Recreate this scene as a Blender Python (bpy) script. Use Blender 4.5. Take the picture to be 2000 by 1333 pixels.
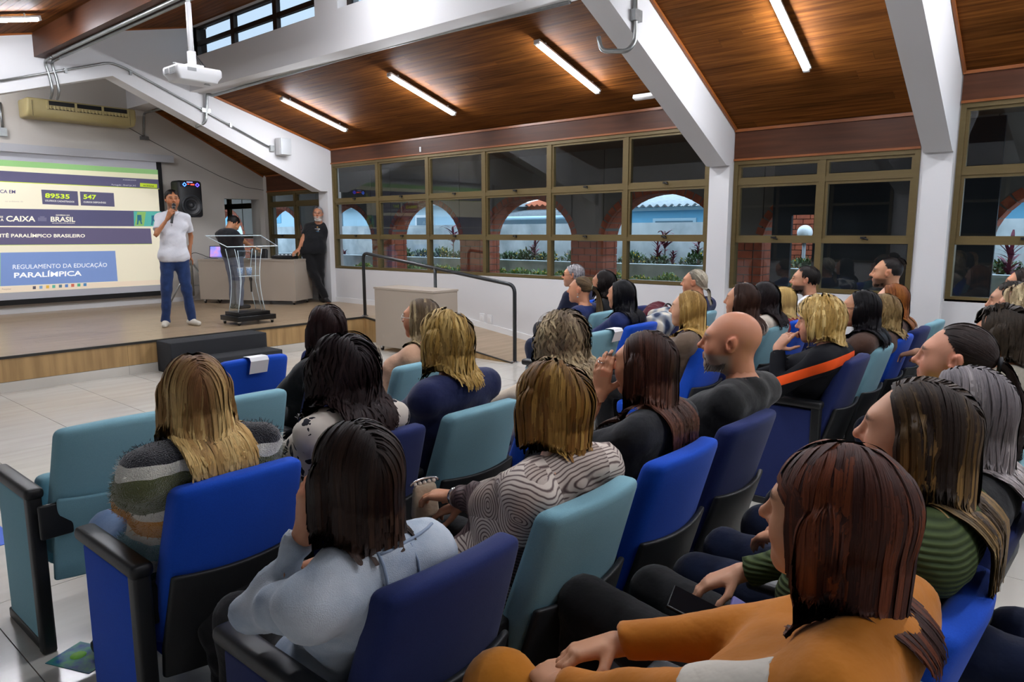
import bpy, bmesh, math, random
import numpy as np
from mathutils import Vector, Matrix
for o in list(bpy.data.objects): bpy.data.objects.remove(o)
SC = bpy.context.scene
COL = SC.collection
random.seed(7); np.random.seed(7)
PI = math.pi

# ------------------------------------------------------------------ camera
FPX, PIT, YAW, ROL, CAMH = 1406.25, 0.151105, 0.8588, -0.0028865, 1.58
def _rot():
    cy, sy, cp, sp = math.cos(YAW), math.sin(YAW), math.cos(PIT), math.sin(PIT)
    fw = np.array([sy*cp, cy*cp, -sp]); rt = np.array([cy, -sy, 0.0]); up = np.cross(rt, fw)
    c, s = math.cos(ROL), math.sin(ROL)
    return np.array([c*rt+s*up, s*rt-c*up, fw])
RC = _rot(); CP = np.array([0, 0, CAMH])
def ray(x, y): return RC.T @ np.array([x-1000, y-666.5, FPX])
def onz(x, y, z=0.0): d = ray(x, y); return CP+d*((z-CAMH)/d[2])
def ony(x, y, Y): d = ray(x, y); return CP+d*(Y/d[1])
def onx(x, y, X): d = ray(x, y); return CP+d*(X/d[0])
cam = bpy.data.cameras.new('camera'); camo = bpy.data.objects.new('camera', cam); COL.objects.link(camo)
cam.sensor_fit = 'HORIZONTAL'; cam.sensor_width = 36.0; cam.lens = FPX/2000*36; cam.clip_start = 0.02
M3 = Matrix([[RC[0][i], -RC[1][i], -RC[2][i]] for i in range(3)])
camo.matrix_world = Matrix.Translation((0, 0, CAMH)) @ M3.to_4x4()
SC.camera = camo

# ------------------------------------------------------------------ world, exposure
W = bpy.data.worlds.new('World'); SC.world = W; W.use_nodes = True
nt = W.node_tree; bg = nt.nodes['Background']
bg.inputs['Color'].default_value = (0.62, 0.80, 1.0, 1); bg.inputs['Strength'].default_value = 2.3
SC.view_settings.view_transform = 'Standard'; SC.view_settings.look = 'None'
SC.view_settings.gamma = 1.0; SC.view_settings.use_curve_mapping = False
SC.view_settings.exposure = 0.76
LAMP_POWER = 112.0        # radiance of the ceiling tubes

# ------------------------------------------------------------------ mesh helpers
def lin(c):
    if isinstance(c, str):
        c = c.lstrip('#'); c = [int(c[i:i+2], 16)/255 for i in (0, 2, 4)]
    return tuple((v/12.92 if v <= .04045 else ((v+.055)/1.055)**2.4) for v in c[:3])

class MB:
    """collects vertices and faces of one mesh"""
    def __init__(s): s.v = []; s.f = []; s.m = []; s.n = 0; s.smooth = []
    def add(s, v, f, mi=0, smooth=False):
        v = np.asarray(v, float).reshape(-1, 3); s.v.append(v)
        for q in f: s.f.append(tuple(int(i)+s.n for i in q)); s.m.append(mi); s.smooth.append(smooth)
        s.n += len(v); return s
    def box(s, c, d, R=None, mi=0):
        h = np.array(d)/2
        v = np.array([[x, y, z] for x in (-1, 1) for y in (-1, 1) for z in (-1, 1)])*h
        if R is not None: v = v @ np.asarray(R).T
        return s.add(v+np.asarray(c), [(0,1,3,2),(4,6,7,5),(0,4,5,1),(2,3,7,6),(0,2,6,4),(1,5,7,3)], mi)
    def bounds(s, a, b, mi=0): a = np.array(a, float); b = np.array(b, float); return s.box((a+b)/2, np.abs(b-a), None, mi)
    def prism(s, poly, vec, mi=0):
        p = np.asarray(poly, float); n = len(p); v = np.vstack([p, p+np.asarray(vec, float)])
        f = [tuple(range(n))[::-1], tuple(range(n, 2*n))]+[(i, (i+1) % n, n+(i+1) % n, n+i) for i in range(n)]
        return s.add(v, f, mi)
    def rbox(s, c, d, r=.01, n=(2, 2, 2), R=None, fn=None, mi=0, k=3):
        """rounded box; fn deforms local vertices"""
        h = np.array(d, float)/2; r = min(r, h.min()*.999); ax = []
        for i in range(3):
            e = [-h[i]+r*(1-math.cos(t*PI/2/k)) if 0 else -h[i]+r*(1-math.sin((k-t)*PI/2/k)) for t in range(k+1)]
            mid = list(np.linspace(-h[i]+r, h[i]-r, n[i]+1))
            ax.append(np.array(e[:-1]+mid+[-q for q in e[:-1]][::-1]))
        vs = []; fs = []; b = 0
        for a in range(3):
            u, w = [i for i in range(3) if i != a]
            U, V = np.meshgrid(ax[u], ax[w], indexing='ij')
            for sg in (-1, 1):
                P = np.zeros(U.shape+(3,)); P[..., a] = sg*h[a]; P[..., u] = U; P[..., w] = V
                nu, nw = U.shape; idx = np.arange(nu*nw).reshape(nu, nw)+b
                q = np.stack([idx[:-1, :-1], idx[1:, :-1], idx[1:, 1:], idx[:-1, 1:]], -1).reshape(-1, 4)
                flip = (sg < 0) ^ (a == 1)
                fs += [tuple(t[::-1]) if flip else tuple(t) for t in q]; vs.append(P.reshape(-1, 3)); b += nu*nw
        v = np.vstack(vs); q = np.clip(v, -(h-r), h-r); dd = v-q; L = np.linalg.norm(dd, axis=1, keepdims=True)
        v = q+np.where(L > 1e-9, dd/np.maximum(L, 1e-9)*r, 0)
        key = np.round(v, 6); _, ui, inv = np.unique(key, axis=0, return_index=True, return_inverse=True)
        inv = inv.reshape(-1); v = v[ui]; fs2 = []
        for t in fs:
            t = [int(inv[i]) for i in t]; o = []
            for i in t:
                if i not in o: o.append(i)
            if len(o) > 2: fs2.append(tuple(o))
        if fn is not None: v = fn(v)
        if R is not None: v = v @ np.asarray(R).T
        return s.add(v+np.asarray(c), fs2, mi, True)
    def tube(s, pts, r, n=8, mi=0, cap=True, closed=False):
        P = np.asarray(pts, float); N = len(P); r = np.ones(N)*r
        T = np.gradient(P, axis=0) if not closed else np.roll(P, -1, 0)-np.roll(P, 1, 0)
        T /= np.maximum(np.linalg.norm(T, axis=1, keepdims=True), 1e-9)
        u = np.cross(T[0], [0, 0, 1.0]);
        if np.linalg.norm(u) < .2: u = np.cross(T[0], [1.0, 0, 0])
        vs = []; a = np.arange(n)*2*PI/n
        for i in range(N):
            u = u-T[i]*np.dot(u, T[i]); u /= max(np.linalg.norm(u), 1e-9); w = np.cross(T[i], u)
            vs.append(P[i]+r[i]*(np.cos(a)[:, None]*u+np.sin(a)[:, None]*w))
        f = []
        for i in range(N if closed else N-1):
            j = (i+1) % N
            for k in range(n): f.append((i*n+k, i*n+(k+1) % n, j*n+(k+1) % n, j*n+k))
        if cap and not closed: f += [tuple(range(n))[::-1], tuple((N-1)*n+k for k in range(n))]
        return s.add(np.vstack(vs), f, mi, True)
    def lathe(s, prof, n=16, c=(0, 0, 0), R=None, mi=0):
        a = np.arange(n)*2*PI/n; v = []; f = []
        for (r, z) in prof: v += [[r*math.cos(t), r*math.sin(t), z] for t in a]
        for i in range(len(prof)-1):
            for k in range(n): f.append((i*n+k, i*n+(k+1) % n, (i+1)*n+(k+1) % n, (i+1)*n+k))
        f += [tuple(range(n))[::-1], tuple((len(prof)-1)*n+k for k in range(n))]
        v = np.array(v)
        if R is not None: v = v @ np.asarray(R).T
        return s.add(v+np.asarray(c), f, mi, True)
    def sphere(s, c, r, n=10, m=7, mi=0, R=None):
        r = np.ones(3)*np.asarray(r); v = [[0, 0, 1]]; f = []
        for i in range(1, m): v += [[math.sin(PI*i/m)*math.cos(2*PI*k/n), math.sin(PI*i/m)*math.sin(2*PI*k/n), math.cos(PI*i/m)] for k in range(n)]
        v.append([0, 0, -1]); v = np.array(v)*r
        for k in range(n):
            f.append((0, 1+k, 1+(k+1) % n)); f.append((len(v)-1, 1+(m-2)*n+(k+1) % n, 1+(m-2)*n+k))
            for i in range(m-2): f.append((1+i*n+k, 1+(i+1)*n+k, 1+(i+1)*n+(k+1) % n, 1+i*n+(k+1) % n))
        if R is not None: v = v @ np.asarray(R).T
        return s.add(v+np.asarray(c), f, mi, True)
    def mesh(s, name, mats):
        me = bpy.data.meshes.new(name)
        me.from_pydata(np.vstack(s.v).tolist(), [], s.f)
        if not isinstance(mats, (list, tuple)): mats = [mats]
        for m in mats: me.materials.append(m)
        me.polygons.foreach_set('material_index', s.m); me.polygons.foreach_set('use_smooth', s.smooth)
        me.update(); return me
    def obj(s, name, mats, parent=None, loc=None): return link(name, s.mesh(name, mats), parent, loc)

def link(name, me, parent=None, loc=None):
    o = bpy.data.objects.new(name, me); COL.objects.link(o)
    if parent is not None: o.parent = parent
    if loc is not None: o.location = loc
    return o
def tag(o, label=None, cat=None, group=None, kind=None):
    if label: o['label'] = label
    if cat: o['category'] = cat
    if group: o['group'] = group
    if kind: o['kind'] = kind
    return o
def empty(name, loc=(0, 0, 0), rz=0, label=None, cat=None, group=None, kind=None):
    o = bpy.data.objects.new(name, None); COL.objects.link(o); o.empty_display_size = .1
    o.location = loc; o.rotation_euler = (0, 0, rz); return tag(o, label, cat, group, kind)
def copy_tree(o, parent=None):
    c = o.copy(); COL.objects.link(c); c.parent = parent
    for ch in o.children: copy_tree(ch, c)
    return c
def rotz(a): c, s = math.cos(a), math.sin(a); return np.array([[c, -s, 0], [s, c, 0], [0, 0, 1.0]])
def rotx(a): c, s = math.cos(a), math.sin(a); return np.array([[1.0, 0, 0], [0, c, -s], [0, s, c]])
def roty(a): c, s = math.cos(a), math.sin(a); return np.array([[c, 0, s], [0, 1.0, 0], [-s, 0, c]])
def nrm(v): v = np.asarray(v, float); return v/max(np.linalg.norm(v), 1e-9)
def axes(xd, zd):
    """rotation matrix whose columns are x (along xd), y, z (near zd)"""
    x = nrm(xd); z = np.asarray(zd, float); z = nrm(z-x*np.dot(x, z)); return np.array([x, np.cross(z, x), z]).T

# ------------------------------------------------------------------ materials
MATS = {}
def mat(name, col, rough=.6, metal=0.0, spec=.5, bump=None, var=None, emit=None, alpha=None, sheen=0.0, coat=0.0, trans=0.0, ior=1.45, sub=0.0):
    """var = (scale vector, strength, second colour, detail); bump = (scale vector, strength)"""
    if name in MATS: return MATS[name]
    m = bpy.data.materials.new(name); m.use_nodes = True; N = m.node_tree; b = N.nodes['Principled BSDF']
    b.inputs['Base Color'].default_value = lin(col)+(1,); b.inputs['Roughness'].default_value = rough
    b.inputs['Metallic'].default_value = metal; b.inputs['Specular IOR Level'].default_value = spec
    b.inputs['Sheen Weight'].default_value = sheen; b.inputs['Coat Weight'].default_value = coat
    b.inputs['Transmission Weight'].default_value = trans; b.inputs['IOR'].default_value = ior
    if sub: b.inputs['Subsurface Weight'].default_value = sub; b.inputs['Subsurface Radius'].default_value = (.012, .004, .002)
    if emit: b.inputs['Emission Color'].default_value = lin(emit[0])+(1,); b.inputs['Emission Strength'].default_value = emit[1]
    if var or bump:
        tc = N.nodes.new('ShaderNodeTexCoord')
    if var:
        mp = N.nodes.new('ShaderNodeMapping'); N.links.new(tc.outputs['Object'], mp.inputs[0]); mp.inputs['Scale'].default_value = var[0]
        no = N.nodes.new('ShaderNodeTexNoise'); no.inputs['Scale'].default_value = 1.0; no.inputs['Detail'].default_value = var[3] if len(var) > 3 else 4
        N.links.new(mp.outputs[0], no.inputs['Vector'])
        rp = N.nodes.new('ShaderNodeMapRange'); rp.inputs[1].default_value = .5-.5*(1-var[1]*.6); rp.inputs[2].default_value = .5+.5*(1-var[1]*.6)
        rp.inputs[1].default_value = .36; rp.inputs[2].default_value = .64
        N.links.new(no.outputs['Fac'], rp.inputs[0])
        ml = N.nodes.new('ShaderNodeMath'); ml.operation = 'MULTIPLY'; ml.inputs[1].default_value = var[1]; N.links.new(rp.outputs[0], ml.inputs[0])
        mx = N.nodes.new('ShaderNodeMix'); mx.data_type = 'RGBA'; N.links.new(ml.outputs[0], mx.inputs['Factor'])
        mx.inputs['A'].default_value = lin(col)+(1,); mx.inputs['B'].default_value = lin(var[2])+(1,)
        N.links.new(mx.outputs['Result'], b.inputs['Base Color'])
    if bump:
        mp = N.nodes.new('ShaderNodeMapping'); N.links.new(tc.outputs['Object'], mp.inputs[0]); mp.inputs['Scale'].default_value = bump[0]
        no = N.nodes.new('ShaderNodeTexNoise'); no.inputs['Scale'].default_value = 1.0; no.inputs['Detail'].default_value = 3
        N.links.new(mp.outputs[0], no.inputs['Vector'])
        bp = N.nodes.new('ShaderNodeBump'); bp.inputs['Strength'].default_value = bump[1]; bp.inputs['Distance'].default_value = .01
        N.links.new(no.outputs['Fac'], bp.inputs['Height']); N.links.new(bp.outputs['Normal'], b.inputs['Normal'])
    MATS[name] = m; return m
def attr_mat(name, rough=.5, spec=.5, sub=0.0, sheen=0.0, aniso=0.0, bump=None):
    """colour read from the mesh attribute 'Col'"""
    m = mat(name, (.5, .5, .5), rough, spec=spec, sub=sub, sheen=sheen, bump=bump); N = m.node_tree
    a = N.nodes.new('ShaderNodeAttribute'); a.attribute_name = 'Col'
    N.links.new(a.outputs['Color'], N.nodes['Principled BSDF'].inputs['Base Color'])
    N.nodes['Principled BSDF'].inputs['Anisotropic'].default_value = aniso
    return m
def glass_mat(name, tint=(.8, .84, .85), ior=1.5, refl=1.0, rough=0.0, graz=1.0):
    """thin pane: tinted see-through plus fresnel mirror"""
    m = bpy.data.materials.new(name); m.use_nodes = True; N = m.node_tree; N.nodes.clear()
    o = N.nodes.new('ShaderNodeOutputMaterial'); t = N.nodes.new('ShaderNodeBsdfTransparent'); g = N.nodes.new('ShaderNodeBsdfGlossy')
    g.inputs['Roughness'].default_value = rough; t.inputs[0].default_value = tuple(tint)+(1,)
    f = N.nodes.new('ShaderNodeLayerWeight'); f.inputs[0].default_value = .5
    pw = N.nodes.new('ShaderNodeMath'); pw.operation = 'POWER'; pw.inputs[1].default_value = 5; N.links.new(f.outputs['Facing'], pw.inputs[0])
    f0 = ((ior-1)/(ior+1))**2*refl
    k = N.nodes.new('ShaderNodeMath'); k.operation = 'MULTIPLY_ADD'; k.inputs[1].default_value = (1-f0)*graz; k.inputs[2].default_value = f0; N.links.new(pw.outputs[0], k.inputs[0])
    x = N.nodes.new('ShaderNodeMixShader'); N.links.new(k.outputs[0], x.inputs[0]); N.links.new(t.outputs[0], x.inputs[1]); N.links.new(g.outputs[0], x.inputs[2])
    N.links.new(x.outputs[0], o.inputs[0]); return m
# ================================================================== room shell
XW, XL, YF, YB, HS = 7.6, -0.5, 12.88, -3.4, 0.36
F1, F2, F3, F4 = (10.66, 10.92), (3.39, 3.62), (1.315, 1.545), (-1.1, -.87)
m_wall = mat('white_paint', '#cfcfd0', .75, bump=((60, 60, 60), .05))
m_wallf = mat('warm_grey_paint', '#bfbab2', .75, bump=((60, 60, 60), .05))
m_trimwhite = mat('white_gloss_trim', '#dcdcdc', .4)
m_grout = mat('grout', '#a09c94', .9)
def wood_ceiling():
    m = mat('ceiling_wood', '#7a4a22', .65, spec=.06); N = m.node_tree; b = N.nodes['Principled BSDF']
    tc = N.nodes.new('ShaderNodeTexCoord'); oi = N.nodes.new('ShaderNodeObjectInfo')
    ad = N.nodes.new('ShaderNodeVectorMath'); ad.operation = 'ADD'; N.links.new(tc.outputs['Object'], ad.inputs[0])
    cm = N.nodes.new('ShaderNodeCombineXYZ'); mm = N.nodes.new('ShaderNodeMath'); mm.operation = 'MULTIPLY'; mm.inputs[1].default_value = 37
    N.links.new(oi.outputs['Random'], mm.inputs[0]); N.links.new(mm.outputs[0], cm.inputs[1]); N.links.new(cm.outputs[0], ad.inputs[1])
    mp = N.nodes.new('ShaderNodeMapping'); mp.inputs['Scale'].default_value = (45, 1.6, 45); N.links.new(ad.outputs[0], mp.inputs[0])
    no = N.nodes.new('ShaderNodeTexNoise'); no.inputs['Scale'].default_value = 1; no.inputs['Detail'].default_value = 5; N.links.new(mp.outputs[0], no.inputs['Vector'])
    r = N.nodes.new('ShaderNodeValToRGB'); e = r.color_ramp.elements; e[0].position = .32; e[1].position = .7
    e[0].color = lin('#4d2a10')+(1,); e[1].color = lin('#7a4a1e')+(1,); N.links.new(no.outputs['Fac'], r.inputs[0])
    hs = N.nodes.new('ShaderNodeHueSaturation'); N.links.new(r.outputs[0], hs.inputs['Color'])
    mr = N.nodes.new('ShaderNodeMapRange'); mr.inputs[3].default_value = .72; mr.inputs[4].default_value = 1.18; N.links.new(oi.outputs['Random'], mr.inputs[0]); N.links.new(mr.outputs[0], hs.inputs['Value'])
    N.links.new(hs.outputs[0], b.inputs['Base Color']); return m
m_ceil = wood_ceiling()
m_fascia = mat('stained_fascia_wood', '#55301c', .45, spec=.3, var=((1.2, 1.5, 25), .7, '#432414'))
m_dkwood = mat('dark_wood', '#4a2b18', .5)
m_trimwood = mat('orange_wood_trim', '#8a4d1e', .35)
m_stage = mat('stage_laminate', '#a58f74', .28, spec=.5, var=((1.2, 14, 14), .8, '#8c7658'), bump=((3, 60, 60), .03))
m_oak = mat('oak_panel', '#b08f60', .45, var=((16, 16, 1.1), .85, '#8d6f47', 6))
m_tile = mat('porcelain_tile', '#c6c2b9', .16, spec=.5, var=((1.3, 9, 1), .5, '#b5b0a6'))
m_black = mat('black_plastic', '#121214', .45)
m_dark = mat('dark_trim', '#26241f', .5)

# floor: slab with single tiles
floor = MB().bounds((XL, YB, -.2), (XW, YF, -.012)).obj('floor', m_grout); tag(floor, kind='structure', label='pale porcelain tile floor of the hall')
tx = [1.955-.632*k for k in range(4, -9, -1)][::-1]; tx = [v for v in (1.955+.632*k for k in range(-4, 10)) if XL < v < XW]
txe = [XL]+tx+[XW]; ty = [v for v in (7.32-1.25*k for k in range(-1, 9)) if YB < v < 8.43]; tye = sorted([YB]+ty+[8.43])
for i in range(len(txe)-1):
    for j in range(len(tye)-1):
        MB().bounds((txe[i]+.002, tye[j]+.002, -.014), (txe[i+1]-.002, tye[j+1]-.002, 0)).obj('tile', m_tile, floor)

# stage
stage = MB().bounds((XL, 8.45, -.01), (XW, YF, HS-.013)).obj('stage', m_dark); tag(stage, kind='structure', label='low stage with wood laminate top')
y = 8.445; r = 0
while y < YF-.02:
    y2 = min(y+.2, YF); x = XL-(r*.53 % 1.3)
    while x < XW:
        a, b = max(x, XL), min(x+1.3, XW)
        if b-a > .02: MB().bounds((a+.001, y+.001, HS-.014), (b-.001, y2-.001, HS)).obj('plank', m_stage, stage)
        x += 1.3
    y = y2; r += 1
RX = 6.5
x = XL
while x < RX-.01:
    b = min(x+1.85, RX); MB().bounds((x+.001, 8.43, .105), (b-.001, 8.452, HS-.022)).obj('fascia_panel', m_oak, stage)
    MB().bounds((x+.001, 8.426, 0), (b-.001, 8.452, .102)).obj('skirting', m_tile, stage); x = b
MB().bounds((XL, 8.42, HS-.022), (RX, 8.455, HS+.003)).obj('nosing', m_dark, stage)
# ramp: wedge from stage level down to the floor
ramp = MB().prism([(RX, 8.45, 0), (RX, 5.6, 0), (RX, 8.45, HS)], (XW-RX, 0, 0)).obj('ramp', m_stage); tag(ramp, kind='structure', label='wood laminate ramp beside the window wall')
MB().prism([(RX-.012, 8.44, .0), (RX-.012, 5.62, .0), (RX-.012, 8.44, HS-.01)], (.013, 0, 0)).obj('side_panel', m_oak, ramp)
MB().prism([(RX-.02, 8.45, HS-.02), (RX-.02, 5.6, -.0), (RX-.02, 5.6, .008), (RX-.02, 8.45, HS+.004)], (.03, 0, 0)).obj('nosing', m_dark, ramp)

# roof planes
RIGHT = {0: (2.65, -.505), 1: (2.985, -.30), 2: (2.655, -.495), 3: (2.96, -.60), 4: (2.655, -.495)}
BAYS = {0: (F1[1], YF), 1: (F2[1], F1[0]), 2: (F3[1], F2[0]), 3: (F4[1], F3[0]), 4: (YB, F4[0])}
def zr(b, x): z, s = RIGHT[b]; return z+s*(x-7.6)
def zl(x): return 4.27+.236*(x-4.23)
XC0, XC1 = 5.2, 5.5            # clerestory wall
def plank_row(parent, x0, x1, zf, y0, y1, cuts):
    ys = [y0]+sorted(cuts)+[y1]
    for a, b in zip(ys[:-1], ys[1:]):
        MB().prism([(x0+.0012, a+.001, zf(x0)), (x1-.0012, a+.001, zf(x1)), (x1-.0012, a+.001, zf(x1)+.02), (x0+.0012, a+.001, zf(x0)+.02)], (0, b-a-.002, 0)).obj('plank', m_ceil, parent)
ceil = empty('ceiling', (0, 0, 0), kind='structure', label='sloping ceiling of stained wood boards')
rng = random.Random(3)
for b in (0, 1, 2, 3):
    y0, y1 = BAYS[b]; n = 20; xs = np.linspace(XC1, XW, n+1)
    for i in range(n):
        cuts = [y0+(y1-y0)*rng.uniform(.1, .9) for _ in range(2 if b == 1 else (1 if rng.random() < .4 else 0))]
        plank_row(ceil, xs[i], xs[i+1], lambda x, b=b: zr(b, x), y0, y1, cuts)
    MB().prism([(XC1, y0, zr(b, XC1)+.024), (XW+.1, y0, zr(b, XW+.1)+.024), (XW+.1, y0, zr(b, XW+.1)+.16), (XC1, y0, zr(b, XC1)+.16)], (0, y1-y0, 0)).obj('roof_slab', m_dkwood, ceil)
b = 4; MB().prism([(XC1, YB, zr(b, XC1)), (XW+.1, YB, zr(b, XW+.1)), (XW+.1, YB, zr(b, XW+.1)+.16), (XC1, YB, zr(b, XC1)+.16)], (0, F4[0]-YB, 0)).obj('roof_slab', m_ceil, ceil)
n = 54; xs = np.linspace(XL, XC0+.22, n+1)
for i in range(n):
    if xs[i] > 1.4: plank_row(ceil, xs[i], xs[i+1], zl, BAYS[1][0], BAYS[1][1], [BAYS[1][0]+7*rng.uniform(.35, .8)] if rng.random() < .5 else [])
xb = xs[[i for i in range(n+1) if xs[i] > 1.4][0]]
def lslab(x0, x1, y0, y1, dz, m): MB().prism([(x0, y0, zl(x0)+dz), (x1, y0, zl(x1)+dz), (x1, y0, zl(x1)+dz+.14), (x0, y0, zl(x0)+dz+.14)], (0, y1-y0, 0)).obj('roof_slab', m, ceil)
lslab(XL, xb, BAYS[1][0], BAYS[1][1], 0, m_ceil); lslab(xb, XC0+.45, BAYS[1][0], BAYS[1][1], .024, m_dkwood)
for b in (0, 2, 3, 4): lslab(XL, XC0+.45, BAYS[b][0], BAYS[b][1], 0, m_ceil)
# timber tie beam under the left slope
tb = MB().prism([(3.24, F2[1], 3.75), (3.45, F2[1], 3.75), (3.45, F2[1], zl(3.45)), (3.24, F2[1], zl(3.24))], (0, F1[0]-F2[1], 0)).obj('timber_beam', m_fascia)
tag(tb, 'dark stained timber beam under the ceiling with pipes below', 'beam', kind='structure')

# concrete frames
def frame(name, ys, apex, sR, top, full, b_hi):
    y0, y1 = ys; zc = 2.27; xr = 7.5
    ax, az = apex; xs_ = ax+(az-zc)/(-sR) if sR else xr
    t = empty(name, (0, 0, 0), kind='structure', label=top)
    pr = [(XL, 2.22), (ax, az), (min(xs_, xr), zc), (XW+.15, zc), (XW+.15, zr(b_hi, XW)+.05), (XC1, zr(b_hi, XC1)+.1)]
    if full: pr += [(XC1, 4.62), (XL, zl(XL)+.05)]
    else: pr += [(XC1, 4.3), (ax-.2, az+.55), (XL, 2.8)]
    MB().prism([(x, y0, z) for x, z in pr], (0, y1-y0, 0)).obj('beam', m_wall, t)
    MB().bounds((xr, y0, 0), (XW+.18, y1, zc)).obj('column', m_wall, t)
    MB().bounds((XL, y0, 0), (XL+.15, y1, 2.6)).obj('column', m_wall, t)
    return t
frame('wall_stage_frame', F1, (4.15, 3.665), -.434, 'white gable wall frame in front of the stage', True, 1)
frame('trim_1', F2, (4.63, 3.655), -.497, 'white sloping concrete beam and column between the window bays', False, 1)
frame('trim_2', F3, (5.15, 3.66), -.605, 'white sloping concrete beam and column at the right of the hall', False, 3)
frame('trim_3', F4, (5.15, 3.66), -.605, 'white concrete beam behind the photographer', False, 3)

# clerestory wall with windows
m_bronze_d = mat('dark_bronze', '#2c2118', .4, metal=.3)
m_glass = glass_mat('window_glass', (.91, .94, .95), 1.52, .95)
m_glass2 = glass_mat('clerestory_glass', (.52, .53, .535), 1.5, .7)
cw = empty('wall_clerestory', (0, 0, 0), kind='structure', label='white wall band below the high windows')
MB().bounds((XC0, YB, 3.605), (XC1, YF, 4.06)).obj('beam', m_wall, cw)
MB().bounds((XC0, YB, 4.515), (XC1-.05, YF, 4.64)).obj('lintel', m_wall, cw)
def clerestory(i, y0, y1, nc):
    w = empty('window_%d' % i, (0, 0, 0), kind='structure', label='high dark framed clerestory window showing the sky')
    X = 5.36; z0, z1 = 4.06, 4.515; ys = np.linspace(y0, y1, nc+1); zm = (z0+z1)/2
    for z in (z0, z1-.03): MB().bounds((X-.03, y0, z), (X+.03, y1, z+.035)).obj('rail', m_bronze_d, w)
    MB().bounds((X-.025, y0, zm-.03), (X+.025, y1, zm+.03)).obj('rail', m_bronze_d, w)
    for yy in ys: MB().bounds((X-.03, yy-.045, z0), (X+.03, yy+.045, z1)).obj('mullion', m_bronze_d, w)
    for k in range(nc):
        for (a, b) in ((z0+.03, zm-.03), (zm+.03, z1-.03)):
            MB().bounds((X-.003, ys[k]+.04, a), (X+.003, ys[k+1]-.04, b)).obj('pane', m_glass2, w)
clerestory(1, 7.5, 10.66, 3); clerestory(2, 3.62, 7.06, 3)
MB().bounds((XC0, 7.06, 4.06), (XC1, 7.5, 4.52)).obj('pier', m_wall, cw)
MB().bounds((XC0, YB, 4.06), (XC1, 3.62, 4.52)).obj('pier', m_wall, cw)
MB().bounds((XC0+.1, F1[0], 4.06), (XC1, YF, 4.52)).obj('pier', m_wall, cw)

# front wall with the opening to the next room
fw = empty('wall_front', (0, 0, 0), kind='structure', label='grey white front wall behind the stage')
OX0, OX1, OZ = 6.79, 7.5, 2.2; T = .3
def fpoly(pts): MB().prism([(x, YF, z) for x, z in pts], (0, T, 0)).obj('wall_panel', m_wallf, fw)
fpoly([(XL, 0), (OX0, 0), (OX0, zr(0, OX0)+.05), (XC1, zr(0, XC1)+.05), (XC1, 4.64), (XL, zl(XL)+.1)])
fpoly([(OX0, OZ), (OX1, OZ), (OX1, zr(0, OX1)+.05), (OX0, zr(0, OX0)+.05)])
fpoly([(OX1, 0), (XW+.2, 0), (XW+.2, zr(0, XW)+.05), (OX1, zr(0, OX1)+.05)])
MB().bounds((XL, YF-.014, HS), (5.9, YF, HS+.075)).obj('baseboard_front', m_trimwhite).__setitem__('kind', 'structure')
# back and left walls
MB().prism([(XL-.15, YB-.2, 0), (XW+.2, YB-.2, 0), (XW+.2, YB-.2, 2.7), (XC1, YB-.2, 3.7), (XC1, YB-.2, 4.7), (XL-.15, YB-.2, 3.3)], (0, .2, 0)).obj('wall_back', m_wall).__setitem__('kind', 'structure')
wl = MB().bounds((XL-.2, YB, 0), (XL, YF, zl(XL)+.1)).obj('wall_left', m_wall); wl['kind'] = 'structure'
m_dkpane = mat('night_pane', '#0d0e10', .06); m_bz = mat('bronze_aluminium_left', '#5c4f32', .45, metal=.3)
w8 = empty('window_8', (0, 0, 0), kind='structure', label='dark window band on the left wall')
for y0, y1 in ((3.75, 10.5), (-.8, 3.2)):
    n = max(2, round((y1-y0)/1.15)); ys = np.linspace(y0, y1, n+1)
    for k in range(n):
        for a, b in ((.98, 1.48), (1.5, 2.1), (2.12, 2.72)): MB().bounds((XL, ys[k]+.03, a), (XL+.012, ys[k+1]-.03, b)).obj('pane', m_dkpane, w8)
    for yy in ys: MB().bounds((XL, yy-.03, .95), (XL+.05, yy+.03, 2.75)).obj('mullion', m_bz, w8)
    for zz in (.96, 1.49, 2.11, 2.73): MB().bounds((XL, y0, zz-.025), (XL+.045, y1, zz+.025)).obj('transom', m_bz, w8)

# window wall
wr = empty('wall_right', (0, 0, 0), kind='structure', label='white window wall on the right')
MB().bounds((XW, YB, 0), (XW+.18, YF+.1, .955)).obj('wall_panel', m_wall, wr)
for y0, y1, za, zb in ((HS, 0, 0, 0),):
    pass
bb = empty('baseboard_right', (0, 0, 0), kind='structure')
MB().bounds((XW-.014, 8.45, HS), (XW, YF, HS+.085)).obj('skirting', m_trimwhite, bb)
MB().prism([(XW-.014, 8.45, HS), (XW-.014, 5.6, 0), (XW-.014, 5.6, .085), (XW-.014, 8.45, HS+.085)], (.014, 0, 0)).obj('skirting', m_trimwhite, bb)
MB().bounds((XW-.014, YB, 0), (XW, 5.6, .085)).obj('skirting', m_trimwhite, bb)
m_bronze = mat('bronze_aluminium', '#685937', .45, metal=.3, var=((4, 4, 60), .25, '#56492d'))
def bars(name, X, y0, y1, z0, z1, t, d, par, m=None):
    MB().bounds((X-d/2, y0, z0), (X+d/2, y1, z0+t)).bounds((X-d/2, y0, z1-t), (X+d/2, y1, z1)).bounds((X-d/2, y0, z0+t), (X+d/2, y0+t, z1-t)).bounds((X-d/2, y1-t, z0+t), (X+d/2, y1, z1-t)).obj(name, m or m_bronze, par)
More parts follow.
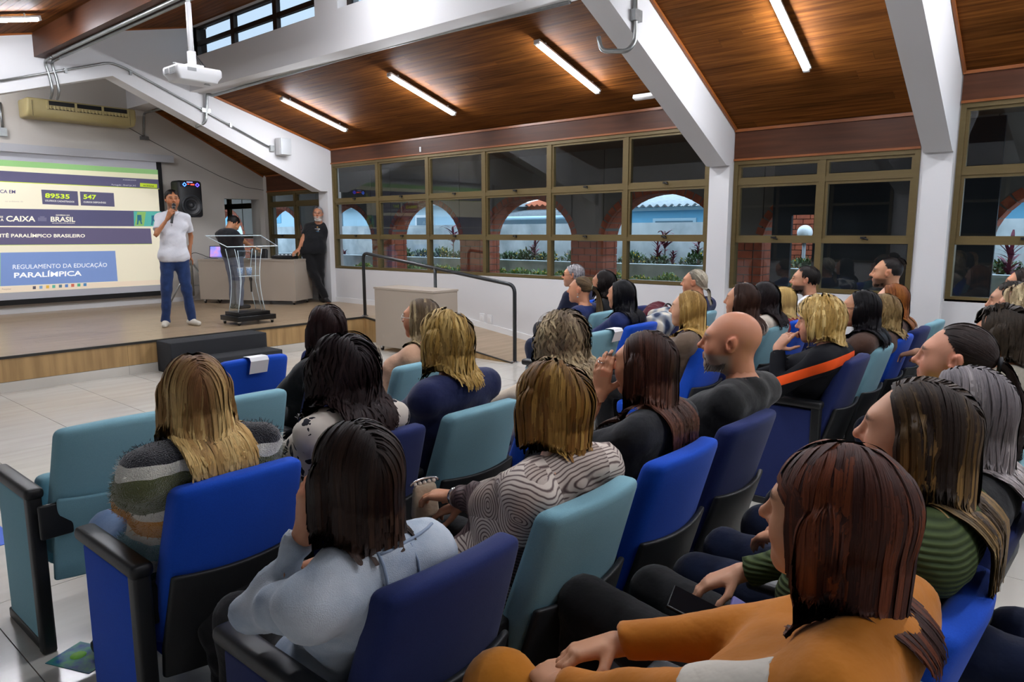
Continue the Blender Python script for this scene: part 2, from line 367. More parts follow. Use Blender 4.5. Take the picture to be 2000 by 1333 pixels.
def window(i, ys, zs, label, fas, top, latch=True):
    """grid window in the right wall: ys and zs are the frame lines"""
    w = empty('window_%d' % i, (0, 0, 0), kind='structure', label=label); X = XW+.045
    bars('frame', X, ys[0], ys[-1], zs[0]-.01, zs[-1], .045, .09, w)
    for yy in ys[1:-1]: MB().bounds((X-.04, yy-.03, zs[0]), (X+.04, yy+.03, zs[-1])).obj('mullion', m_bronze, w)
    for zz in zs[1:-1]: MB().bounds((X-.036, ys[0], zz-.025), (X+.036, ys[-1], zz+.025)).obj('transom', m_bronze, w)
    for a in range(len(ys)-1):
        for c in range(len(zs)-1):
            p, q = ys[a]+.03, ys[a+1]-.03; s, t = zs[c]+.024, zs[c+1]-.024
            if a == 0: p += .014
            if a == len(ys)-2: q -= .014
            if c == len(zs)-2: t -= .02
            if c > 0: bars('sash', X, p, q, s, t, .028, .05, w)
            MB().bounds((X-.003, p+.006, s+.006), (X+.003, q-.006, t-.006)).obj('pane', m_glass, w)
            if latch and c > 0 and t-s > .3:
                l = MB().box((X-.05, (p+q)/2, s+.008), (.03, .05, .02)).tube([(X-.06, (p+q)/2, s+.01), (X-.075, (p+q)/2-.05, s-.012)], .007, 6).obj('latch', m_black, w)
    if fas:
        f = empty('trim_fascia', (0, 0, 0), kind='structure', label='stained wood fascia above the windows')
        MB().bounds((XW-.005, ys[0], zs[-1]), (XW+.1, ys[-1], top+.02)).obj('board', m_fascia, f)
        MB().bounds((XW-.025, ys[0], top-.028), (XW, ys[-1], top+.0)).obj('moulding', m_trimwood, f)
        MB().bounds((XW-.018, ys[0], zs[-1]-.004), (XW, ys[-1], zs[-1]+.018)).obj('moulding', m_trimwood, f)
    return w
window(3, [3.66, 4.747, 5.911, 7.082, 8.258, 9.449, 10.66], [.96, 1.485, 2.10, 2.735], 'long bronze framed window wall of three rows of panes', True, 2.985)
window(4, [1.595, 2.46, 3.385], [.96, 1.478, 2.09, 2.325], 'bronze framed window between the two white columns', True, 2.65)
window(5, [-.87, .2, 1.305], [.945, 1.475, 2.09, 2.69], 'bronze framed window at the right edge', True, 2.96)
window(6, [10.92, 11.85, 12.76], [.955, 1.485, 2.10, 2.335], 'dark framed window beside the stage', True, 2.65)
MB().bounds((XW, 12.76, .9), (XW+.18, YF+.3, 2.7)).obj('wall_panel', m_wallf, wr)
MB().bounds((XW, YB, .9), (XW+.18, F4[0], 2.7)).obj('wall_panel', m_wall, wr)
for a, b in ((1.545, 1.6), (3.62, 3.664), (1.303, 1.316), (3.38, 3.391)): MB().bounds((XW+.01, a, .94), (XW+.17, b, 2.99)).obj('wall_strip', m_wall, wr)
for ys, b in ((F1[0]-.03, 1), (F2[1]+.005, 1), (F2[0]-.03, 2), (F3[1]+.005, 2), (F3[0]-.03, 3), (F1[1]+.005, 0), (YF-.025, 0)):
    t = MB().prism([(XC1, ys, zr(b, XC1)-.03), (XW, ys, zr(b, XW)-.03), (XW, ys, zr(b, XW)), (XC1, ys, zr(b, XC1))], (0, .025, 0)).obj('trim_moulding', m_trimwood); t['kind'] = 'structure'
t = MB().prism([(XL, F1[0]-.02, zl(XL)-.02), (XC0, F1[0]-.02, zl(XC0)-.02), (XC0, F1[0]-.02, zl(XC0)), (XL, F1[0]-.02, zl(XL))], (0, .02, 0)).obj('trim_moulding', m_trimwood); t['kind'] = 'structure'
# room seen through the opening in the front wall
nr = empty('wall_next_room', (0, 0, 0), kind='structure', label='dim room seen through the opening')
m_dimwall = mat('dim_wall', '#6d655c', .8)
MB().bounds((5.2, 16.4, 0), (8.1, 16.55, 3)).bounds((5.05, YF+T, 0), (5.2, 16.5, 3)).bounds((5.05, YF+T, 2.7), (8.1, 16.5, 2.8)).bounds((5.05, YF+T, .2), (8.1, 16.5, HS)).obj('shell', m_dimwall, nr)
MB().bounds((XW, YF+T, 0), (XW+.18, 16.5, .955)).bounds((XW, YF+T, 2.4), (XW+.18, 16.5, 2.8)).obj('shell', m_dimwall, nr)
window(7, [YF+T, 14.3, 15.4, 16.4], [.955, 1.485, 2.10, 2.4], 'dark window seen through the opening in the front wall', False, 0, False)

# ceiling tubes (the lights of the hall)
m_tube = mat('led_tube', '#ffffff', .4, emit=((.96, .97, 1.0), LAMP_POWER))
m_alu = mat('lamp_housing', '#c9cbcc', .35, metal=.5)
def tube_lamp(p0, p1, label, n):
    p0 = np.array(p0, float); p1 = np.array(p1, float); L = np.linalg.norm(p1-p0)
    t = empty('ceiling_lamp', p0, label=label, cat='lamp', group='linear ceiling lamps')
    R = axes(p1-p0, (0, 0, 1)); R4 = R
    def place(v): return v
    h = MB().box((p1-p0)/2+R@np.array([0, 0, .022]), (L, .075, .02), R).obj('housing', m_alu, t)
    d = MB().rbox((p1-p0)/2+R@np.array([0, 0, -.004]), (L-.04, .05, .03), .014, (1, 1, 1), R, k=2).obj('diffuser', m_tube, t)
    for e in (0, 1): MB().box((p1-p0)*e+R@np.array([.012*(1-2*e), 0, .005]), (.028, .056, .04), R).obj('end_cap', m_alu, t)
    for e in (.12, .88): MB().box((p1-p0)*e+R@np.array([0, 0, .042]), (.015, .015, .05), R).obj('hanger', m_alu, t)
    return t
def rl(b, y, x0=5.85, x1=6.95, dz=-.075): return (x0, y, zr(b, x0)+dz), (x1, y, zr(b, x1)+dz)
for b, y, l in ((1, 9.33, 'linear ceiling lamp nearest the stage frame, above the window wall'), (1, 6.99, 'middle of three linear lamps on the wood ceiling'), (1, 4.72, 'linear ceiling lamp just left of the white sloping beam'), (2, 2.38, 'linear ceiling lamp in the bay between the two white beams'), (3, .2, 'linear ceiling lamp beyond the right edge'), (4, -2.2, 'linear ceiling lamp over the back rows')):
    p, q = rl(b, y) if b != 2 else rl(b, y, 5.72, 6.78)
    tube_lamp(p, q, l, 0)
for y, l in ((11.8, 'lamp over the stage behind the gable'), (9.32, 'lamp on the left slope beside the timber beam'), (6.99, 'second lamp on the left slope'), (4.72, 'third lamp on the left slope'), (2.38, 'fourth lamp on the left slope'), (.1, 'fifth lamp on the left slope'), (-2.2, 'rearmost lamp on the left slope')):
    tube_lamp((1.78, y, zl(1.78)-.075), (2.93, y, zl(2.93)-.075), l, 0)
for y, l in ((6.0, 'lamp on the high slope below the clerestory windows'),):
    tube_lamp((3.75, y, zl(3.75)-.075), (4.85, y, zl(4.85)-.075), l, 0)
# ================================================================== fixtures on walls and ceiling
m_galv = mat('galvanised_steel', '#9a9d9c', .35, metal=.85, var=((20, 20, 20), .4, '#7f8382'))
m_beige = mat('aged_beige_plastic', '#b3a678', .5, var=((3, 3, 3), .5, '#a3945f'))
m_white = mat('white_plastic', '#d9dadb', .35)
m_greypl = mat('grey_plastic', '#8e9091', .45)
m_steel = mat('chrome', '#c8c9cc', .18, metal=1.0)
m_cable = mat('black_cable', '#17171a', .6)

def bend(pts, r=.07, n=5):
    """round the corners of a polyline"""
    P = [np.array(p, float) for p in pts]; out = [P[0]]
    for i in range(1, len(P)-1):
        a, b, c = P[i-1], P[i], P[i+1]; u, v = nrm(a-b), nrm(c-b); q = min(r, np.linalg.norm(a-b)*.45, np.linalg.norm(c-b)*.45)
        for t in np.linspace(0, 1, n): out.append((1-t)**2*(b+u*q)+2*t*(1-t)*b+t*t*(b+v*q))
    return np.array(out+[P[-1]])
def conduit(pts, label, r=.016, clips=(), boxes=(), group='galvanised conduits'):
    t = empty('conduit', pts[0], label=label, cat='conduit', group=group); o = np.array(pts[0], float)
    MB().tube(bend(np.array(pts)-o), r, 8).obj('pipe', m_galv, t)
    for c in clips: MB().box(np.array(c)-o, (.03, .03, .06)).obj('clip', m_galv, t)
    for c, d in boxes: MB().box(np.array(c)-o, d).obj('junction_box', m_galv, t)
    return t
Y1 = F1[0]-.03
pA = ony(0, 158, Y1); pB = ony(215, 122, Y1); pC = ony(245, 133, Y1); pD = ony(395, 215, Y1); pE = ony(525, 287, Y1)
conduit([pA, pB, pC, pD, pE], 'long thin conduit following the slope of the white gable', .014, clips=[ony(128, 138, Y1), ony(255, 142, Y1), ony(450, 245, Y1)], boxes=[(ony(402, 216, Y1), (.14, .05, .06)), (ony(531, 290, Y1), (.07, .04, .09))])
pF = ony(402, 240, Y1); pG = ony(403, 183, Y1)
conduit([onx(1113, 3, XC1-.03), onx(730, 97, XC1-.03), (XC1-.03, F1[0]-.12, 3.57), pG+np.array([0, -.02, 0]), pF, pF+np.array([-.1, .12, -.06])], 'conduit along the beam under the high windows', .022, clips=[onx(600, 128, XC1-.03), onx(690, 105, XC1-.03), onx(1002, 24, XC1-.03)], boxes=[(onx(650, 117, XC1-.03), (.05, .09, .05)), (onx(1016, 20, XC1-.03), (.05, .07, .05))])
conduit([(3.34, F2[1]+.3, 3.725), (3.34, 10.3, 3.725)], 'left conduit under the timber beam', .02)
conduit([(3.42, F2[1]+.3, 3.725), (3.42, 10.3, 3.725)], 'right conduit under the timber beam', .02)
for i, dx in enumerate((0, .13)):
    a = ony(86+13*i, 112, Y1)
    conduit([(a[0], F1[0]-.3, 3.72), (a[0], Y1, 3.715), (a[0]+.05, Y1, 3.5), (a[0]+.06, Y1, 3.36), (a[0]+.06, Y1+.1, 3.28)], ('left' if i == 0 else 'right')+' of two short pipes dropping from the timber beam', .018)
YW = YF-.03
conduit([(XC1-.05, F1[1]+.1, 3.56), (XC1-.05, YW-.1, 3.56), ony(281, 222, YW), ony(281, 268, YW)], 'conduit dropping on the front wall beside the air conditioner', .018, boxes=[(ony(282, 270, YW), (.13, .05, .06))])
conduit([ony(0, 200, YW), ony(5, 255, YW)], 'short conduit at the left edge of the front wall', .018, boxes=[(ony(5, 258, YW), (.1, .06, .12))])
# pipe looping under the sloping white beam
def on_beam(x, y): return ony(x, y, F2[0]-.025)
a = on_beam(1240, -30); b_ = on_beam(1241, 52)
conduit([a, b_, b_+np.array([.0, 0, -.12]), b_+np.array([-.05, .04, -.2]), b_+np.array([-.1, .27, -.17]), b_+np.array([-.1, .3, -.05])], 'bent conduit wrapping under the white sloping beam', .02, boxes=[(on_beam(1242, 31), (.11, .06, .09))], group='conduit on beam')
w = empty('wall_cable', (0, 0, 0), label='thin black cable drooping across the front wall', cat='cable')
MB().tube([ony(x, y, YF-.008) for x, y in ((245, 246), (300, 278), (360, 310), (430, 345), (480, 366), (516, 372))], .004, 5).obj('wire', m_cable, w)
# air conditioner
ac = empty('air_conditioner', (4.4, 12.55, 3.26), label='yellowed wall air conditioner above the projection screen', cat='air conditioner')
def acfn(v):
    v = v.copy(); v[:, 1] += np.where(v[:, 2] < -.05, -(v[:, 2]+.05)*.9*(v[:, 1] < 0), 0); return v
MB().rbox((0, .12, .15), (1.53, .42, .27), .035, (4, 2, 3), None, acfn).obj('casing', m_beige, ac)
MB().box((.07, -.092, .2), (1.1, .012, .12)).obj('grille_recess', m_black, ac)
for k in range(3):
    MB().box((-.31+.38*k, -.1, .175), (.35, .012, .045)).obj('louvre', m_beige, ac)
    for j in range(7): MB().box((-.46+.38*k+.05*j, -.1, .165), (.02, .03, .04), rotz(.5)).obj('vane', m_beige, ac)
for k in range(4): MB().box((-.5+.38*k, -.1, .2), (.03, .02, .13)).obj('divider', m_beige, ac)
for x in (-.7, .66): MB().box((x, -.1, .13), (.004, .004, .22)).obj('seam', m_dark, ac)
# wall loudspeaker
ws = empty('wall_speaker', (6.62, F1[0], 2.8), label='small silver loudspeaker mounted on the white gable', cat='speaker')
MB().rbox((0, -.1, .135), (.2, .15, .27), .02, (2, 2, 2)).obj('cabinet', m_white, ws)
MB().rbox((0, -.18, .135), (.19, .02, .26), .008, (2, 1, 2)).obj('grille', mat('silver_grille', '#b4b7b9', .5, metal=.3, bump=((250, 250, 250), .3)), ws)
MB().box((0, -.03, .135), (.06, .06, .06)).obj('bracket', m_greypl, ws)
# projector
pr = empty('projector', (2.92, 5.92, 2.77), label='white projector hanging from a pole under the ceiling', cat='projector')
PX = (0, 0, 0)
def prfn(v):
    v = v.copy(); k = np.where(v[:, 2] < -.02, .86, 1.0); v[:, 0] *= k; v[:, 1] *= k; return v
MB().rbox((0, 0, .06), (.37, .27, .115), .022, (3, 3, 2), None, prfn).obj('body', m_white, pr)
for k in range(6): MB().box((-.1855, -.09+.017*k, .07), (.004, .01, .05)).obj('vent', m_greypl, pr)
for k in range(4): MB().box((-.1855, .03+.017*k, .075), (.004, .01, .04)).obj('vent', m_greypl, pr)
MB().box((-.07, -.136, .085), (.07, .004, .025)).obj('grille', m_greypl, pr)
MB().lathe([(.03, 0), (.034, .02), (.03, .03)], 14, (.1, .13, .07), rotx(-PI/2)).obj('lens', m_black, pr)
for q, w in (((.08, -.07, .0015), .035), ((.1, -.03, .0015), .05)): MB().box(q, (w, .015, .004)).obj('sensor', m_greypl, pr)
MB().box((0, 0, .135), (.13, .13, .012)).box((-.09, .0, .128), (.2, .02, .008), rotz(.6)).box((.06, .05, .13), (.18, .02, .008), rotz(-.5)).box((0, 0, .19), (.05, .05, .12)).obj('mount', m_white, pr)
MB().tube([(0, 0, .2), (0, 0, .62)], .022, 12).obj('lower_pole', m_white, pr)
MB().tube([(0, 0, .58), (0, 0, zl(2.92)-2.77)], .017, 12).obj('upper_pole', m_white, pr)
MB().tube(bend([(.02, .02, .3), (.05, .03, .22), (.12, .08, .17), (.17, .1, .11)], .03), .004, 5).tube(bend([(-.02, 0, .28), (.05, -.03, .19), (.1, -.02, .14)], .03), .004, 5).obj('cable', m_cable, pr)
# emergency light and small sensor
em = empty('emergency_light', (7.235, 4.3, zr(1, 7.235)-.06), label='small white emergency light on the wood ceiling', cat='light')
MB().rbox((0, 0, .02), (.07, .26, .045), .008, (1, 2, 1), roty(.29)).obj('case', m_white, em)
MB().rbox((0, 0, .0), (.05, .2, .012), .004, (1, 1, 1), roty(.29)).obj('lens', m_trimwhite, em)
sn = empty('alarm_sensor', onx(821, 292, XW-.012), label='tiny white contact sensor on the wood fascia', cat='sensor')
MB().rbox((0, 0, 0), (.02, .03, .075), .004, (1, 1, 1)).obj('case', m_white, sn)
# outlets
def outlet(p, n, label):
    o = empty('wall_outlet', p, label=label, cat='outlet', group='wall outlets')
    MB().rbox((-.006, 0, 0), (.012, .09, .13), .004, (1, 1, 1)).obj('plate', m_white, o)
    MB().rbox((-.013, 0, .0), (.006, .045, .065), .002, (1, 1, 1)).obj('insert', m_trimwhite, o)
outlet(onx(942, 621, XW), 1, 'white wall outlet plate above the ramp, nearer the stage'); outlet(onx(957, 624, XW), 1, 'white wall outlet plate above the ramp, farther from the stage'); outlet(onx(592, 547, XW), 1, 'white wall plate under the window behind the bearded man')

# ================================================================== projection screen
YS = YF-.1
SL, SR = 1.25, onx(0, 0, 1)[0]*0+5.56
scr = empty('projection_screen', (3.4, YS, .52), label='large pull-down projection screen showing a web page', cat='projection screen')
def S(p): return np.array(p, float)-np.array([3.4, YS, .52])
m_fab = mat('screen_fabric', '#b9bbc2', .8, emit=('#8f9099', .05)); m_sblack = mat('screen_border', '#08080a', .7)  # fabric gets a faint glow in place of projector light
hz0, hz1 = 2.765, 2.885
MB().bounds(S((1.0, YS-.06, hz0)), S((5.84, YS+.08, hz1))).obj('housing', mat('screen_housing', '#a9aaae', .45), scr)
MB().bounds(S((SL, YS, .56)), S((SR, YS+.006, hz0))).obj('fabric', m_fab, scr)
MB().bounds(S((SR, YS-.002, .53)), S((SR+.085, YS+.008, hz0))).obj('side_border', m_sblack, scr); MB().bounds(S((SL-.085, YS-.002, .53)), S((SL, YS+.008, hz0))).obj('side_border', m_sblack, scr)
MB().bounds(S((SL-.085, YS-.006, .50)), S((SR+.085, YS+.01, .58))).obj('bottom_bar', m_sblack, scr)
def smat(c, e=.16): return mat('screen_'+c.strip('#'), c, .8, emit=(c, e))  # page colours emit, standing in for the light the projector throws
def P2(x, y, d): return ony(x, y, YS-.001-d*.0006)
def squad(pts, c, d, name='page_block', ext=False):
    q = [S(P2(x, y, d)) for x, y in pts]
    MB().add(q, [(0, 1, 2, 3)]).obj(name, smat(c), scr)
XLft = -330    # pixel column beyond the frame, left end of the page
def yl(x, x0, y0, x1, y1): return y0+(x-x0)*(y1-y0)/(x1-x0)
def band(y0l, y0r, y1l, y1r, xr, c, d, xr2=None, xl=None):
    """band crossing the page; y given at pixel columns 0 and xr"""
    x0 = XLft if xl is None else xl; x2 = xr if xr2 is None else xr2
    squad([(x0, yl(x0, 0, y0l, xr, y0r)), (xr, y0r), (x2, y1r), (x0, yl(x0, 0, y1l, x2, y1r))], c, d)
band(312, 332, 573, 556, 309, '#f1ead0', 1, 321)                 # page
band(312, 332, 324, 341, 308, '#93c47f', 2, 308.5)                # browser title bar
band(324, 341, 333.5, 351, 308.5, '#e9e6c4', 2, 309)
band(333.5, 351, 354, 369, 309, '#5d5a77', 2, 311)               # menu band
band(354, 369, 355.5, 370, 311, '#c8dc3c', 3, 311)
band(407.5, 413, 441.5, 442.5, 315, '#595878', 2, 316.5)           # logos band
squad([(261, 413), (315, 413.4), (316.5, 442.6), (262, 442)], '#59b6a8', 3)
squad([(268, 414), (285, 414), (281, 441.5), (263, 441.5)], '#8fbf6a', 4); squad([(303, 418), (309, 419), (316, 442), (312, 442)], '#6d8fd0', 4)
for i, (x, y) in enumerate(((272, 420), (300, 421))):
    squad([(x-4, y), (x+4, y), (x+5, y+11), (x-4, y+11)], '#2f6f86', 5, 'picture_figure'); squad([(x-4, y+11), (x-1, y+11), (x-2, y+19), (x-5, y+19)], '#2f6f86', 5, 'picture_figure'); squad([(x+1, y+11), (x+4, y+11), (x+6, y+18), (x+3, y+18)], '#2f6f86', 5, 'picture_figure')
squad([(XLft, 441.5), (0, 443.5), (293, 446), (297, 476.5), (0, 478), (XLft, 482)], '#6a6480', 2) if 0 else None
squad([(XLft, 441), (294, 446.5), (297, 476.5), (XLft, 481)], '#655f7c', 2)
squad([(XLft, 481), (297, 476.5), (297, 477.3), (XLft, 482)], '#b9d24a', 3)
squad([(1, 493.8), (225, 490.3), (230, 549.5), (1, 559.5)], '#7f9ad0', 2)
squad([(-3, 494), (.8, 493.9), (.8, 559.6), (-3, 559.8)], '#7dc48d', 2)
squad([(XLft, 574), (0, 559.7), (320, 547.5), (321, 554), (0, 571), (XLft, 588)], '#efdfc6', 3) if 0 else None
squad([(XLft, 575), (320.5, 546.5), (321, 555), (XLft, 591)], '#f0e0c8', 3)
squad([(80.5, 370.5), (151.5, 374), (153.5, 402), (83, 399)], '#5c5a76', 2); squad([(156, 374.2), (222, 377.3), (224, 404), (158, 401.5)], '#5c5a76', 2)
squad([(273.5, 357.5), (307, 360), (307, 367.5), (273.5, 365)], '#c6e03c', 4)
for i, x in enumerate((67, 80, 93, 105, 118, 130, 142, 154, 166)):
    squad([(x-3, 559.5-.06*(x-67)), (x+3, 559.2-.06*(x-67)), (x+3, 565-.06*(x-67)), (x-3, 565.3-.06*(x-67))], ('#5a5a66', '#7fa7c9', '#e3b74c', '#5bb5a0', '#5f7f8f', '#5c86c4', '#d2705a', '#56b08a', '#4f86b4')[i], 5, 'task_icon')
def stext(txt, x0, y0, x1, y1, hpx, c, d=6, bold=.0, name='lettering', e=.3):
    """text whose baseline runs from pixel (x0,y0) to (x1,y1) on the screen plane"""
    cu = bpy.data.curves.new('t', 'FONT'); cu.body = txt; cu.size = 1.0; cu.offset = bold; cu.resolution_u = 3
    o = bpy.data.objects.new('t', cu); COL.objects.link(o); bpy.context.view_layer.update()
    me = bpy.data.meshes.new_from_object(o.evaluated_get(bpy.context.evaluated_depsgraph_get())); bpy.data.objects.remove(o); bpy.data.curves.remove(cu)
    n = len(me.vertices); v = np.empty(n*3); me.vertices.foreach_get('co', v); v = v.reshape(-1, 3)
    a, b = P2(x0, y0, d), P2(x1, y1, d); up = P2(x0, y0-hpx, d)-a
    w = v[:, 0].max()-v[:, 0].min(); capm = .7
    q = a+np.outer((v[:, 0]-v[:, 0].min())/w, b-a)+np.outer(v[:, 1]/capm, up)
    me.vertices.foreach_set('co', S(q).reshape(-1)) if False else me.vertices.foreach_set('co', (q-np.array([3.4, YS, .52])).reshape(-1))
    me.materials.clear(); me.materials.append(mat('ink_'+c.strip('#'), c, .8, emit=(c, e))); me.update()  # letters glow like the page, no light comes from the projector
    return link(name, me, scr)
stext('89535', 88, 386, 136, 388.5, 8.5, '#c9e23d', bold=.03); stext('USUÁRIOS CADASTRADOS', 88, 393.5, 145, 396, 3.2, '#d8d6d0', bold=.02)
stext('547', 163, 388.5, 188, 389.6, 8.5, '#c9e23d', bold=.03); stext('CURSOS DISPONÍVEIS', 163, 396.3, 207, 397.8, 3.2, '#d8d6d0', bold=.02)
stext('CA EM', 0, 377, 30, 378, 6.5, '#4f4c72', bold=.015)
stext('CAIXA', 12, 432.5, 69, 432.8, 10.5, '#eee9d4', bold=.022); stext('BRASIL', 99, 433, 147, 433.5, 9.5, '#eee9d4', bold=.022)
stext('GOVERNO DO', 109, 421.5, 136, 422, 2.3, '#eee9d4', bold=.02); stext('DO LADO DO POVO BRASILEIRO', 102, 436.8, 146, 437, 1.7, '#eee9d4', bold=.01)
stext('OS', 0, 425.5, 6, 425.6, 3.5, '#eee9d4', bold=.02); stext('A', 1, 432, 7, 432, 5, '#eee9d4', bold=.03)
squad([(74, 425), (91, 425.3), (91, 432.5), (74, 432)], '#77758f', 4, 'logo_badge'); squad([(77, 422.5), (88, 422.7), (86, 425.2), (79, 425)], '#77758f', 4, 'logo_badge')
stext('ITÊ PARALÍMPICO BRASILEIRO', 0, 463.7, 166, 463.8, 6.6, '#f2edda', bold=.02)
stext('REGULAMENTO DA EDUCAÇÃO', 25, 526, 209, 521.5, 8.6, '#eef0f2'); stext('PARALÍMPICA', 27.5, 543, 159.5, 538.5, 9.8, '#f5f5f2', bold=.02)
stext('ACESSAR', 279.5, 364, 301, 365.3, 2.8, '#5b6a2a', bold=.03); stext('Português - Brasil (pt_br)', 218, 362.3, 265, 364, 3, '#c9c7cf')
stext('ACESSIBILIDADE', 240, 352.3, 266, 353.3, 2, '#c9c7cf'); stext('Pesquisar', 4, 566.6, 22, 566, 3, '#9a9284')
stext('no ambiente de', 10, 394.6, 45, 395.3, 3, '#b9b5a6')

# ================================================================== stage furniture
m_mdf = mat('taupe_laminate', '#a69a8c', .5, var=((300, 300, 300), .12, '#94887a')); m_mdfedge = mat('taupe_edge', '#8c8073', .5)
def castor(par, p):
    MB().lathe([(.022, -.01), (.022, .01)], 12, np.array(p)+[0, 0, .022], roty(PI/2)).obj('wheel', m_black, par)
    MB().box(np.array(p)+[0, 0, .05], (.035, .045, .03)).obj('fork', m_steel, par)
# desk, set at an angle
A = np.array([6.775, 10.65]); B = np.array([5.92, 12.26]); u = nrm(list(B-A)+[0]); nback = np.array([u[1], -u[0], 0]); Ld = np.linalg.norm(B-A)
ang = math.atan2(u[1], u[0])
dk = empty('desk', (A[0], A[1], HS), ang, 'taupe laminate desk on castors at the back of the stage', 'desk')
# local: x along front edge from the right end, y = towards the back is negative
MB().box((Ld/2, -.01, .405), (Ld, .022, .67)).obj('front_panel', m_mdf, dk)
MB().box((Ld/2, -.29, .752), (Ld+.01, .6, .028)).obj('top', m_mdf, dk)
for e in (.012, Ld-.012): MB().box((e, -.3, .405), (.024, .56, .67)).obj('side_panel', m_mdf, dk)
for e in (.06, Ld-.06):
    for yy in (-.05, -.5): castor(dk, (e, yy, .0))
# cabinet beside the ramp
cb = empty('rolling_cabinet', (6.28, 7.09, 0), 0, 'taupe laminate cabinet on castors beside the ramp rail', 'cabinet')
MB().box((0, 0, .45), (.42, 1.14, .76)).obj('body', m_mdf, cb)
MB().box((0, 0, .842), (.44, 1.16, .024)).obj('top', m_mdf, cb)
for e in (-1, 1):
    for f in (-1, 1): castor(cb, (.16*e, .5*f, 0))
# ramp handrail
hr = empty('ramp_handrail', (6.55, 8.5, HS), label='dark grey tubular handrail along the ramp', cat='handrail')
m_rail = mat('charcoal_paint', '#2c2e30', .3, metal=.3)
o = np.array([6.55, 8.5, HS])
MB().tube(bend([(6.55, 8.5, HS), (6.55, 8.5, 1.28), (6.575, 5.63, .94), (6.575, 5.63, 0)]-o, .1, 8), .024, 12).obj('rail', m_rail, hr)
MB().tube([np.array((6.56, 7.0, .19))-o, np.array((6.56, 7.0, 1.1))-o], .022, 10).obj('post', m_rail, hr)
for p in ((6.55, 8.5, HS), (6.575, 5.63, 0), (6.56, 7.0, .18)): MB().lathe([(.05, 0), (.05, .008), (.03, .014)], 16, np.array(p)-o).obj('base_plate', m_steel, hr)
# carpeted steps
st = empty('carpet_steps', (4.1, 8.1, 0), label='two-step block covered in charcoal carpet at the stage front', cat='steps')
m_carpet = mat('charcoal_carpet', '#222326', .95, var=((300, 300, 300), .5, '#3a3c40'), bump=((300, 300, 300), .4))
MB().rbox((.0, .135, .178), (1.18, .37, .356), .012, (2, 2, 2)).obj('upper_step', m_carpet, st)
MB().rbox((.0, -.22, .09), (1.18, .345, .18), .012, (2, 2, 2)).obj('lower_step', m_carpet, st)
# acrylic lectern
m_acr = glass_mat('clear_acrylic', (.94, .955, .965), 1.5, 1.0, 0.0, .25); m_acre = mat('acrylic_edge', '#dfeef2', .1, emit=None)
lc = empty('lectern', (5.02, 9.06, HS), label='clear acrylic lectern on a black wheeled base', cat='lectern')
MB().rbox((0, 0, .085), (.56, .46, .065), .004, (1, 1, 1)).obj('base', mat('black_lacquer', '#0b0b0d', .3), lc)
MB().rbox((-.0, .01, .14), (.46, .36, .05), .004, (1, 1, 1)).obj('plinth', mat('black_lacquer', '#0b0b0d', .3), lc)
for sx in (-1, 1):
    for sy in (-1, 1): castor(lc, (.24*sx, .19*sy, 0))
def curved(x, w, y, sgn):
    zs = np.linspace(.165, 1.0, 9); pts = []
    for i, z in enumerate(zs):
        t = (z-.165)/.835; xx = x*(1-.28*math.sin(t*PI))
        pts.append((xx, z))
    m = MB()
    for (xa, za), (xb_, zb) in zip(pts[:-1], pts[1:]):
        m.add([(xa, y-w, za), (xa, y+w, za), (xb_, y+w, zb), (xb_, y-w, zb), (xa+.009, y-w, za), (xa+.009, y+w, za), (xb_+.009, y+w, zb), (xb_+.009, y-w, zb)], [(0, 1, 2, 3), (7, 6, 5, 4), (0, 3, 7, 4), (1, 5, 6, 2)])
    return m, pts
for x in (-.2, .19):
    m, pts = curved(x, .12, .02, 1); m.obj('side_panel', m_acr, lc)
    for yy in (-.1, .14): MB().tube([(a+.004, yy, z) for a, z in pts], .0045, 5).obj('panel_edge', m_acre, lc)
MB().add([(-.17, -.06, .165), (.17, -.06, .165), (.13, -.06, .98), (-.13, -.06, .98), (-.17, -.052, .165), (.17, -.052, .165), (.13, -.052, .98), (-.13, -.052, .98)], [(0, 1, 2, 3), (7, 6, 5, 4), (0, 3, 7, 4), (1, 5, 6, 2)]).obj('front_panel', m_acr, lc)
for s in (-1, 1): MB().tube([(.17*s, -.056, .165), (.1*s, -.056, .58), (.13*s, -.056, .98)], .004, 5).obj('panel_edge', m_acre, lc)
TL = [(-.36, -.22, 1.03), (.36, -.22, 1.03), (.40, .26, 1.17), (-.40, .26, 1.17)]
MB().add(TL+[(x, y, z+.01) for x, y, z in TL], [(3, 2, 1, 0), (4, 5, 6, 7), (0, 1, 5, 4), (1, 2, 6, 5), (2, 3, 7, 6), (3, 0, 4, 7)]).obj('reading_top', m_acr, lc)
MB().tube(np.array(TL)+[0, 0, .005], .006, 6, closed=True).obj('top_edge', m_acre, lc)
MB().box((0, .03, .64), (.3, .24, .008)).obj('shelf', m_acr, lc); MB().tube([(-.15, -.09, .64), (.15, -.09, .64)], .004, 5).obj('panel_edge', m_acre, lc)
m_water = mat('cup_print', '#4d87c0', .4, var=((60, 60, 60), .8, '#e8eef2'))
for i, x in enumerate((-.07, .06)):
    c = empty('water_cup', (5.02+x, 9.08, HS+.645), label=('left' if i == 0 else 'right')+' of two sealed blue and white water cups inside the lectern', cat='cup', group='water cups on the lectern shelf')
    MB().lathe([(.03, 0), (.036, .06), (.038, .1)], 14).obj('cup', m_water, c); MB().lathe([(.041, .1), (.041, .106)], 14).obj('lid', m_white, c)
mc = empty('handheld_microphone', (5.08, 9.05, HS+.42), label='black microphone standing inside the clear lectern', cat='microphone')
MB().lathe([(.011, 0), (.013, .14), (.02, .16), (.022, .185), (.012, .2)], 10).obj('body', m_black, mc)
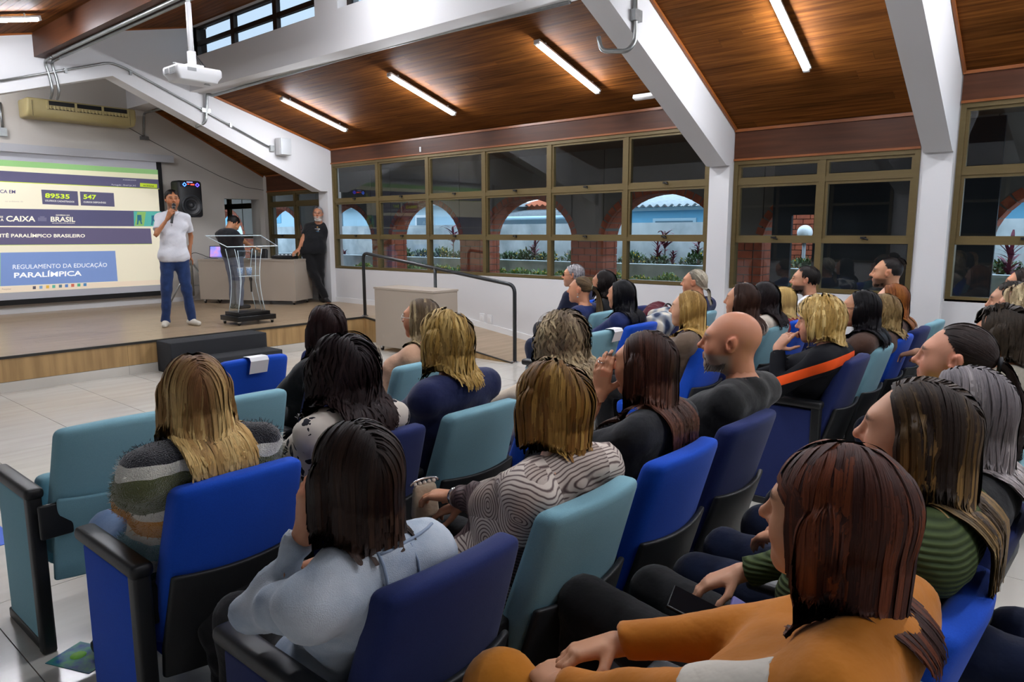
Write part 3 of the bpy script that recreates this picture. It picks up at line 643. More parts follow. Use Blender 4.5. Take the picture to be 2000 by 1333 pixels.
# portable loudspeaker on a tripod
YP = 12.35
c0 = ony(343, 352, YP); c1 = ony(395, 425, YP); sc = (c0+c1)/2
sp = empty('portable_speaker', (sc[0], YP, c1[2]-.0), label='black portable loudspeaker with blue and red lights behind the speaker', cat='speaker')
w_, h_ = .42, c0[2]-c1[2]
m_case = mat('speaker_case', '#141416', .45)
MB().rbox((0, .08, h_/2), (w_, .3, h_), .05, (3, 2, 3)).obj('case', m_case, sp)
MB().lathe([(.165, 0), (.165, .012), (.15, .018), (.13, .006), (.05, -.01), (.045, .012), (.02, .02)], 28, (0, -.072, .2), rotx(PI/2)).obj('woofer', mat('cone', '#1d1e21', .4), sp)
MB().tube([(.168*math.cos(a), -.085, .2+.168*math.sin(a)) for a in np.arange(28)*2*PI/28], .008, 6, closed=True).obj('ring', mat('ring', '#33363a', .3), sp)
MB().box((0, -.072, h_-.07), (.34, .01, .085)).obj('panel', m_black, sp)
for x, c in ((-.1, '#3b6bff'), (.12, '#4a3bff')):
    MB().tube([(x+.03*math.cos(a), -.08, h_-.07+.03*math.sin(a)) for a in np.arange(4)*PI/2], .006, 6, closed=True).obj('light', mat('led_'+c[1:], c, .4, emit=(c, 4)), sp)
MB().box((.035, -.079, h_-.066), (.06, .006, .018)).box((-.035, -.079, h_-.06), (.03, .006, .01)).obj('display', mat('led_red', '#ff4030', .4, emit=('#ff3020', 3)), sp)
MB().box((-.01, -.079, h_-.028), (.1, .006, .012)).obj('label_strip', mat('led_white', '#9fa6ff', .4, emit=('#8f98ff', 1.2)), sp)
ts = empty('speaker_stand', (sc[0], YP+.08, HS), label='silver tripod stand under the portable loudspeaker', cat='stand')
MB().tube([(0, 0, .12), (0, 0, c1[2]-HS)], .018, 10).obj('pole', m_galv, ts)
for k in range(3):
    a = -.9+k*2*PI/3; d = np.array([math.cos(a), math.sin(a), 0])
    MB().tube([(0, 0, .72), d*.46+[0, 0, .01]], .014, 8).obj('leg', m_galv, ts); MB().tube([(0, 0, .3), d*.26+[0, 0, .32]], .008, 6).obj('brace', m_galv, ts); MB().sphere(d*.46+[0, 0, .012], .018, 8, 5).obj('foot', m_black, ts)
# things on the desk
def desk_pt(s, d, z=0): return np.array([A[0], A[1], HS+.766+z])+u*s-nback*(-d)*-1 if False else np.array([A[0], A[1], HS+.766+z])+u*s+nback*d
RD = ang
lp = empty('laptop', desk_pt(1.62, .22), RD+.25, 'open laptop with a bright screen on the left end of the desk', 'laptop')
MB().rbox((0, 0, .009), (.33, .23, .018), .004, (1, 1, 1)).obj('keyboard_base', m_greypl, lp)
MB().box((0, -.115-.03, .115), (.33, .008, .21), rotx(.25)).obj('lid', m_black, lp)
MB().box((0, -.138, .115), (.30, .004, .185), rotx(.25)).obj('display', mat('laptop_display', '#6a78d8', .3, emit=('#5868c8', .8), var=((9, 9, 9), 1.0, '#e58a4a')), lp)
mx = empty('mixer', desk_pt(.28, .2), RD, 'small black audio mixer with white controls on the desk', 'mixer')
MB().rbox((0, 0, .03), (.36, .26, .05), .008, (1, 1, 1), rotx(.06)).obj('case', m_black, mx)
MB().box((0, -.01, .06), (.3, .2, .006), rotx(.06)).obj('faceplate', mat('mixer_face', '#cfd2d4', .5, var=((90, 90, 20), 1.0, '#2a2b2d')), mx)
for i in range(8):
    for j in range(3): MB().lathe([(.008, 0), (.006, .018)], 8, (-.13+.037*i, -.07+.055*j, .062)).obj('knob', m_black if (i+j) % 2 else m_white, mx)
pp = empty('paper_sheets', desk_pt(.78, .12), RD+.2, 'white papers in front of the man at the desk', 'paper')
for i in range(3): MB().box((.03*i-.1, .02*i, .002+.002*i), (.3, .21, .0015), rotz(.15*i)).obj('sheet', m_trimwhite, pp)
oc = empty('office_chair', desk_pt(.95, .8, -.766), RD+PI/2+1.2, 'black rounded chair behind the desk', 'chair')
MB().rbox((0, 0, .46), (.48, .48, .07), .03, (2, 2, 1)).obj('seat', m_black, oc)
MB().rbox((0, -.22, .72), (.46, .06, .42), .03, (3, 1, 3), rotx(-.1)).obj('backrest', m_black, oc)
MB().tube([(0, 0, .08), (0, 0, .44)], .03, 10).obj('post', m_black, oc)
for k in range(5):
    a = k*2*PI/5; MB().tube([(0, 0, .1), (.28*math.cos(a), .28*math.sin(a), .05)], .018, 6).obj('leg', m_black, oc); MB().sphere((.28*math.cos(a), .28*math.sin(a), .028), .027, 8, 6).obj('castor', m_black, oc)
dc = empty('desk_cable', desk_pt(1.5, .1), 0, 'thin black cable trailing over the desk beside the laptop', 'cable')
MB().tube(bend([(0, 0, .01), (-.15, .0, .02), (-.28, .05, .09), (-.35, .15, .12), (-.4, .3, .02)], .08), .005, 5).obj('wire', m_cable, dc)
ps = empty('power_strip', desk_pt(1.3, .16), RD, 'small black power adapter on the desk', 'adapter'); MB().rbox((0, 0, .02), (.14, .06, .04), .008, (1, 1, 1)).obj('case', m_black, ps)
# ================================================================== auditorium chairs
def fabric(name, c, c2): return mat(name, c, .85, spec=.2, sheen=.08, var=((260, 260, 260), .35, c2), bump=((500, 500, 500), .12))
FAB = {'royal': fabric('royal_fabric', '#1247b4', '#1a55c8'), 'navy': fabric('navy_fabric', '#1b2656', '#222e62'), 'teal': fabric('teal_fabric', '#77a3b0', '#85b0bc')}
CNAME = {'royal': 'royal blue', 'navy': 'navy blue', 'teal': 'light teal'}
m_shell = mat('chair_shell', '#1d1e20', .5, bump=((400, 400, 400), .1)); m_arm = mat('chair_arm', '#191a1c', .42)
ZT = .885
def back_deform(v, z0, z1):
    v = v.copy(); t = (v[:, 2]-z0)/(z1-z0); w = 1.06-.1*t
    v[:, 0] *= w; v[:, 1] += -.034*(1-(v[:, 0]/.21)**2)+.15*(1-np.clip(t, 0, 1.1))-.0; v[:, 2] += -.012*(v[:, 0]/.21)**2*t; return v
CH = {}
def chair_meshes(c, fold):
    key = (c, fold)
    if key in CH: return CH[key]
    M = {}
    z0, z1 = .36, ZT
    def bf(v): v = v.copy(); v[:, 2] += (z0+z1)/2; v[:, 1] += .045; v[:, 1] *= (1.1-.25*np.clip((v[:, 2]-z0)/(z1-z0), 0, 1))[:]; return back_deform(v, z0, z1)
    M['backrest'] = MB().rbox((0, 0, 0), (.42, .095, z1-z0), .03, (8, 1, 7), None, bf).mesh('backrest', FAB[c])
    s0, s1 = .27, .60
    def sf(v):
        v = v.copy(); v[:, 2] += (s0+s1)/2; e = (v[:, 0]/.21)**2; v[:, 2] += .018*e*(v[:, 2] > .5); v = back_deform(v, z0, z1); v[:, 1] -= .018; return v
    M['back_shell'] = MB().rbox((0, 0, 0), (.415, .022, s1-s0), .01, (8, 1, 4), None, sf).mesh('back_shell', m_shell if fold != 'plain' else FAB[c])
    if fold == 'down':
        M['seat'] = MB().rbox((0, .39, .40), (.44, .46, .1), .035, (4, 4, 1), None).mesh('seat', FAB[c])
        M['seat_pan'] = MB().rbox((0, .36, .33), (.4, .36, .06), .02, (2, 2, 1)).mesh('seat_pan', FAB[c])
    else:
        M['seat'] = MB().rbox((0, .30, .46), (.41, .1, .36), .035, (4, 1, 4), rotx(-.1)).mesh('seat', FAB[c])
        M['seat_pan'] = MB().rbox((0, .355, .44), (.38, .05, .3), .02, (2, 1, 2), rotx(-.1)).mesh('seat_pan', m_shell)
    def armf(v): v = v.copy(); v[:, 2] += -.012*np.clip(v[:, 1]/.2, -1, 1)*(v[:, 1] < 0)*0; return v
    M['armrest'] = MB().rbox((.265, .34, .635), (.062, .42, .034), .014, (1, 3, 1)).mesh('armrest', m_arm)
    M['support'] = MB().bounds((.255, .2, .04), (.275, .26, .62)).bounds((.258, .2, .3), (.272, .44, .36)).box((.265, .25, .02), (.05, .42, .04)).tube([(.265, .42, .36), (.265, .42, .62)], .012, 6).mesh('support', m_arm)
    M['bracket'] = MB().rbox((-.215, .075, .53), (.11, .02, .13), .008, (1, 1, 1)).mesh('bracket', m_arm)
    M['hinge'] = MB().rbox((.225, .17, .5), (.06, .05, .12), .01, (1, 1, 1)).mesh('hinge', m_arm)
    M['hinge_l'] = MB().rbox((-.225, .17, .5), (.06, .05, .12), .01, (1, 1, 1)).mesh('hinge', m_arm)
    for sd, n in ((-1, 'L'), (1, 'R')):
        x = .265*sd
        M['panel'+n] = MB().rbox((x, .34, .32), (.034, .37, .56), .008, (1, 2, 2)).mesh('end_panel', FAB[c])
        M['edge'+n] = MB().rbox((x, .138, .315), (.05, .05, .63), .01, (1, 1, 2)).mesh('panel_edge', m_arm)
        M['foot'+n] = MB().rbox((x, .34, .022), (.04, .42, .044), .008, (1, 1, 1)).mesh('panel_foot', m_arm)
        M['capp'+n] = MB().rbox((x, .33, .632), (.066, .45, .045), .018, (1, 3, 1)).mesh('armrest', m_arm)
    CH[key] = M; return M
def chair(x, y, c, label, fold='down', endL=False, endR=False, group='auditorium chairs in rows', rz=0.0):
    t = empty('auditorium_chair', (x, y, 0), rz, label, 'chair', group); M = chair_meshes(c, fold)
    link('backrest', M['backrest'], t); link('back_shell', M['back_shell'], t); link('seat', M['seat'], t); link('seat_pan', M['seat_pan'], t)
    link('hinge', M['hinge'], t); link('hinge', M['hinge_l'], t)
    if fold == 'plain' and endL: link('bracket', M['bracket'], t)
    if endL:
        link('end_panel', M['panelL'], t); link('panel_edge', M['edgeL'], t); link('panel_foot', M['footL'], t); link('armrest', M['cappL'], t)
    if endR:
        link('end_panel', M['panelR'], t); link('panel_edge', M['edgeR'], t); link('panel_foot', M['footR'], t); link('armrest', M['cappR'], t)
    else: link('armrest', M['armrest'], t); link('support', M['support'], t)
    return t
ROWY = {'0': 3.70, 'A': 2.86, 'B': 1.93, 'C': 1.03, 'D': .17, 'E': -.70}
ROWYR = {'0': 3.48, 'A': 2.80, 'B': 1.965, 'C': 1.115, 'D': .24}
def LX(k): return 1.03+.53*k
def RXk(k): return 4.28+.53*k
SEAT = {}
def put(row, blk, k, c, who, fold='down', endL=False, endR=False):
    x = LX(k) if blk == 'L' else RXk(k); y = (ROWY if blk == 'L' else ROWYR)[row]
    chair(x, y, c, '%s fabric auditorium chair %s' % (CNAME[c], who), fold, endL, endR); SEAT[row+blk+str(k)] = (x, y)
def paper(x, y, label):
    p = empty('paper_sign', (x, y, ZT), label=label, cat='paper', group='reserved papers on chair tops')
    pts = [(-.035, .075), (-.035, .02), (-.038, .002), (-.05, -.0), (-.062, -.012), (-.075, -.1)]
    V = []; 
    prof = [(.052, -.07), (.05, -.02), (.042, .006), (.0, .009), (-.042, .006), (-.052, -.02), (-.05+.035, -.11)]
    prof = [(.066, -.06), (.06, -.015), (.045, .0075), (.0, .0095), (-.022, .0075), (-.034, -.012), (-.008, -.085)]
    m = MB()
    for (a, b), (c, d) in zip(prof[:-1], prof[1:]): m.add([(-.055, a, b), (.055, a, b), (.055, c, d), (-.055, c, d)], [(0, 1, 2, 3)])
    m.obj('sheet', mat('paper', '#e4e5e8', .8), p)
# left block
put('0', 'L', 2, 'royal', 'with a white paper over its back, before the carpet steps', 'up', False, False); put('0', 'L', 3, 'navy', 'mostly hidden at the aisle end of the front row', 'up')
paper(LX(2)-.02, ROWY['0']-.028, 'white paper folded over the royal blue front chair')
put('A', 'L', 0, 'teal', 'standing empty at the far left with a teal end panel', 'plain', True); put('A', 'L', 1, 'teal', 'standing empty, behind the long blonde hair', 'plain'); put('A', 'L', 2, 'navy', 'under the woman in black with straight brown hair'); put('A', 'L', 3, 'teal', 'under the woman in the beige short sleeved top')
put('B', 'L', 0, 'royal', 'under the woman in the fuzzy striped sweater', 'down', True); put('B', 'L', 1, 'navy', 'under the woman in the leopard print top'); put('B', 'L', 2, 'teal', 'under the woman in the plain navy top'); put('B', 'L', 3, 'royal', 'under the woman with long curly blonde hair')
put('C', 'L', 0, 'navy', 'under the woman in the pale denim jacket', 'down', True); put('C', 'L', 1, 'teal', 'under the woman in the striped satin blouse'); put('C', 'L', 2, 'royal', 'under the woman resting her hand against her face'); put('C', 'L', 3, 'navy', 'under the bald man in black')
put('D', 'L', 0, 'teal', 'under the woman in mustard in the foreground', 'down', True); put('D', 'L', 1, 'royal', 'under the woman in the olive green sweater'); put('D', 'L', 2, 'navy', 'under the woman with silver hair'); put('D', 'L', 3, 'teal', 'under the ponytailed woman in lime yellow')
# right block
put('0', 'R', 2, 'teal', 'under the woman in navy polo with a long ponytail'); put('0', 'R', 3, 'navy', 'under the man with long dark curly hair')
chair(6.35, 4.2, 'royal', 'royal blue fabric auditorium chair under the grey haired man at the front right'); SEAT['XR0'] = (6.35, 4.2)
put('A', 'R', 0, 'teal', 'with a white paper, in the middle of the hall', 'up', True); put('A', 'R', 1, 'royal', 'under the woman in navy with straight black hair'); put('A', 'R', 2, 'navy', 'holding the plaid blanket', 'down'); put('A', 'R', 3, 'teal', 'under the woman with swept-back grey blonde hair')
paper(RXk(0)+.06, ROWYR['A']-.028, 'white paper folded over the teal chair')
put('B', 'R', 0, 'royal', 'under the blonde woman in the taupe coat'); put('B', 'R', 1, 'navy', 'under the woman wearing a headband'); put('B', 'R', 2, 'teal', 'under the woman with dark curly hair'); put('B', 'R', 3, 'royal', 'under the blonde in the red hoodie'); put('B', 'R', 4, 'navy', 'under the bearded man in white')
put('C', 'R', 0, 'navy', 'under the woman in black and orange', 'down', True); put('C', 'R', 1, 'teal', 'under the black haired woman in glasses'); put('C', 'R', 2, 'royal', 'under the woman with wavy light hair'); put('C', 'R', 3, 'navy', 'under the red haired woman'); put('C', 'R', 4, 'teal', 'under the man with a topknot by the wall')
put('D', 'R', 0, 'teal', 'under the person in clear glasses and grey sweater'); put('D', 'R', 1, 'royal', 'under the person in maroon at the right edge'); put('D', 'R', 2, 'navy', 'under the man leaning forward at the right edge'); put('D', 'R', 4, 'teal', 'under the woman in glasses at the far right edge')
put('E', 'L', 2, 'navy', 'under the person in dark jeans, right edge')
# ================================================================== people: bodies grown as one smooth surface
def surf_nets(F, xs, ys, zs):
    S = F < 0; nx, ny, nz = F.shape
    if not S.any(): return np.zeros((0, 3)), np.zeros((0, 4), int)
    s8 = S.astype(np.int8)
    cnt = sum(s8[a:nx-1+a, b:ny-1+b, c:nz-1+c] for a in (0, 1) for b in (0, 1) for c in (0, 1))
    act = (cnt > 0) & (cnt < 8); I, J, K = np.nonzero(act); n = len(I)
    idx = -np.ones(act.shape, int); idx[I, J, K] = np.arange(n)
    acc = np.zeros((n, 3)); num = np.zeros(n); G = (xs, ys, zs)
    for ax in range(3):
        o = [i for i in range(3) if i != ax]
        for b in (0, 1):
            for c in (0, 1):
                d0 = [0, 0, 0]; d0[o[0]] = b; d0[o[1]] = c; d1 = list(d0); d1[ax] = 1
                f0 = F[I+d0[0], J+d0[1], K+d0[2]]; f1 = F[I+d1[0], J+d1[1], K+d1[2]]
                m = (f0 < 0) != (f1 < 0); t = np.where(m, f0/np.where(m, f0-f1, 1), 0)
                ijk = (I, J, K); p = np.empty((n, 3))
                for q in range(3):
                    g = G[q]; lo = g[ijk[q]+d0[q]]
                    p[:, q] = lo+(t*(g[ijk[q]+d1[q]]-lo) if q == ax else 0)
                acc += p*m[:, None]; num += m
    V = acc/num[:, None]; quads = []
    for ax in range(3):
        sl0 = [slice(None)]*3; sl1 = [slice(None)]*3; sl0[ax] = slice(0, -1); sl1[ax] = slice(1, None)
        A, B = S[tuple(sl0)], S[tuple(sl1)]; e = np.argwhere(A != B)
        o = [(ax+1) % 3, (ax+2) % 3]; e = e[(e[:, o[0]] > 0) & (e[:, o[1]] > 0) & (e[:, o[0]] < F.shape[o[0]]-1) & (e[:, o[1]] < F.shape[o[1]]-1)]
        if not len(e): continue
        fl = A[tuple(e.T)]; q = []
        for du, dv in ((-1, -1), (0, -1), (0, 0), (-1, 0)):
            c = e.copy(); c[:, o[0]] += du; c[:, o[1]] += dv; q.append(idx[tuple(c.T)])
        q = np.stack(q, 1); q[~fl] = q[~fl][:, ::-1]; quads.append(q)
    return V, np.vstack(quads)

def cap(a, b, ra, rb=None, k=.03, flat=False): return ('c', np.array(a, float), np.array(b, float), ra, ra if rb is None else rb, k, flat)
def ell(c, r, k=.03, R=None): return ('e', np.array(c, float), np.ones(3)*np.asarray(r, float), np.eye(3) if R is None else np.asarray(R), k)
def prim_box(p):
    if p[0] == 'c': r = max(p[3], p[4]); return np.minimum(p[1], p[2])-r, np.maximum(p[1], p[2])+r
    r = p[2].max(); return p[1]-r, p[1]+r
def prim_d(p, X, Y, Z):
    if p[0] == 'c':
        a, b = p[1], p[2]; ba = b-a; L2 = max(ba@ba, 1e-9)
        tt = ((X-a[0])*ba[0]+(Y-a[1])*ba[1]+(Z-a[2])*ba[2])/L2; t = np.clip(tt, 0, 1)
        d = np.sqrt((X-a[0]-t*ba[0])**2+(Y-a[1]-t*ba[1])**2+(Z-a[2]-t*ba[2])**2)-(p[3]+(p[4]-p[3])*t)
        if p[6]: d = np.maximum(d, (tt-1)*math.sqrt(L2))
        return d
    c, r, R = p[1], p[2], p[3]; x, y, z = X-c[0], Y-c[1], Z-c[2]
    u = (R[0, 0]*x+R[1, 0]*y+R[2, 0]*z)/r[0]; v = (R[0, 1]*x+R[1, 1]*y+R[2, 1]*z)/r[1]; w = (R[0, 2]*x+R[1, 2]*y+R[2, 2]*z)/r[2]
    k0 = np.sqrt(u*u+v*v+w*w); k1 = np.sqrt((u/r[0])**2+(v/r[1])**2+(w/r[2])**2)
    return k0*(k0-1)/np.maximum(k1, 1e-9)
def smin(a, b, k):
    h = np.maximum(k-np.abs(a-b), 0)/k; return np.minimum(a, b)-h*h*k*.25
def smax(a, b, k): return -smin(-a, -b, k)
def infl(p, d):
    if p[0] == 'c': return ('c', p[1], p[2], p[3]+d, p[4]+d)+p[5:]
    return ('e', p[1], p[2]+d, p[3], p[4])
def grid_field(prims, lo, hi, h, subs=(), noise=0.0, seed=0, cuts=()):
    lo = np.array(lo)-3*h; hi = np.array(hi)+3*h
    xs, ys, zs = [np.arange(lo[i], hi[i]+h, h) for i in range(3)]; G = (xs, ys, zs)
    F = np.ones((len(xs), len(ys), len(zs)), np.float32)
    for p in prims:
        a, b = prim_box(p); k = p[-1] if p[0] == 'e' else p[5]; m = k+2.5*h
        sl = [slice(*np.searchsorted(G[i], (a[i]-m, b[i]+m))) for i in range(3)]
        X, Y, Z = np.meshgrid(*[G[i][sl[i]] for i in range(3)], indexing='ij', sparse=True)
        if 0 in [len(G[i][sl[i]]) for i in range(3)]: continue
        F[tuple(sl)] = smin(F[tuple(sl)], prim_d(p, X, Y, Z), max(k, 1e-4))
    for p in subs:
        a, b = prim_box(p); k = p[-1] if p[0] == 'e' else p[5]; m = k+2.5*h
        sl = [slice(*np.searchsorted(G[i], (a[i]-m, b[i]+m))) for i in range(3)]
        X, Y, Z = np.meshgrid(*[G[i][sl[i]] for i in range(3)], indexing='ij', sparse=True)
        if 0 in [len(G[i][sl[i]]) for i in range(3)]: continue
        F[tuple(sl)] = smax(F[tuple(sl)], -prim_d(p, X, Y, Z), max(k, 1e-4))
    X, Y, Z = np.meshgrid(xs, ys, zs, indexing='ij', sparse=True)
    if noise:
        r = np.random.RandomState(seed)
        for i in range(6):
            f = r.randn(3)*(9+4*i); g = r.randn(3)*(7+3*i); F += noise*(1.0 if i < 3 else .6)*np.sin(X*f[0]+Y*f[1]+Z*f[2]+r.rand()*6+2.2*np.sin(X*g[0]+Y*g[1]+Z*g[2]+r.rand()*6)).astype(np.float32)
    for pt, nn in cuts:      # keep the side the normal points away from
        F = np.maximum(F, ((X-pt[0])*nn[0]+(Y-pt[1])*nn[1]+(Z-pt[2])*nn[2]).astype(np.float32))
    return F, xs, ys, zs
def sdf_mesh(prims, h, subs=(), noise=0.0, seed=0, cuts=(), box=None):
    if box is None:
        bb = [prim_box(p) for p in prims]; lo = np.min([b[0] for b in bb], 0); hi = np.max([b[1] for b in bb], 0)
    else: lo, hi = box
    return surf_nets(*grid_field(prims, lo, hi, h, subs, noise, seed, cuts))
def np_mesh(name, V, Q, mats, cols=None, uv=None, nv=None):
    me = bpy.data.meshes.new(name); me.vertices.add(len(V)); me.vertices.foreach_set('co', np.asarray(V, np.float32).reshape(-1))
    n = len(Q); me.loops.add(n*4); me.loops.foreach_set('vertex_index', np.asarray(Q, np.int32).reshape(-1))
    me.polygons.add(n); me.polygons.foreach_set('loop_start', np.arange(n, dtype=np.int32)*4)
    try: me.polygons.foreach_set('loop_total', np.full(n, 4, np.int32))
    except Exception: pass
    me.polygons.foreach_set('use_smooth', np.ones(n, bool))
    for m in (mats if isinstance(mats, (list, tuple)) else [mats]): me.materials.append(m)
    if cols is not None:
        a = me.color_attributes.new('Col', 'FLOAT_COLOR', 'POINT'); a.data.foreach_set('color', np.hstack([cols, np.ones((len(V), 1))]).astype(np.float32).reshape(-1))
    if nv is not None:
        a = me.attributes.new('Nrm', 'FLOAT_VECTOR', 'POINT'); a.data.foreach_set('vector', np.asarray(nv, np.float32).reshape(-1))
    if uv is not None:
        u = me.uv_layers.new(name='UVMap'); u.data.foreach_set('uv', np.asarray(uv, np.float32)[np.asarray(Q).reshape(-1)].reshape(-1))
    me.update(calc_edges=True); return me

def ik(S, H, l1, l2, hint):
    """elbow of a two-bone limb"""
    S, H = np.array(S, float), np.array(H, float); d = H-S; L = np.linalg.norm(d); L = min(L, (l1+l2)*.998); dn = nrm(d); H = S+dn*L
    a = (l1*l1-l2*l2+L*L)/(2*L); h = math.sqrt(max(l1*l1-a*a, 0)); q = np.array(hint, float); q = nrm(q-dn*(q@dn))
    return S+dn*a+q*h, H
def hand_prims(W, d, nr, side, curl=.5, spread=.1, s=1.0, point=False):
    """palm and five fingers; W wrist, d towards the fingers, nr = back of the hand, side = +1 thumb on d x nr side"""
    d = nrm(d); nr = np.asarray(nr, float); nr = nrm(nr-d*(nr@d)); t = np.cross(d, nr)*side; P = []; tips = []
    def at(x, y, z): return W+s*(t*x+d*y+nr*z)
    P += [cap(at(.014, .01, 0), at(.026, .082, .003), .017*s, .0125*s, .012), cap(at(0, .0, 0), at(.008, .088, .004), .019*s, .0125*s, .012), cap(at(-.012, .0, 0), at(-.012, .086, .003), .018*s, .012*s, .012), cap(at(-.018, .012, 0), at(-.03, .076, .0), .016*s, .011*s, .012)]
    fl = ((.027, .084, .072, .0), (.009, .09, .08, .02), (-.011, .087, .074, .06), (-.03, .077, .058, .1))
    for i, (x, y, L, dc) in enumerate(fl):
        p = at(x, y, .002); c = curl*(1+dc); c = .12 if (point and i == 0) else c; a = 0.0
        dx = t*(x*spread*8)
        for j, (fr, r0, r1) in enumerate(((.45, .0098, .0088), (.32, .0088, .008), (.23, .008, .0068))):
            a += c*(.75 if j == 0 else .95); v = nrm(d*math.cos(a)-nr*math.sin(a)+dx); q = p+v*L*fr*s
            P.append(cap(p, q, r0*s, r1*s, .004)); p = q
        tips.append((p, v))
    p = at(.026, .02, -.006); th = nrm(t*.75+d*.65-nr*.35*(1+curl)); q = p+th*.042*s; P.append(cap(p, q, .0145*s, .011*s, .01))
    v2 = nrm(t*.3+d*.95-nr*(.2+.4*curl)); r = q+v2*.032*s; P.append(cap(q, r, .0105*s, .0095*s, .004)); w = r+nrm(v2-nr*.2)*.024*s; P.append(cap(r, w, .0095*s, .0075*s, .004)); tips.append((w, v2))
    return P, tips

def head_prims(c, R, s, male=False, nose=1.0, jaw=1.0):
    def at(x, y, z): return c+R@(np.array([x, y, z])*s)
    def E(x, y, z, r, k, RR=None): return ell(at(x, y, z), np.array(r)*s, k, R if RR is None else R@RR)
    m = 1.06 if male else 1.0
    P = [E(0, -.016, .028, (.075, .096, .088), .03), E(0, .028, -.02, (.062, .068, .082), .04), E(0, .036, -.07, (.05*m*jaw, .05, .044*m), .04),
         cap(at(0, .078, -.1), at(0, .08, -.096), .017*s*m, None, .03), cap(at(-.034, .076, .026), at(.034, .076, .026), .0155*s, None, .03),
         E(-.04, .06, -.028, (.026, .026, .03), .03), E(.04, .06, -.028, (.026, .026, .03), .03),
         cap(at(0, .092, .02), at(0, .114*nose, -.016), .0075*s, .009*s*m, .012), cap(at(0, .112*nose, -.02), at(0, .117*nose, -.021), .0105*s*m, None, .008),
         E(-.011, .098, -.027, (.009, .011, .008), .008), E(.011, .098, -.027, (.009, .011, .008), .008),
         cap(at(-.018, .088, -.053), at(0, .0965, -.0515), .0062*s, .0078*s, .007), cap(at(.018, .088, -.053), at(0, .0965, -.0515), .0062*s, .0078*s, .007),
         cap(at(-.016, .087, -.064), at(0, .0945, -.065), .0062*s, .008*s, .007), cap(at(.016, .087, -.064), at(0, .0945, -.065), .0062*s, .008*s, .007)]
    for sd in (-1, 1):
        P += [E(.077*sd, -.006, -.004, (.008, .019, .031), .008, rotx(.25)@rotz(-.35*sd)), E(.081*sd, -.016, .008, (.007, .012, .022), .006, rotz(-.5*sd))]
    sub = [E(-.031, .098, .006, (.016, .014, .010), .012), E(.031, .098, .006, (.016, .014, .010), .012), E(.087, .0, .0, (.008, .009, .016), .006), E(-.087, .0, .0, (.008, .009, .016), .006)]
    return P, sub

m_skin = attr_mat('skin', .48, .35, sub=.06)
m_hair = attr_mat('hair', .52, .22)
def _hair_nodes():
    N = m_hair.node_tree; b = N.nodes['Principled BSDF']; at = [n for n in N.nodes if n.type == 'ATTRIBUTE'][0]
    uv = N.nodes.new('ShaderNodeUVMap'); uv.uv_map = 'UVMap'; mp = N.nodes.new('ShaderNodeMapping'); mp.inputs['Scale'].default_value = (1, 1, 1); N.links.new(uv.outputs[0], mp.inputs[0])
    no = N.nodes.new('ShaderNodeTexNoise'); no.inputs['Scale'].default_value = 1.0; no.inputs['Detail'].default_value = 2; N.links.new(mp.outputs[0], no.inputs['Vector'])
    mr = N.nodes.new('ShaderNodeMapRange'); mr.inputs[1].default_value = .3; mr.inputs[2].default_value = .7; mr.inputs[3].default_value = .72; mr.inputs[4].default_value = 1.25; N.links.new(no.outputs['Fac'], mr.inputs[0])
    mx = N.nodes.new('ShaderNodeVectorMath'); mx.operation = 'SCALE'; N.links.new(at.outputs['Color'], mx.inputs[0]); N.links.new(mr.outputs[0], mx.inputs['Scale']); N.links.new(mx.outputs[0], b.inputs['Base Color'])
    bp = N.nodes.new('ShaderNodeBump'); bp.inputs['Strength'].default_value = .3; bp.inputs['Distance'].default_value = .003; N.links.new(no.outputs['Fac'], bp.inputs['Height']); N.links.new(bp.outputs[0], b.inputs['Normal'])
    an = N.nodes.new('ShaderNodeAttribute'); an.attribute_name = 'Nrm'; vt = N.nodes.new('ShaderNodeVectorTransform'); vt.vector_type = 'NORMAL'; vt.convert_from = 'OBJECT'; vt.convert_to = 'WORLD'
    N.links.new(an.outputs['Vector'], vt.inputs[0]); N.links.new(vt.outputs[0], bp.inputs['Normal'])
_hair_nodes()
def H(c): return np.array(lin(c))
class Fig: pass
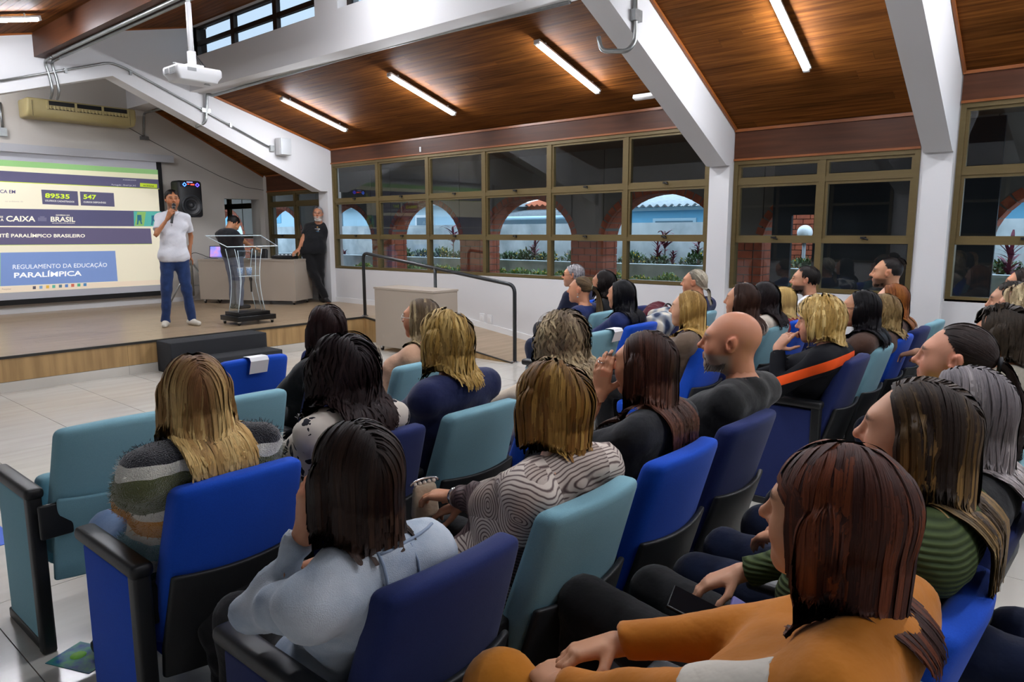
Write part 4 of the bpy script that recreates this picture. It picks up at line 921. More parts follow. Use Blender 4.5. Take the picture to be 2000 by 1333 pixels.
def skin_paint(V, f):
    """skin colour with lips, brows, stubble and scalp in head coordinates"""
    L = ((V-f.hc) @ f.hR)/f.hs; x, y, z = L[:, 0], L[:, 1], L[:, 2]
    C = np.tile(f.skin, (len(V), 1)); near = (np.abs(x) < .1) & (z > -.13) & (z < .14) & (np.abs(y) < .13)
    def mixin(w, col):
        w = np.clip(w*near, 0, 1)[:, None]; C[:] = C*(1-w)+np.asarray(col)*w
    red = f.skin*np.array([1.12, .8, .76])
    mixin(np.exp(-(((np.abs(x)-.045)/.02)**2+((z+.03)/.022)**2))*(y > .03)*.55, red)
    mixin(np.exp(-((x/.02)**2+((z+.02)/.015)**2))*(y > .09)*.45, red)
    mixin((np.abs(x) > .074)*.5*(np.abs(z) < .045), red)
    if f.lips is not None: mixin(np.clip(1.6-((x/.024)**2+((z+.058)/.0105)**2)*1.3, 0, 1)*(y > .075)*.8, f.lips)
    if f.brow is not None: mixin(np.clip(1.7-(((np.abs(x)-.033)/.021)**2+((z-.031+.1*(np.abs(x)-.033))/.0062)**2)*1.2, 0, 1)*(y > .05)*.9, f.brow)
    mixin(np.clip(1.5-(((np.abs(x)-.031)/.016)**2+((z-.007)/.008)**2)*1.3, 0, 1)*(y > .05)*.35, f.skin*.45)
    if f.stubble is not None:
        col, amt = f.stubble
        mixin(np.clip((-.038-z)/.012, 0, 1)*np.clip((y+.02)/.03, 0, 1)*amt*(1-np.clip(1.6-((x/.02)**2+((z+.058)/.011)**2)*1.3, 0, 1)), col)
    v = L-np.array([0, -.016, .028]); v = v/np.maximum(np.linalg.norm(v, axis=1, keepdims=True), 1e-6)
    if f.scalp is not None: mixin((hairline(v) < f.hl)*(v[:, 2] > -.55)*(np.abs(x) < .075+.02*(z > .04))*f.scalpw, f.scalp)
    return np.clip(C, 0, 1)
def hairline(v): return v[:, 1]*.85-v[:, 2]*.6+np.maximum(0, np.abs(v[:, 0])-.75)*(-.3)

def grow_hair(f, o):
    """locks combed over the head and falling over the body (mesh strips)"""
    rs = np.random.RandomState(o.get('seed', 1)); n = o['n']; steps = o['steps']; s = f.hs
    root = []; hl = o.get('hl', .12)
    while len(root) < n:
        v = rs.randn(4*n, 3); v /= np.linalg.norm(v, axis=1, keepdims=True)
        ok = (hairline(v)+rs.randn(4*n)*.03 < hl) & (v[:, 2] > o.get('zmin', -.45))
        root += list(v[ok])
    v = np.array(root[:n]); er = np.array([.075, .096, .088])+.003
    part = o.get('part', 0.0)
    p = v*er+np.array([0, -.016, .028]); L = o['len']*(1-o.get('lvar', .12)*rs.rand(n))
    thick = o.get('thick', .018)*rs.rand(n)**1.3+.003
    sgn = np.where(p[:, 0]+rs.randn(n)*.004 > part, 1.0, -1.0); style = o['style']
    top = np.clip((v[:, 2]-.35)/.5, 0, 1)
    W = lambda q: f.hc+(q*s) @ f.hR.T
    Vd = lambda q: q @ f.hR.T
    P = W(p); out = [P.copy()]; nrmv = Vd(v); Nn = [nrmv.copy()]
    if style in ('fall', 'curl'):
        flow = np.stack([sgn*(.8*top+.12), -.5*top-.3*(v[:, 1] > .2)-.05, -.35-.9*(1-top)], 1)
    elif style == 'back':
        tie = np.array(o['tie']); flow = tie-p
    else:
        fx = o.get('sweep', .35); flow = np.stack([v[:, 0]*.6+sgn*fx*top, v[:, 1]*.55-.12+o.get('fwd', 0)*top, v[:, 2]*.2-.45*(1-top)], 1)
    d = Vd(flow/np.maximum(np.linalg.norm(flow, axis=1, keepdims=True), 1e-6))
    g = np.array([0, 0, -1.0]); ds = L/steps; zcut = o.get('zcut'); zc = None if zcut is None else zcut+rs.randn(n)*o.get('zj', .008)
    cprims = f.coll; tieW = W(np.array(o['tie'])) if style == 'back' else None
    keep = Vd(np.array([[0, -1.0, 0]]))[0]; face = W(np.array([[0, .07, -.01]]))[0]; fdir = Vd(np.array([[0, 1.0, 0]]))[0]; sx = Vd(np.array([[1.0, 0, 0]]))[0]
    def dist(Q):
        D = np.full(len(Q), 9.0)
        for q in cprims: D = np.minimum(D, prim_d(q, Q[:, 0], Q[:, 1], Q[:, 2]))
        return D
    vol = o.get('vol', 0.0)
    for k in range(steps):
        t = k/steps
        if style in ('fall', 'curl'):
            des = g[None]*(.35+1.2*min(1, t*2.2))+d*.35
            if t > .45 and o.get('inward'): des = des+(f.hc-P)*np.array([1, 1, 0])*o['inward']*4
        elif style == 'back':
            des = (tieW-P); des /= np.maximum(np.linalg.norm(des, axis=1, keepdims=True), 1e-6)
        else: des = d+g[None]*o.get('grav', .25)
        d = d*.6+des*.4; d /= np.maximum(np.linalg.norm(d, axis=1, keepdims=True), 1e-6)
        mv = np.ones(n)
        if zc is not None: mv = np.clip((P[:, 2]-zc)/.02, 0, 1)
        P = P+d*(ds*mv)[:, None]
        if style in ('fall', 'curl'):      # keep the face free
            q = ((P-f.hc) @ f.hR)/s; fr = (q[:, 1] > .045) & (q[:, 2] < .055) & (np.abs(q[:, 0]) < .072)
            P = P+np.outer(fr*np.sign(q[:, 0]+1e-6)*(.074-np.abs(q[:, 0]))*s*.6, sx)-np.outer(fr*.02*s, fdir)
        e = 1e-3; D = dist(P); gr = np.stack([dist(P+np.eye(3)[i]*e)-D for i in range(3)], 1)/e
        gr /= np.maximum(np.linalg.norm(gr, axis=1, keepdims=True), 1e-6)
        want = thick*(1+vol*math.sin(min(1, t*1.4)*PI))*min(1, .25+t*3.5)+(.006 if style == 'fall' else 0)+o.get('lift', 0.0)*math.sin(min(1, .12+t*1.25)*PI*.85)+.017*np.clip((f.Nk[2]+.03-P[:, 2])/.05, 0, 1); push = np.maximum(0, want-D)
        if style != 'short' or t < .4 or o['len'] < .065: push = push-np.maximum(0, D-want)*np.clip((P[:, 2]-(f.hc[2]-.05*s))/.06, 0, 1)*.7
        P = P+gr*push[:, None]
        out.append(P.copy()); Nn.append(gr)
        if style == 'back' and o.get('stop', True):
            stop = np.linalg.norm(tieW-P, axis=1) < .03; ds = np.where(stop, ds*.2, ds)
    path = np.stack(out, 1); NN = np.stack(Nn, 1)
    if style == 'back': o = dict(o, wave=o.get('wave0', 0.0))
    return lock_mesh(f, path, NN, o, rs)
def lock_mesh(f, path, NN, o, rs):
    n, K, _ = path.shape; T = np.gradient(path, axis=1); T /= np.maximum(np.linalg.norm(T, axis=2, keepdims=True), 1e-6)
    B = np.cross(T, NN); B /= np.maximum(np.linalg.norm(B, axis=2, keepdims=True), 1e-6); N2 = np.cross(B, T); tt = np.linspace(0, 1, K)[None, :, None]
    wv = o.get('wave', 0.0)
    if wv:
        ph = rs.rand(n, 1, 1)*6.28; fr = o.get('freq', 14.0)*(1+.25*rs.randn(n, 1, 1)); a = wv*np.clip(tt*2.5, 0, 1)
        path = path+B*np.sin(tt*fr+ph)*a+N2*np.abs(np.cos(tt*fr*.9+ph))*a*.8
        T = np.gradient(path, axis=1); T /= np.maximum(np.linalg.norm(T, axis=2, keepdims=True), 1e-6); B = np.cross(T, N2); B /= np.maximum(np.linalg.norm(B, axis=2, keepdims=True), 1e-6)
    w = o.get('w', .006)*(.7+.6*rs.rand(n, 1, 1))*np.minimum(1, .6+tt*3)*np.clip((1.06-tt)*3.2, o.get('tip', .4), 1)
    ro = rs.randn(n, 1, 1)*o.get('roll', .1); B = B*np.cos(ro)+N2*np.sin(ro)
    V = np.stack([path-B*w, path+B*w], 2).reshape(-1, 3)
    base = (np.arange(n)*K*2)[:, None, None]; q0 = base+np.arange(K-1)[None, :, None]*2
    Q = np.concatenate([q0, q0+1, q0+3, q0+2], 2).reshape(-1, 4)
    c0, c1 = H(o['col'][0]), H(o['col'][1]); ch = H(o.get('hi', o['col'][1])); az = np.arctan2(path[:, K//2, 0]-f.hc[0], path[:, K//2, 1]-f.hc[1]); hw = np.clip(.5+.5*np.sin(az*19+3*np.sin(az*7+1)+o.get('seed', 1))+.12*rs.randn(n), 0, 1)**2*min(1.0, o.get('hip', .12)*3.2); hw = hw[:, None, None]
    tc = np.clip((tt-o.get('c0', .15))/o.get('cr', .7), 0, 1)
    C = c0*(1-tc)+c1*tc; hw = hw*np.clip(tt*3, 0, 1); C = C*(1-hw)+ch*hw
    C = C*(.88+.24*rs.rand(n, 1, 1)); C = np.broadcast_to(C[:, :, None, :], (n, K, 2, 3)).reshape(-1, 3)
    u = rs.rand(n, 1)*500+np.zeros((n, K)); wd = o.get('w', .006)*900; vv = np.broadcast_to(np.linspace(0, 1, K)[None]*3+rs.rand(n, 1)*50, (n, K))
    f.uv = np.stack([np.stack([u, vv], -1), np.stack([u+wd, vv], -1)], 2).reshape(-1, 2)
    f.nv = np.repeat((NN/np.maximum(np.linalg.norm(NN, axis=2, keepdims=True), 1e-6)).reshape(-1, 3), 2, 0)
    return V, Q, C
def pony(f, o):
    """tail of hair from the tie point"""
    rs = np.random.RandomState(5); n = o['n2']; K = 16; tie = f.hc+f.hR@(np.array(o['tie'])*f.hs); back = f.hR@np.array([0, -1.0, .25])
    a = rs.rand(n)*6.28; rr = np.sqrt(rs.rand(n))*o.get('r', .022); P = tie+np.outer(np.cos(a)*rr, f.hR[:, 0])+np.outer(np.sin(a)*rr, f.hR[:, 2])*.8; d = np.tile(nrm(back), (n, 1)); out = [P]; L = o['tail']*(1-.25*rs.rand(n)); off = .006+.02*rs.rand(n)
    Nn = [np.stack([np.cos(a), np.zeros(n)-.3, np.sin(a)], 1)]
    for k in range(K-1):
        d = d*.6+(np.array([0, 0, -1.0])+np.stack([np.cos(a), np.sin(a), 0*a], 1)*.12*(1 if k < 7 else -.4)*o.get('bush', 1.0))*.4; d /= np.linalg.norm(d, axis=1, keepdims=True); P = P+d*(L/K)[:, None]
        D = np.full(n, 9.0)
        for q in f.coll: D = np.minimum(D, prim_d(q, P[:, 0], P[:, 1], P[:, 2]))
        P = P+np.outer(np.maximum(0, off-D), nrm((0, -1, .1))); out.append(P); Nn.append(np.stack([np.cos(a), np.sin(a)-.2, 0*a], 1))
    return lock_mesh(f, np.stack(out, 1), np.stack(Nn, 1), dict(o, c0=0, cr=.8), rs)

def person(name, label, base, head, pose='sit', male=False, hy=0.0, hp=0.0, hrl=0.0, ty=0.0, skin='#c98f6e', top='long', topm=None, botm=None, shoem=None, hair=None, hands=None, size=1.0, bulk=1.0, near=False, lips='#a8574d', brow='#3a2a20', stubble=None, eyes=True, hs=None, knees=None, feet=None, skirt=False, neck=.0, hoff=0.0, fuzz=0.0, headz=0.0, sleeve=.6, collar=False, rise=0.0, wrinkle=.0022, legvis=True, yaw=0.0, cat='person', nose=1.0):
    """base = world floor point under the hips, head = world centre of the head; local +Y is where the hips face"""
    f = Fig(); Ry = rotz(yaw); b0 = np.array([base[0], base[1], rise])
    hc = Ry.T @ (np.array(head, float)-b0); s = hs or (1.03 if male else .97)*size; f.hs = s
    f.hc = hc; f.hR = rotz(hy)@rotx(-hp)@roty(hrl); hR = f.hR
    f.skin = H(skin); f.lips = None if lips is None else H(lips)*.6+f.skin*.4; f.brow = None if brow is None else H(brow); f.stubble = None if stubble is None else (H(stubble[0]), stubble[1])
    f.hl = .1; f.scalp = None; f.scalpw = 1.0
    if hair: f.scalp = H(hair['col'][0])*.8; f.hl = hair.get('hl', .12)-.02; f.scalpw = hair.get('scalpw', 1.0)
    t = empty('person', b0, yaw, label, cat)
    h = .012 if near else .016; hh = .005 if near else .007
    k = bulk*size; side = np.array([math.cos(ty), math.sin(ty), 0]); fwd = np.array([-math.sin(ty), math.cos(ty), 0])
    pz = .53 if pose == 'sit' else .94*size
    Pv = np.array([0, 0, pz]); Nk = hc+hR@np.array([0, -.045, -.13])*s+np.array([0, -.012, -.035 if pose == 'sit' else -.045])
    if pose == 'sit': Cs = Pv*.36+Nk*.64+np.array([0, .0, 0]); Ws = Pv*.68+Nk*.32+np.array([0, .0, 0])
    else: Cs = Pv*.33+Nk*.67+np.array([0, -.01, 0]); Ws = Pv*.68+Nk*.32
    sw = (.168 if male else .150)*k; shz = -.045 if pose == 'sit' else -.06
    SL, SR_ = Nk-side*sw+[0, 0, shz], Nk+side*sw+[0, 0, shz]
    cw_ = (.085 if male else .068)*k
    torso = [cap(Pv-[.06*k, 0, 0], Pv+[.06*k, 0, 0], .122*k, None, .06), cap(Ws-side*.05*k, Ws+side*.05*k, (.106 if male else .097)*k, None, .08), cap(Cs-side*cw_, Cs+side*cw_, (.108 if male else .097)*k, None, .08), cap(SL+fwd*-.01, SR_+fwd*-.01, .052*k, None, .06), cap(Nk-[0, 0, .03], Nk-side*.09*k-[0, 0, .03], .05*k, .045*k, .05), cap(Nk-[0, 0, .03], Nk+side*.09*k-[0, 0, .03], .05*k, .045*k, .05)]
    if not male: torso += [ell(Cs+fwd*.085*k+side*.06*k-[0, 0, .01], (.062*k, .055*k, .065*k), .06), ell(Cs+fwd*.085*k-side*.06*k-[0, 0, .01], (.062*k, .055*k, .065*k), .06)]
    else: torso += [ell(Ws+fwd*.04*k, (.12*k, .1*k, .13*k), .08)]
    nkp = [cap(Nk+[0, .0, -.03], hc+hR@np.array([0, -.028, -.06])*s, (.056 if male else .05)*size, (.056 if male else .048)*size, .035)]
    la, lf = (.285 if male else .265)*size, (.255 if male else .235)*size
    hands = hands or {}; armp = {}; handp = []; tips_all = {}; W_ = {}
    for sd, S0, nm in ((-1, SL, 'L'), (1, SR_, 'R')):
        o = hands.get(nm, {}); tg = np.array(o.get('at', (.075*sd, .27, .665) if pose == 'sit' else (.26*sd, .03, pz-.12)), float)
        if o.get('world'): tg = Ry.T @ (tg-b0)
        if o.get('hrel'): tg = hc+np.array(o['hrel'])
        E, Hn = ik(S0, tg, la, lf, o.get('hint', (.75*sd, -.5, -.55) if pose == 'sit' else (.4*sd, -.9, 0)))
        armp[nm] = (S0, E, Hn); fd = nrm(Hn-E); d = nrm(np.array(o.get('dir', fd*.6+np.array([-.35*sd, .45, -.25]) if pose == 'sit' else fd), float)); nr = np.array(o.get('back', (0, .1, 1.0) if pose == 'sit' else (sd*1.0, 0, 0)), float)
        hp_, tips = hand_prims(Hn+fd*.01, d, nr, o.get('thumb', -sd), o.get('curl', .45), o.get('spread', .06), size*(1.0 if male else .93), o.get('point', False))
        handp.append((hp_, o.get('fine', False), Hn)); tips_all[nm] = tips; W_[nm] = (Hn, fd)
    am = 1.0 if male else .9
    arms = []
    for nm in 'LR':
        S0, E, Hn = armp[nm]; arms += [cap(S0, E, .046*k*am, .037*k*am, .03), cap(E, Hn, .037*k*am, .026*size*am, .015)]
    # legs
    legs = []; ank = []
    if pose == 'sit':
        kn = knees or {}; 
        for sd, nm in ((-1, 'L'), (1, 'R')):
            hip = Pv+np.array([.088*sd*k, .02, -.02]); K_ = np.array(kn.get(nm, (.105*sd, .43*size, .515)), float); A_ = np.array((feet or {}).get(nm, (K_[0]+.01*sd, K_[1]-.02, .09)), float)
            legs.append((hip, K_, A_)); ank.append((A_, np.array((feet or {}).get(nm+'d', (.15*sd, 1, 0)), float)))
    else:
        kn = knees or {}; ft = feet or {}
        for sd, nm in ((-1, 'L'), (1, 'R')):
            hip = Pv+np.array([.09*sd*k, 0, -.04]); A_ = np.array(ft.get(nm, (.14*sd, 0, .085)), float); K_ = np.array(kn.get(nm, (hip+A_)/2+[0, .03, 0]), float)
            legs.append((hip, K_, A_)); ank.append((A_, np.array(ft.get(nm+'d', (.3*sd, 1, 0)), float)))
    legp = []
    for hip, K_, A_ in legs: legp += [cap(hip, K_, (.088 if pose == 'sit' else .09)*k, .056*k, .05), cap(K_, A_, .056*k, .038*size, .03)]
    feetp = []
    for A_, fd in ank:
        fd = nrm(fd); feetp += [cap(A_+[0, 0, -.02], A_-np.array([0, 0, .045])-fd*.035, .036*size, .034*size, .02), cap(A_-[0, 0, .045], A_-[0, 0, .06]+fd*.14*size, .036*size, .028*size, .03)]
    hdp, hsub = head_prims(hc, hR, s, male, nose)
    # --- skin: coarse body, fine head, fine hands, one mesh
    coarse = torso+nkp+arms+legp+feetp
    parts = []
    hlo = hc-np.array([.13, .15, .155])*s; hhi = hc+np.array([.13, .15, .15])*s
    V, Q = sdf_mesh(coarse, .03); parts.append((V, Q))
    V, Q = sdf_mesh(hdp+nkp, hh, hsub, box=(hlo, hhi)); parts.append((V, Q))
    for hp_, fine, Hn in handp:
        fa = [p for p in arms if np.linalg.norm(p[2]-Hn) < 1e-6]
        V, Q = sdf_mesh(hp_+fa, .0036 if fine else .0075, box=(np.min([prim_box(p)[0] for p in hp_], 0), np.max([prim_box(p)[1] for p in hp_], 0))); parts.append((V, Q))
    nv = np.cumsum([0]+[len(p[0]) for p in parts]); V = np.vstack([p[0] for p in parts]); Q = np.vstack([p[1]+nv[i] for i, p in enumerate(parts)])
    link('body', np_mesh('body', V, Q, m_skin, skin_paint(V, f)), t)
    # --- clothes
    off = .014 if near else .016; tp = [infl(p, off) for p in torso]; cuts = []; subs = [cap(Nk+[0, .02, .02], Nk+[0, .07, .12], .066+neck, .08+neck, .015)]
    if hoff: tp.append(cap(Nk+[0, -.05, -.02], Nk+[0, -.09, -.07], .05, .06, .05)); tp += [cap(Nk-side*.09+[0, -.02, -.02], Nk+[0, -.1, -.05], .035, .04, .05), cap(Nk+side*.09+[0, -.02, -.02], Nk+[0, -.1, -.05], .035, .04, .05)]
    for nm in 'LR':
        S0, E, Hn = armp[nm]; loose = .014*(1.2 if not male else 1)
        if top == 'short': tp.append(cap(S0, S0+(E-S0)*sleeve, .046*k*am+.014, .041*k*am+.02, .03, True))
        elif top == 'long': fd = nrm(Hn-E); tp += [cap(S0, E, .046*k*am+.013+fuzz, .037*k*am+.013+fuzz, .03), cap(E, Hn-fd*.012, .037*k*am+.012+fuzz, .026*size+.01+fuzz, .015, True)]
    if pose == 'sit': tp.append(cap(Pv-[.08*k, -.03, .01], Pv+[.08*k, .03, -.01], .135*k, None, .05)); cuts.append(((0, 0, .46), (0, 0, -1)))
    else: tp.append(cap(Pv-[.07*k, 0, .02], Pv+[.07*k, 0, -.02], .132*k, None, .06)); cuts.append(((0, 0, pz-.10), (0, 0, -1)))
    V, Q = sdf_mesh(tp, h, subs, wrinkle+fuzz*.1, int(abs(base[0]*100)) % 97, cuts); tm = np_mesh('top', V, Q, topm); link('top', tm, t)
    if fuzz:      # loose fibres of the fluffy knit
        rs = np.random.RandomState(4); nn = np.empty(len(V)*3, np.float32); tm.vertices.foreach_get('normal', nn); nn = nn.reshape(-1, 3); i = rs.randint(0, len(V), 9000)
        a = V[i]+rs.randn(9000, 3)*.004; d_ = nn[i]+rs.randn(9000, 3)*.7; d_ /= np.linalg.norm(d_, axis=1, keepdims=True); u_ = np.cross(d_, rs.randn(9000, 3)); u_ /= np.linalg.norm(u_, axis=1, keepdims=True)
        L_ = (.007+.009*rs.rand(9000))[:, None]; FV = np.stack([a-u_*.0011, a+u_*.0011, a+d_*L_+u_*.0003, a+d_*L_-u_*.0003], 1).reshape(-1, 3)
        link('fuzz', np_mesh('fuzz', FV, np.arange(36000).reshape(-1, 4), topm), t)['kind'] = 'stuff'
    bp = []
    for hip, K_, A_ in legs:
        fd = nrm(A_-K_); bp += [cap(hip, K_, (.088 if pose == 'sit' else .092)*k+.01, .056*k+.014, .05), cap(K_, A_+fd*.03, .056*k+.013, .042*size+.014, .03, True)]
    bp.append(cap(Pv-[.06*k, 0, .01], Pv+[.06*k, 0, -.01], .126*k, None, .06)); bp.append(cap(Pv-[.05*k, 0, -.05], Pv+[.05*k, 0, .05], .11*k, None, .06))
    V, Q = sdf_mesh(bp, .02, (), .0025, 5); link('trousers', np_mesh('trousers', V, Q, botm), t)
    for A_, fd in ank:
        fd = nrm(fd); sp = [cap(A_+[0, 0, -.025], A_-np.array([0, 0, .04])-fd*.04, .044*size, .044*size, .03), cap(A_-[0, 0, .04], A_-[0, 0, .055]+fd*.15*size, .045*size, .036*size, .03)]
        V, Q = sdf_mesh(sp, .012 if pose == 'stand' else .018, (), 0, 0, [((0, 0, A_[2]-.085), nrm(fd*0+np.array([0, 0, -1.0])))]); sh = link('shoe', np_mesh('shoe', V, Q, shoem or m_black), t)
        if shoem and shoem.get('sole'): pass
    # --- eyes
    if eyes:
        for sd in (-1, 1):
            e = MB().sphere(hc+hR@np.array([.031*sd, .0738, .0055])*s, .0122*s, 10, 7).sphere(hc+hR@np.array([.031*sd, .0822, .0055])*s, (.0062*s, .0042*s, .0062*s), 8, 5, 1, hR); e.obj('eye', [m_eye, m_iris], t)
    # --- hair
    f.coll = [infl(p, 0.002) for p in hdp[:3]]+([infl(p, .003) for p in hdp[-4:]] if hair and hair['style'] == 'fall' else [])+[infl(p, .006) for p in nkp]+tp
    f.t = t; f.tips = tips_all; f.wr = W_; f.Nk = Nk; f.side = side; f.tp = tp; f.armp = armp; f.am = am; f.k = k; f.h = h
    if hair:
        V, Q, C = grow_hair(f, hair); UV = f.uv; NV = f.nv
        if hair.get('tail'):
            V2, Q2, C2 = pony(f, hair); Q = np.vstack([Q, Q2+len(V)]); V = np.vstack([V, V2]); C = np.vstack([C, C2]); UV = np.vstack([UV, f.uv]); NV = np.vstack([NV, f.nv])
        ho = link('hair', np_mesh('hair', V, Q, m_hair, np.clip(C, 0, 1), UV, NV), t)
        if hair.get('tail') and hair.get('band'):
            c = f.hc+f.hR@(np.array(hair['tie'])*s); MB().tube([c+f.hR@np.array([.02*math.cos(a), 0, .02*math.sin(a)]) for a in np.arange(12)*2*PI/12], .007, 6, closed=True).obj('hair_tie', mat('tie_'+hair['band'][1:], hair['band'], .6), t)
    return f
m_lens = glass_mat('spectacle_lens', (.97, .97, .97), 1.4, .6, 0.0, .5)
m_eye = mat('eye_white', '#d8d3cc', .2); m_iris = mat('iris', '#1c120c', .15)
def at_head(f, x, y, z): return f.hc+f.hR@(np.array([x, y, z])*f.hs)
def beard(f, col, full=1.0, dens=300):
    rs = np.random.RandomState(3); pts = []
    n = dens; x = rs.uniform(-1, 1, n); u = rs.rand(n)
    ang = x*1.5; r = .062; px = np.sin(ang)*.056; py = .082*np.cos(ang)+.006; pz = -.05-.055*u*np.cos(ang*.6)
    keep = ~((np.abs(px) < .02) & (pz > -.072)); px, py, pz = px[keep], py[keep]+.003, pz[keep]
    mx = rs.uniform(-.026, .026, n//5); px = np.r_[px, mx]; py = np.r_[py, .096-np.abs(mx)*.35]; pz = np.r_[pz, -.042-np.abs(mx)*.25+0*mx]
    root = np.stack([px, py, pz], 1); n = len(root); L = (.018+.012*rs.rand(n))*full; d = np.stack([px*3, .4+0*px, -1+0*px], 1); d /= np.linalg.norm(d, axis=1, keepdims=True)
    path = np.stack([root+d*(L*t)[:, None]-np.array([0, .003, 0]) for t in np.linspace(0, 1, 4)], 1); N = np.tile(np.stack([px*8, .9+0*px, -.2+0*px], 1)[:, None], (1, 4, 1)); N /= np.linalg.norm(N, axis=2, keepdims=True)
    path = f.hc+(path*f.hs) @ f.hR.T; N = N @ f.hR.T
    V, Q, C = lock_mesh(f, path, N, dict(col=(col, col), w=.0045, hip=0), rs); link('beard', np_mesh('beard', V, Q, m_hair, np.clip(C, 0, 1), f.uv, f.nv), f.t)
def glasses(f, col, metal=.2, clear=False, dark=False):
    m = mat('glasses_'+col[1:], col, .3, metal=metal); g = MB()
    for sd in (-1, 1):
        g.tube([at_head(f, .032*sd+.022*math.cos(a)*(1), .104-.006*abs(math.cos(a)), .004+.017*math.sin(a)) for a in np.arange(16)*2*PI/16], .0016*f.hs*(1.5 if clear else 1.2), 5, closed=True)
        g.tube([at_head(f, .054*sd, .1, .008), at_head(f, .079*sd, .05, .008), at_head(f, .083*sd, -.005, .012)], .0017, 5)
    g.tube([at_head(f, -.01, .106, .006), at_head(f, .01, .106, .006)], .0015, 5); go = g.obj('glasses', m, f.t)
    for sd in (-1, 1):
        a = np.arange(12)*2*PI/12; pts = [at_head(f, .032*sd+.021*math.cos(q), .104-.006*abs(math.cos(q)), .004+.016*math.sin(q)) for q in a]
        l = MB(); l.prism(pts, f.hR@np.array([0, .0015, 0])).obj('lens', mat('sunglass', '#0c0c0e', .15) if dark else m_lens, go)
def earring(f, sd, col='#e8e6df', r=.006, z=-.04, metal=.6, drop=None):
    m = mat('earring_'+col[1:], col, .2, metal=metal); MB().sphere(at_head(f, .084*sd, -.002, z+.006), r*.6, 8, 6).sphere(at_head(f, .086*sd, -.002, z-.006 if drop is None else z-drop), r, 10, 7).obj('earring', m, f.t)
def wristband(f, nm, m, w=.018, r=.032, back=.03, name='watch', face=None):
    Hn, fd = f.wr[nm]; c = Hn-fd*back; u = nrm(np.cross(fd, [0, 0, 1.0])); v = np.cross(fd, u); o = MB()
    for dz in np.linspace(-w/2, w/2, 3): o.tube([c+fd*dz+(u*math.cos(a)+v*math.sin(a))*r for a in np.arange(16)*2*PI/16], w*.28, 6, closed=True)
    b = o.obj(name, m, f.t)
    if face is not None: MB().rbox(c+face*(r+.004), (.034, .034, .011), .004, (1, 1, 1), axes(fd, face)).obj('watch_face', m_black, b)

def surf_pt(f, o, d, far=.6):
    """first point of the garment met from o along d (local coordinates)"""
    d = nrm(d); t = np.linspace(0, far, 240); P = np.array(o)+t[:, None]*d; F = np.full(len(t), 1.0)
    for q in f.tp: F = smin(F, prim_d(q, P[:, 0], P[:, 1], P[:, 2]), max(q[-1] if q[0] == 'e' else q[5], 1e-4))
    i = np.nonzero(F < 0)[0]; return None if not len(i) else P[i[0]]
def seam(f, pts, d, m, r=.0035, name='seam'):
    Q = [surf_pt(f, p, d) for p in pts]; Q = [q-nrm(d)*.002 for q in Q if q is not None]
    if len(Q) > 2: MB().tube(Q, r, 5).obj(name, m, f.t)
def emblem(f, o, d, shapes, name='emblem'):
    """flat print on a garment: shapes = (dx, dz, w, h, colour)"""
    d = nrm(d); x = nrm(np.cross(d, [0, 0, 1.0]))
    for sx, sz, w, h, c in shapes:
        p = surf_pt(f, np.array(o)+x*sx+np.array([0, 0, sz]), d)
        if p is not None: MB().box(p-d*.004, (w, .008, h), np.array([x, d, np.cross(x, d)]).T).obj(name, mat('print_'+c[1:], c, .7), f.t)

def collar_ring(f, m, r=.066, h=.03):
    """folded shirt collar round the neck"""
    c = f.Nk+np.array([0, .012, .012]); V = []; n = 24; F = []
    for i in range(n+1):
        a = math.radians(100)+math.radians(340)*i/n; u = np.array([math.cos(a), math.sin(a)*.95, 0]); dip = -.022*max(0, math.sin(a))
        for (rr, zz) in ((r*.93, h+dip), (r*1.0, h+.004+dip), (r*1.18, -.012+dip*1.6), (r*1.12, -.012+dip*1.6)): V.append(c+u*rr+np.array([0, 0, zz]))
    for i in range(n):
        a = 4*i; F += [(a+j, a+j+1, a+4+j+1, a+4+j) for j in range(3)]
    MB().add(V, F, 0, True).obj('collar', m, f.t)
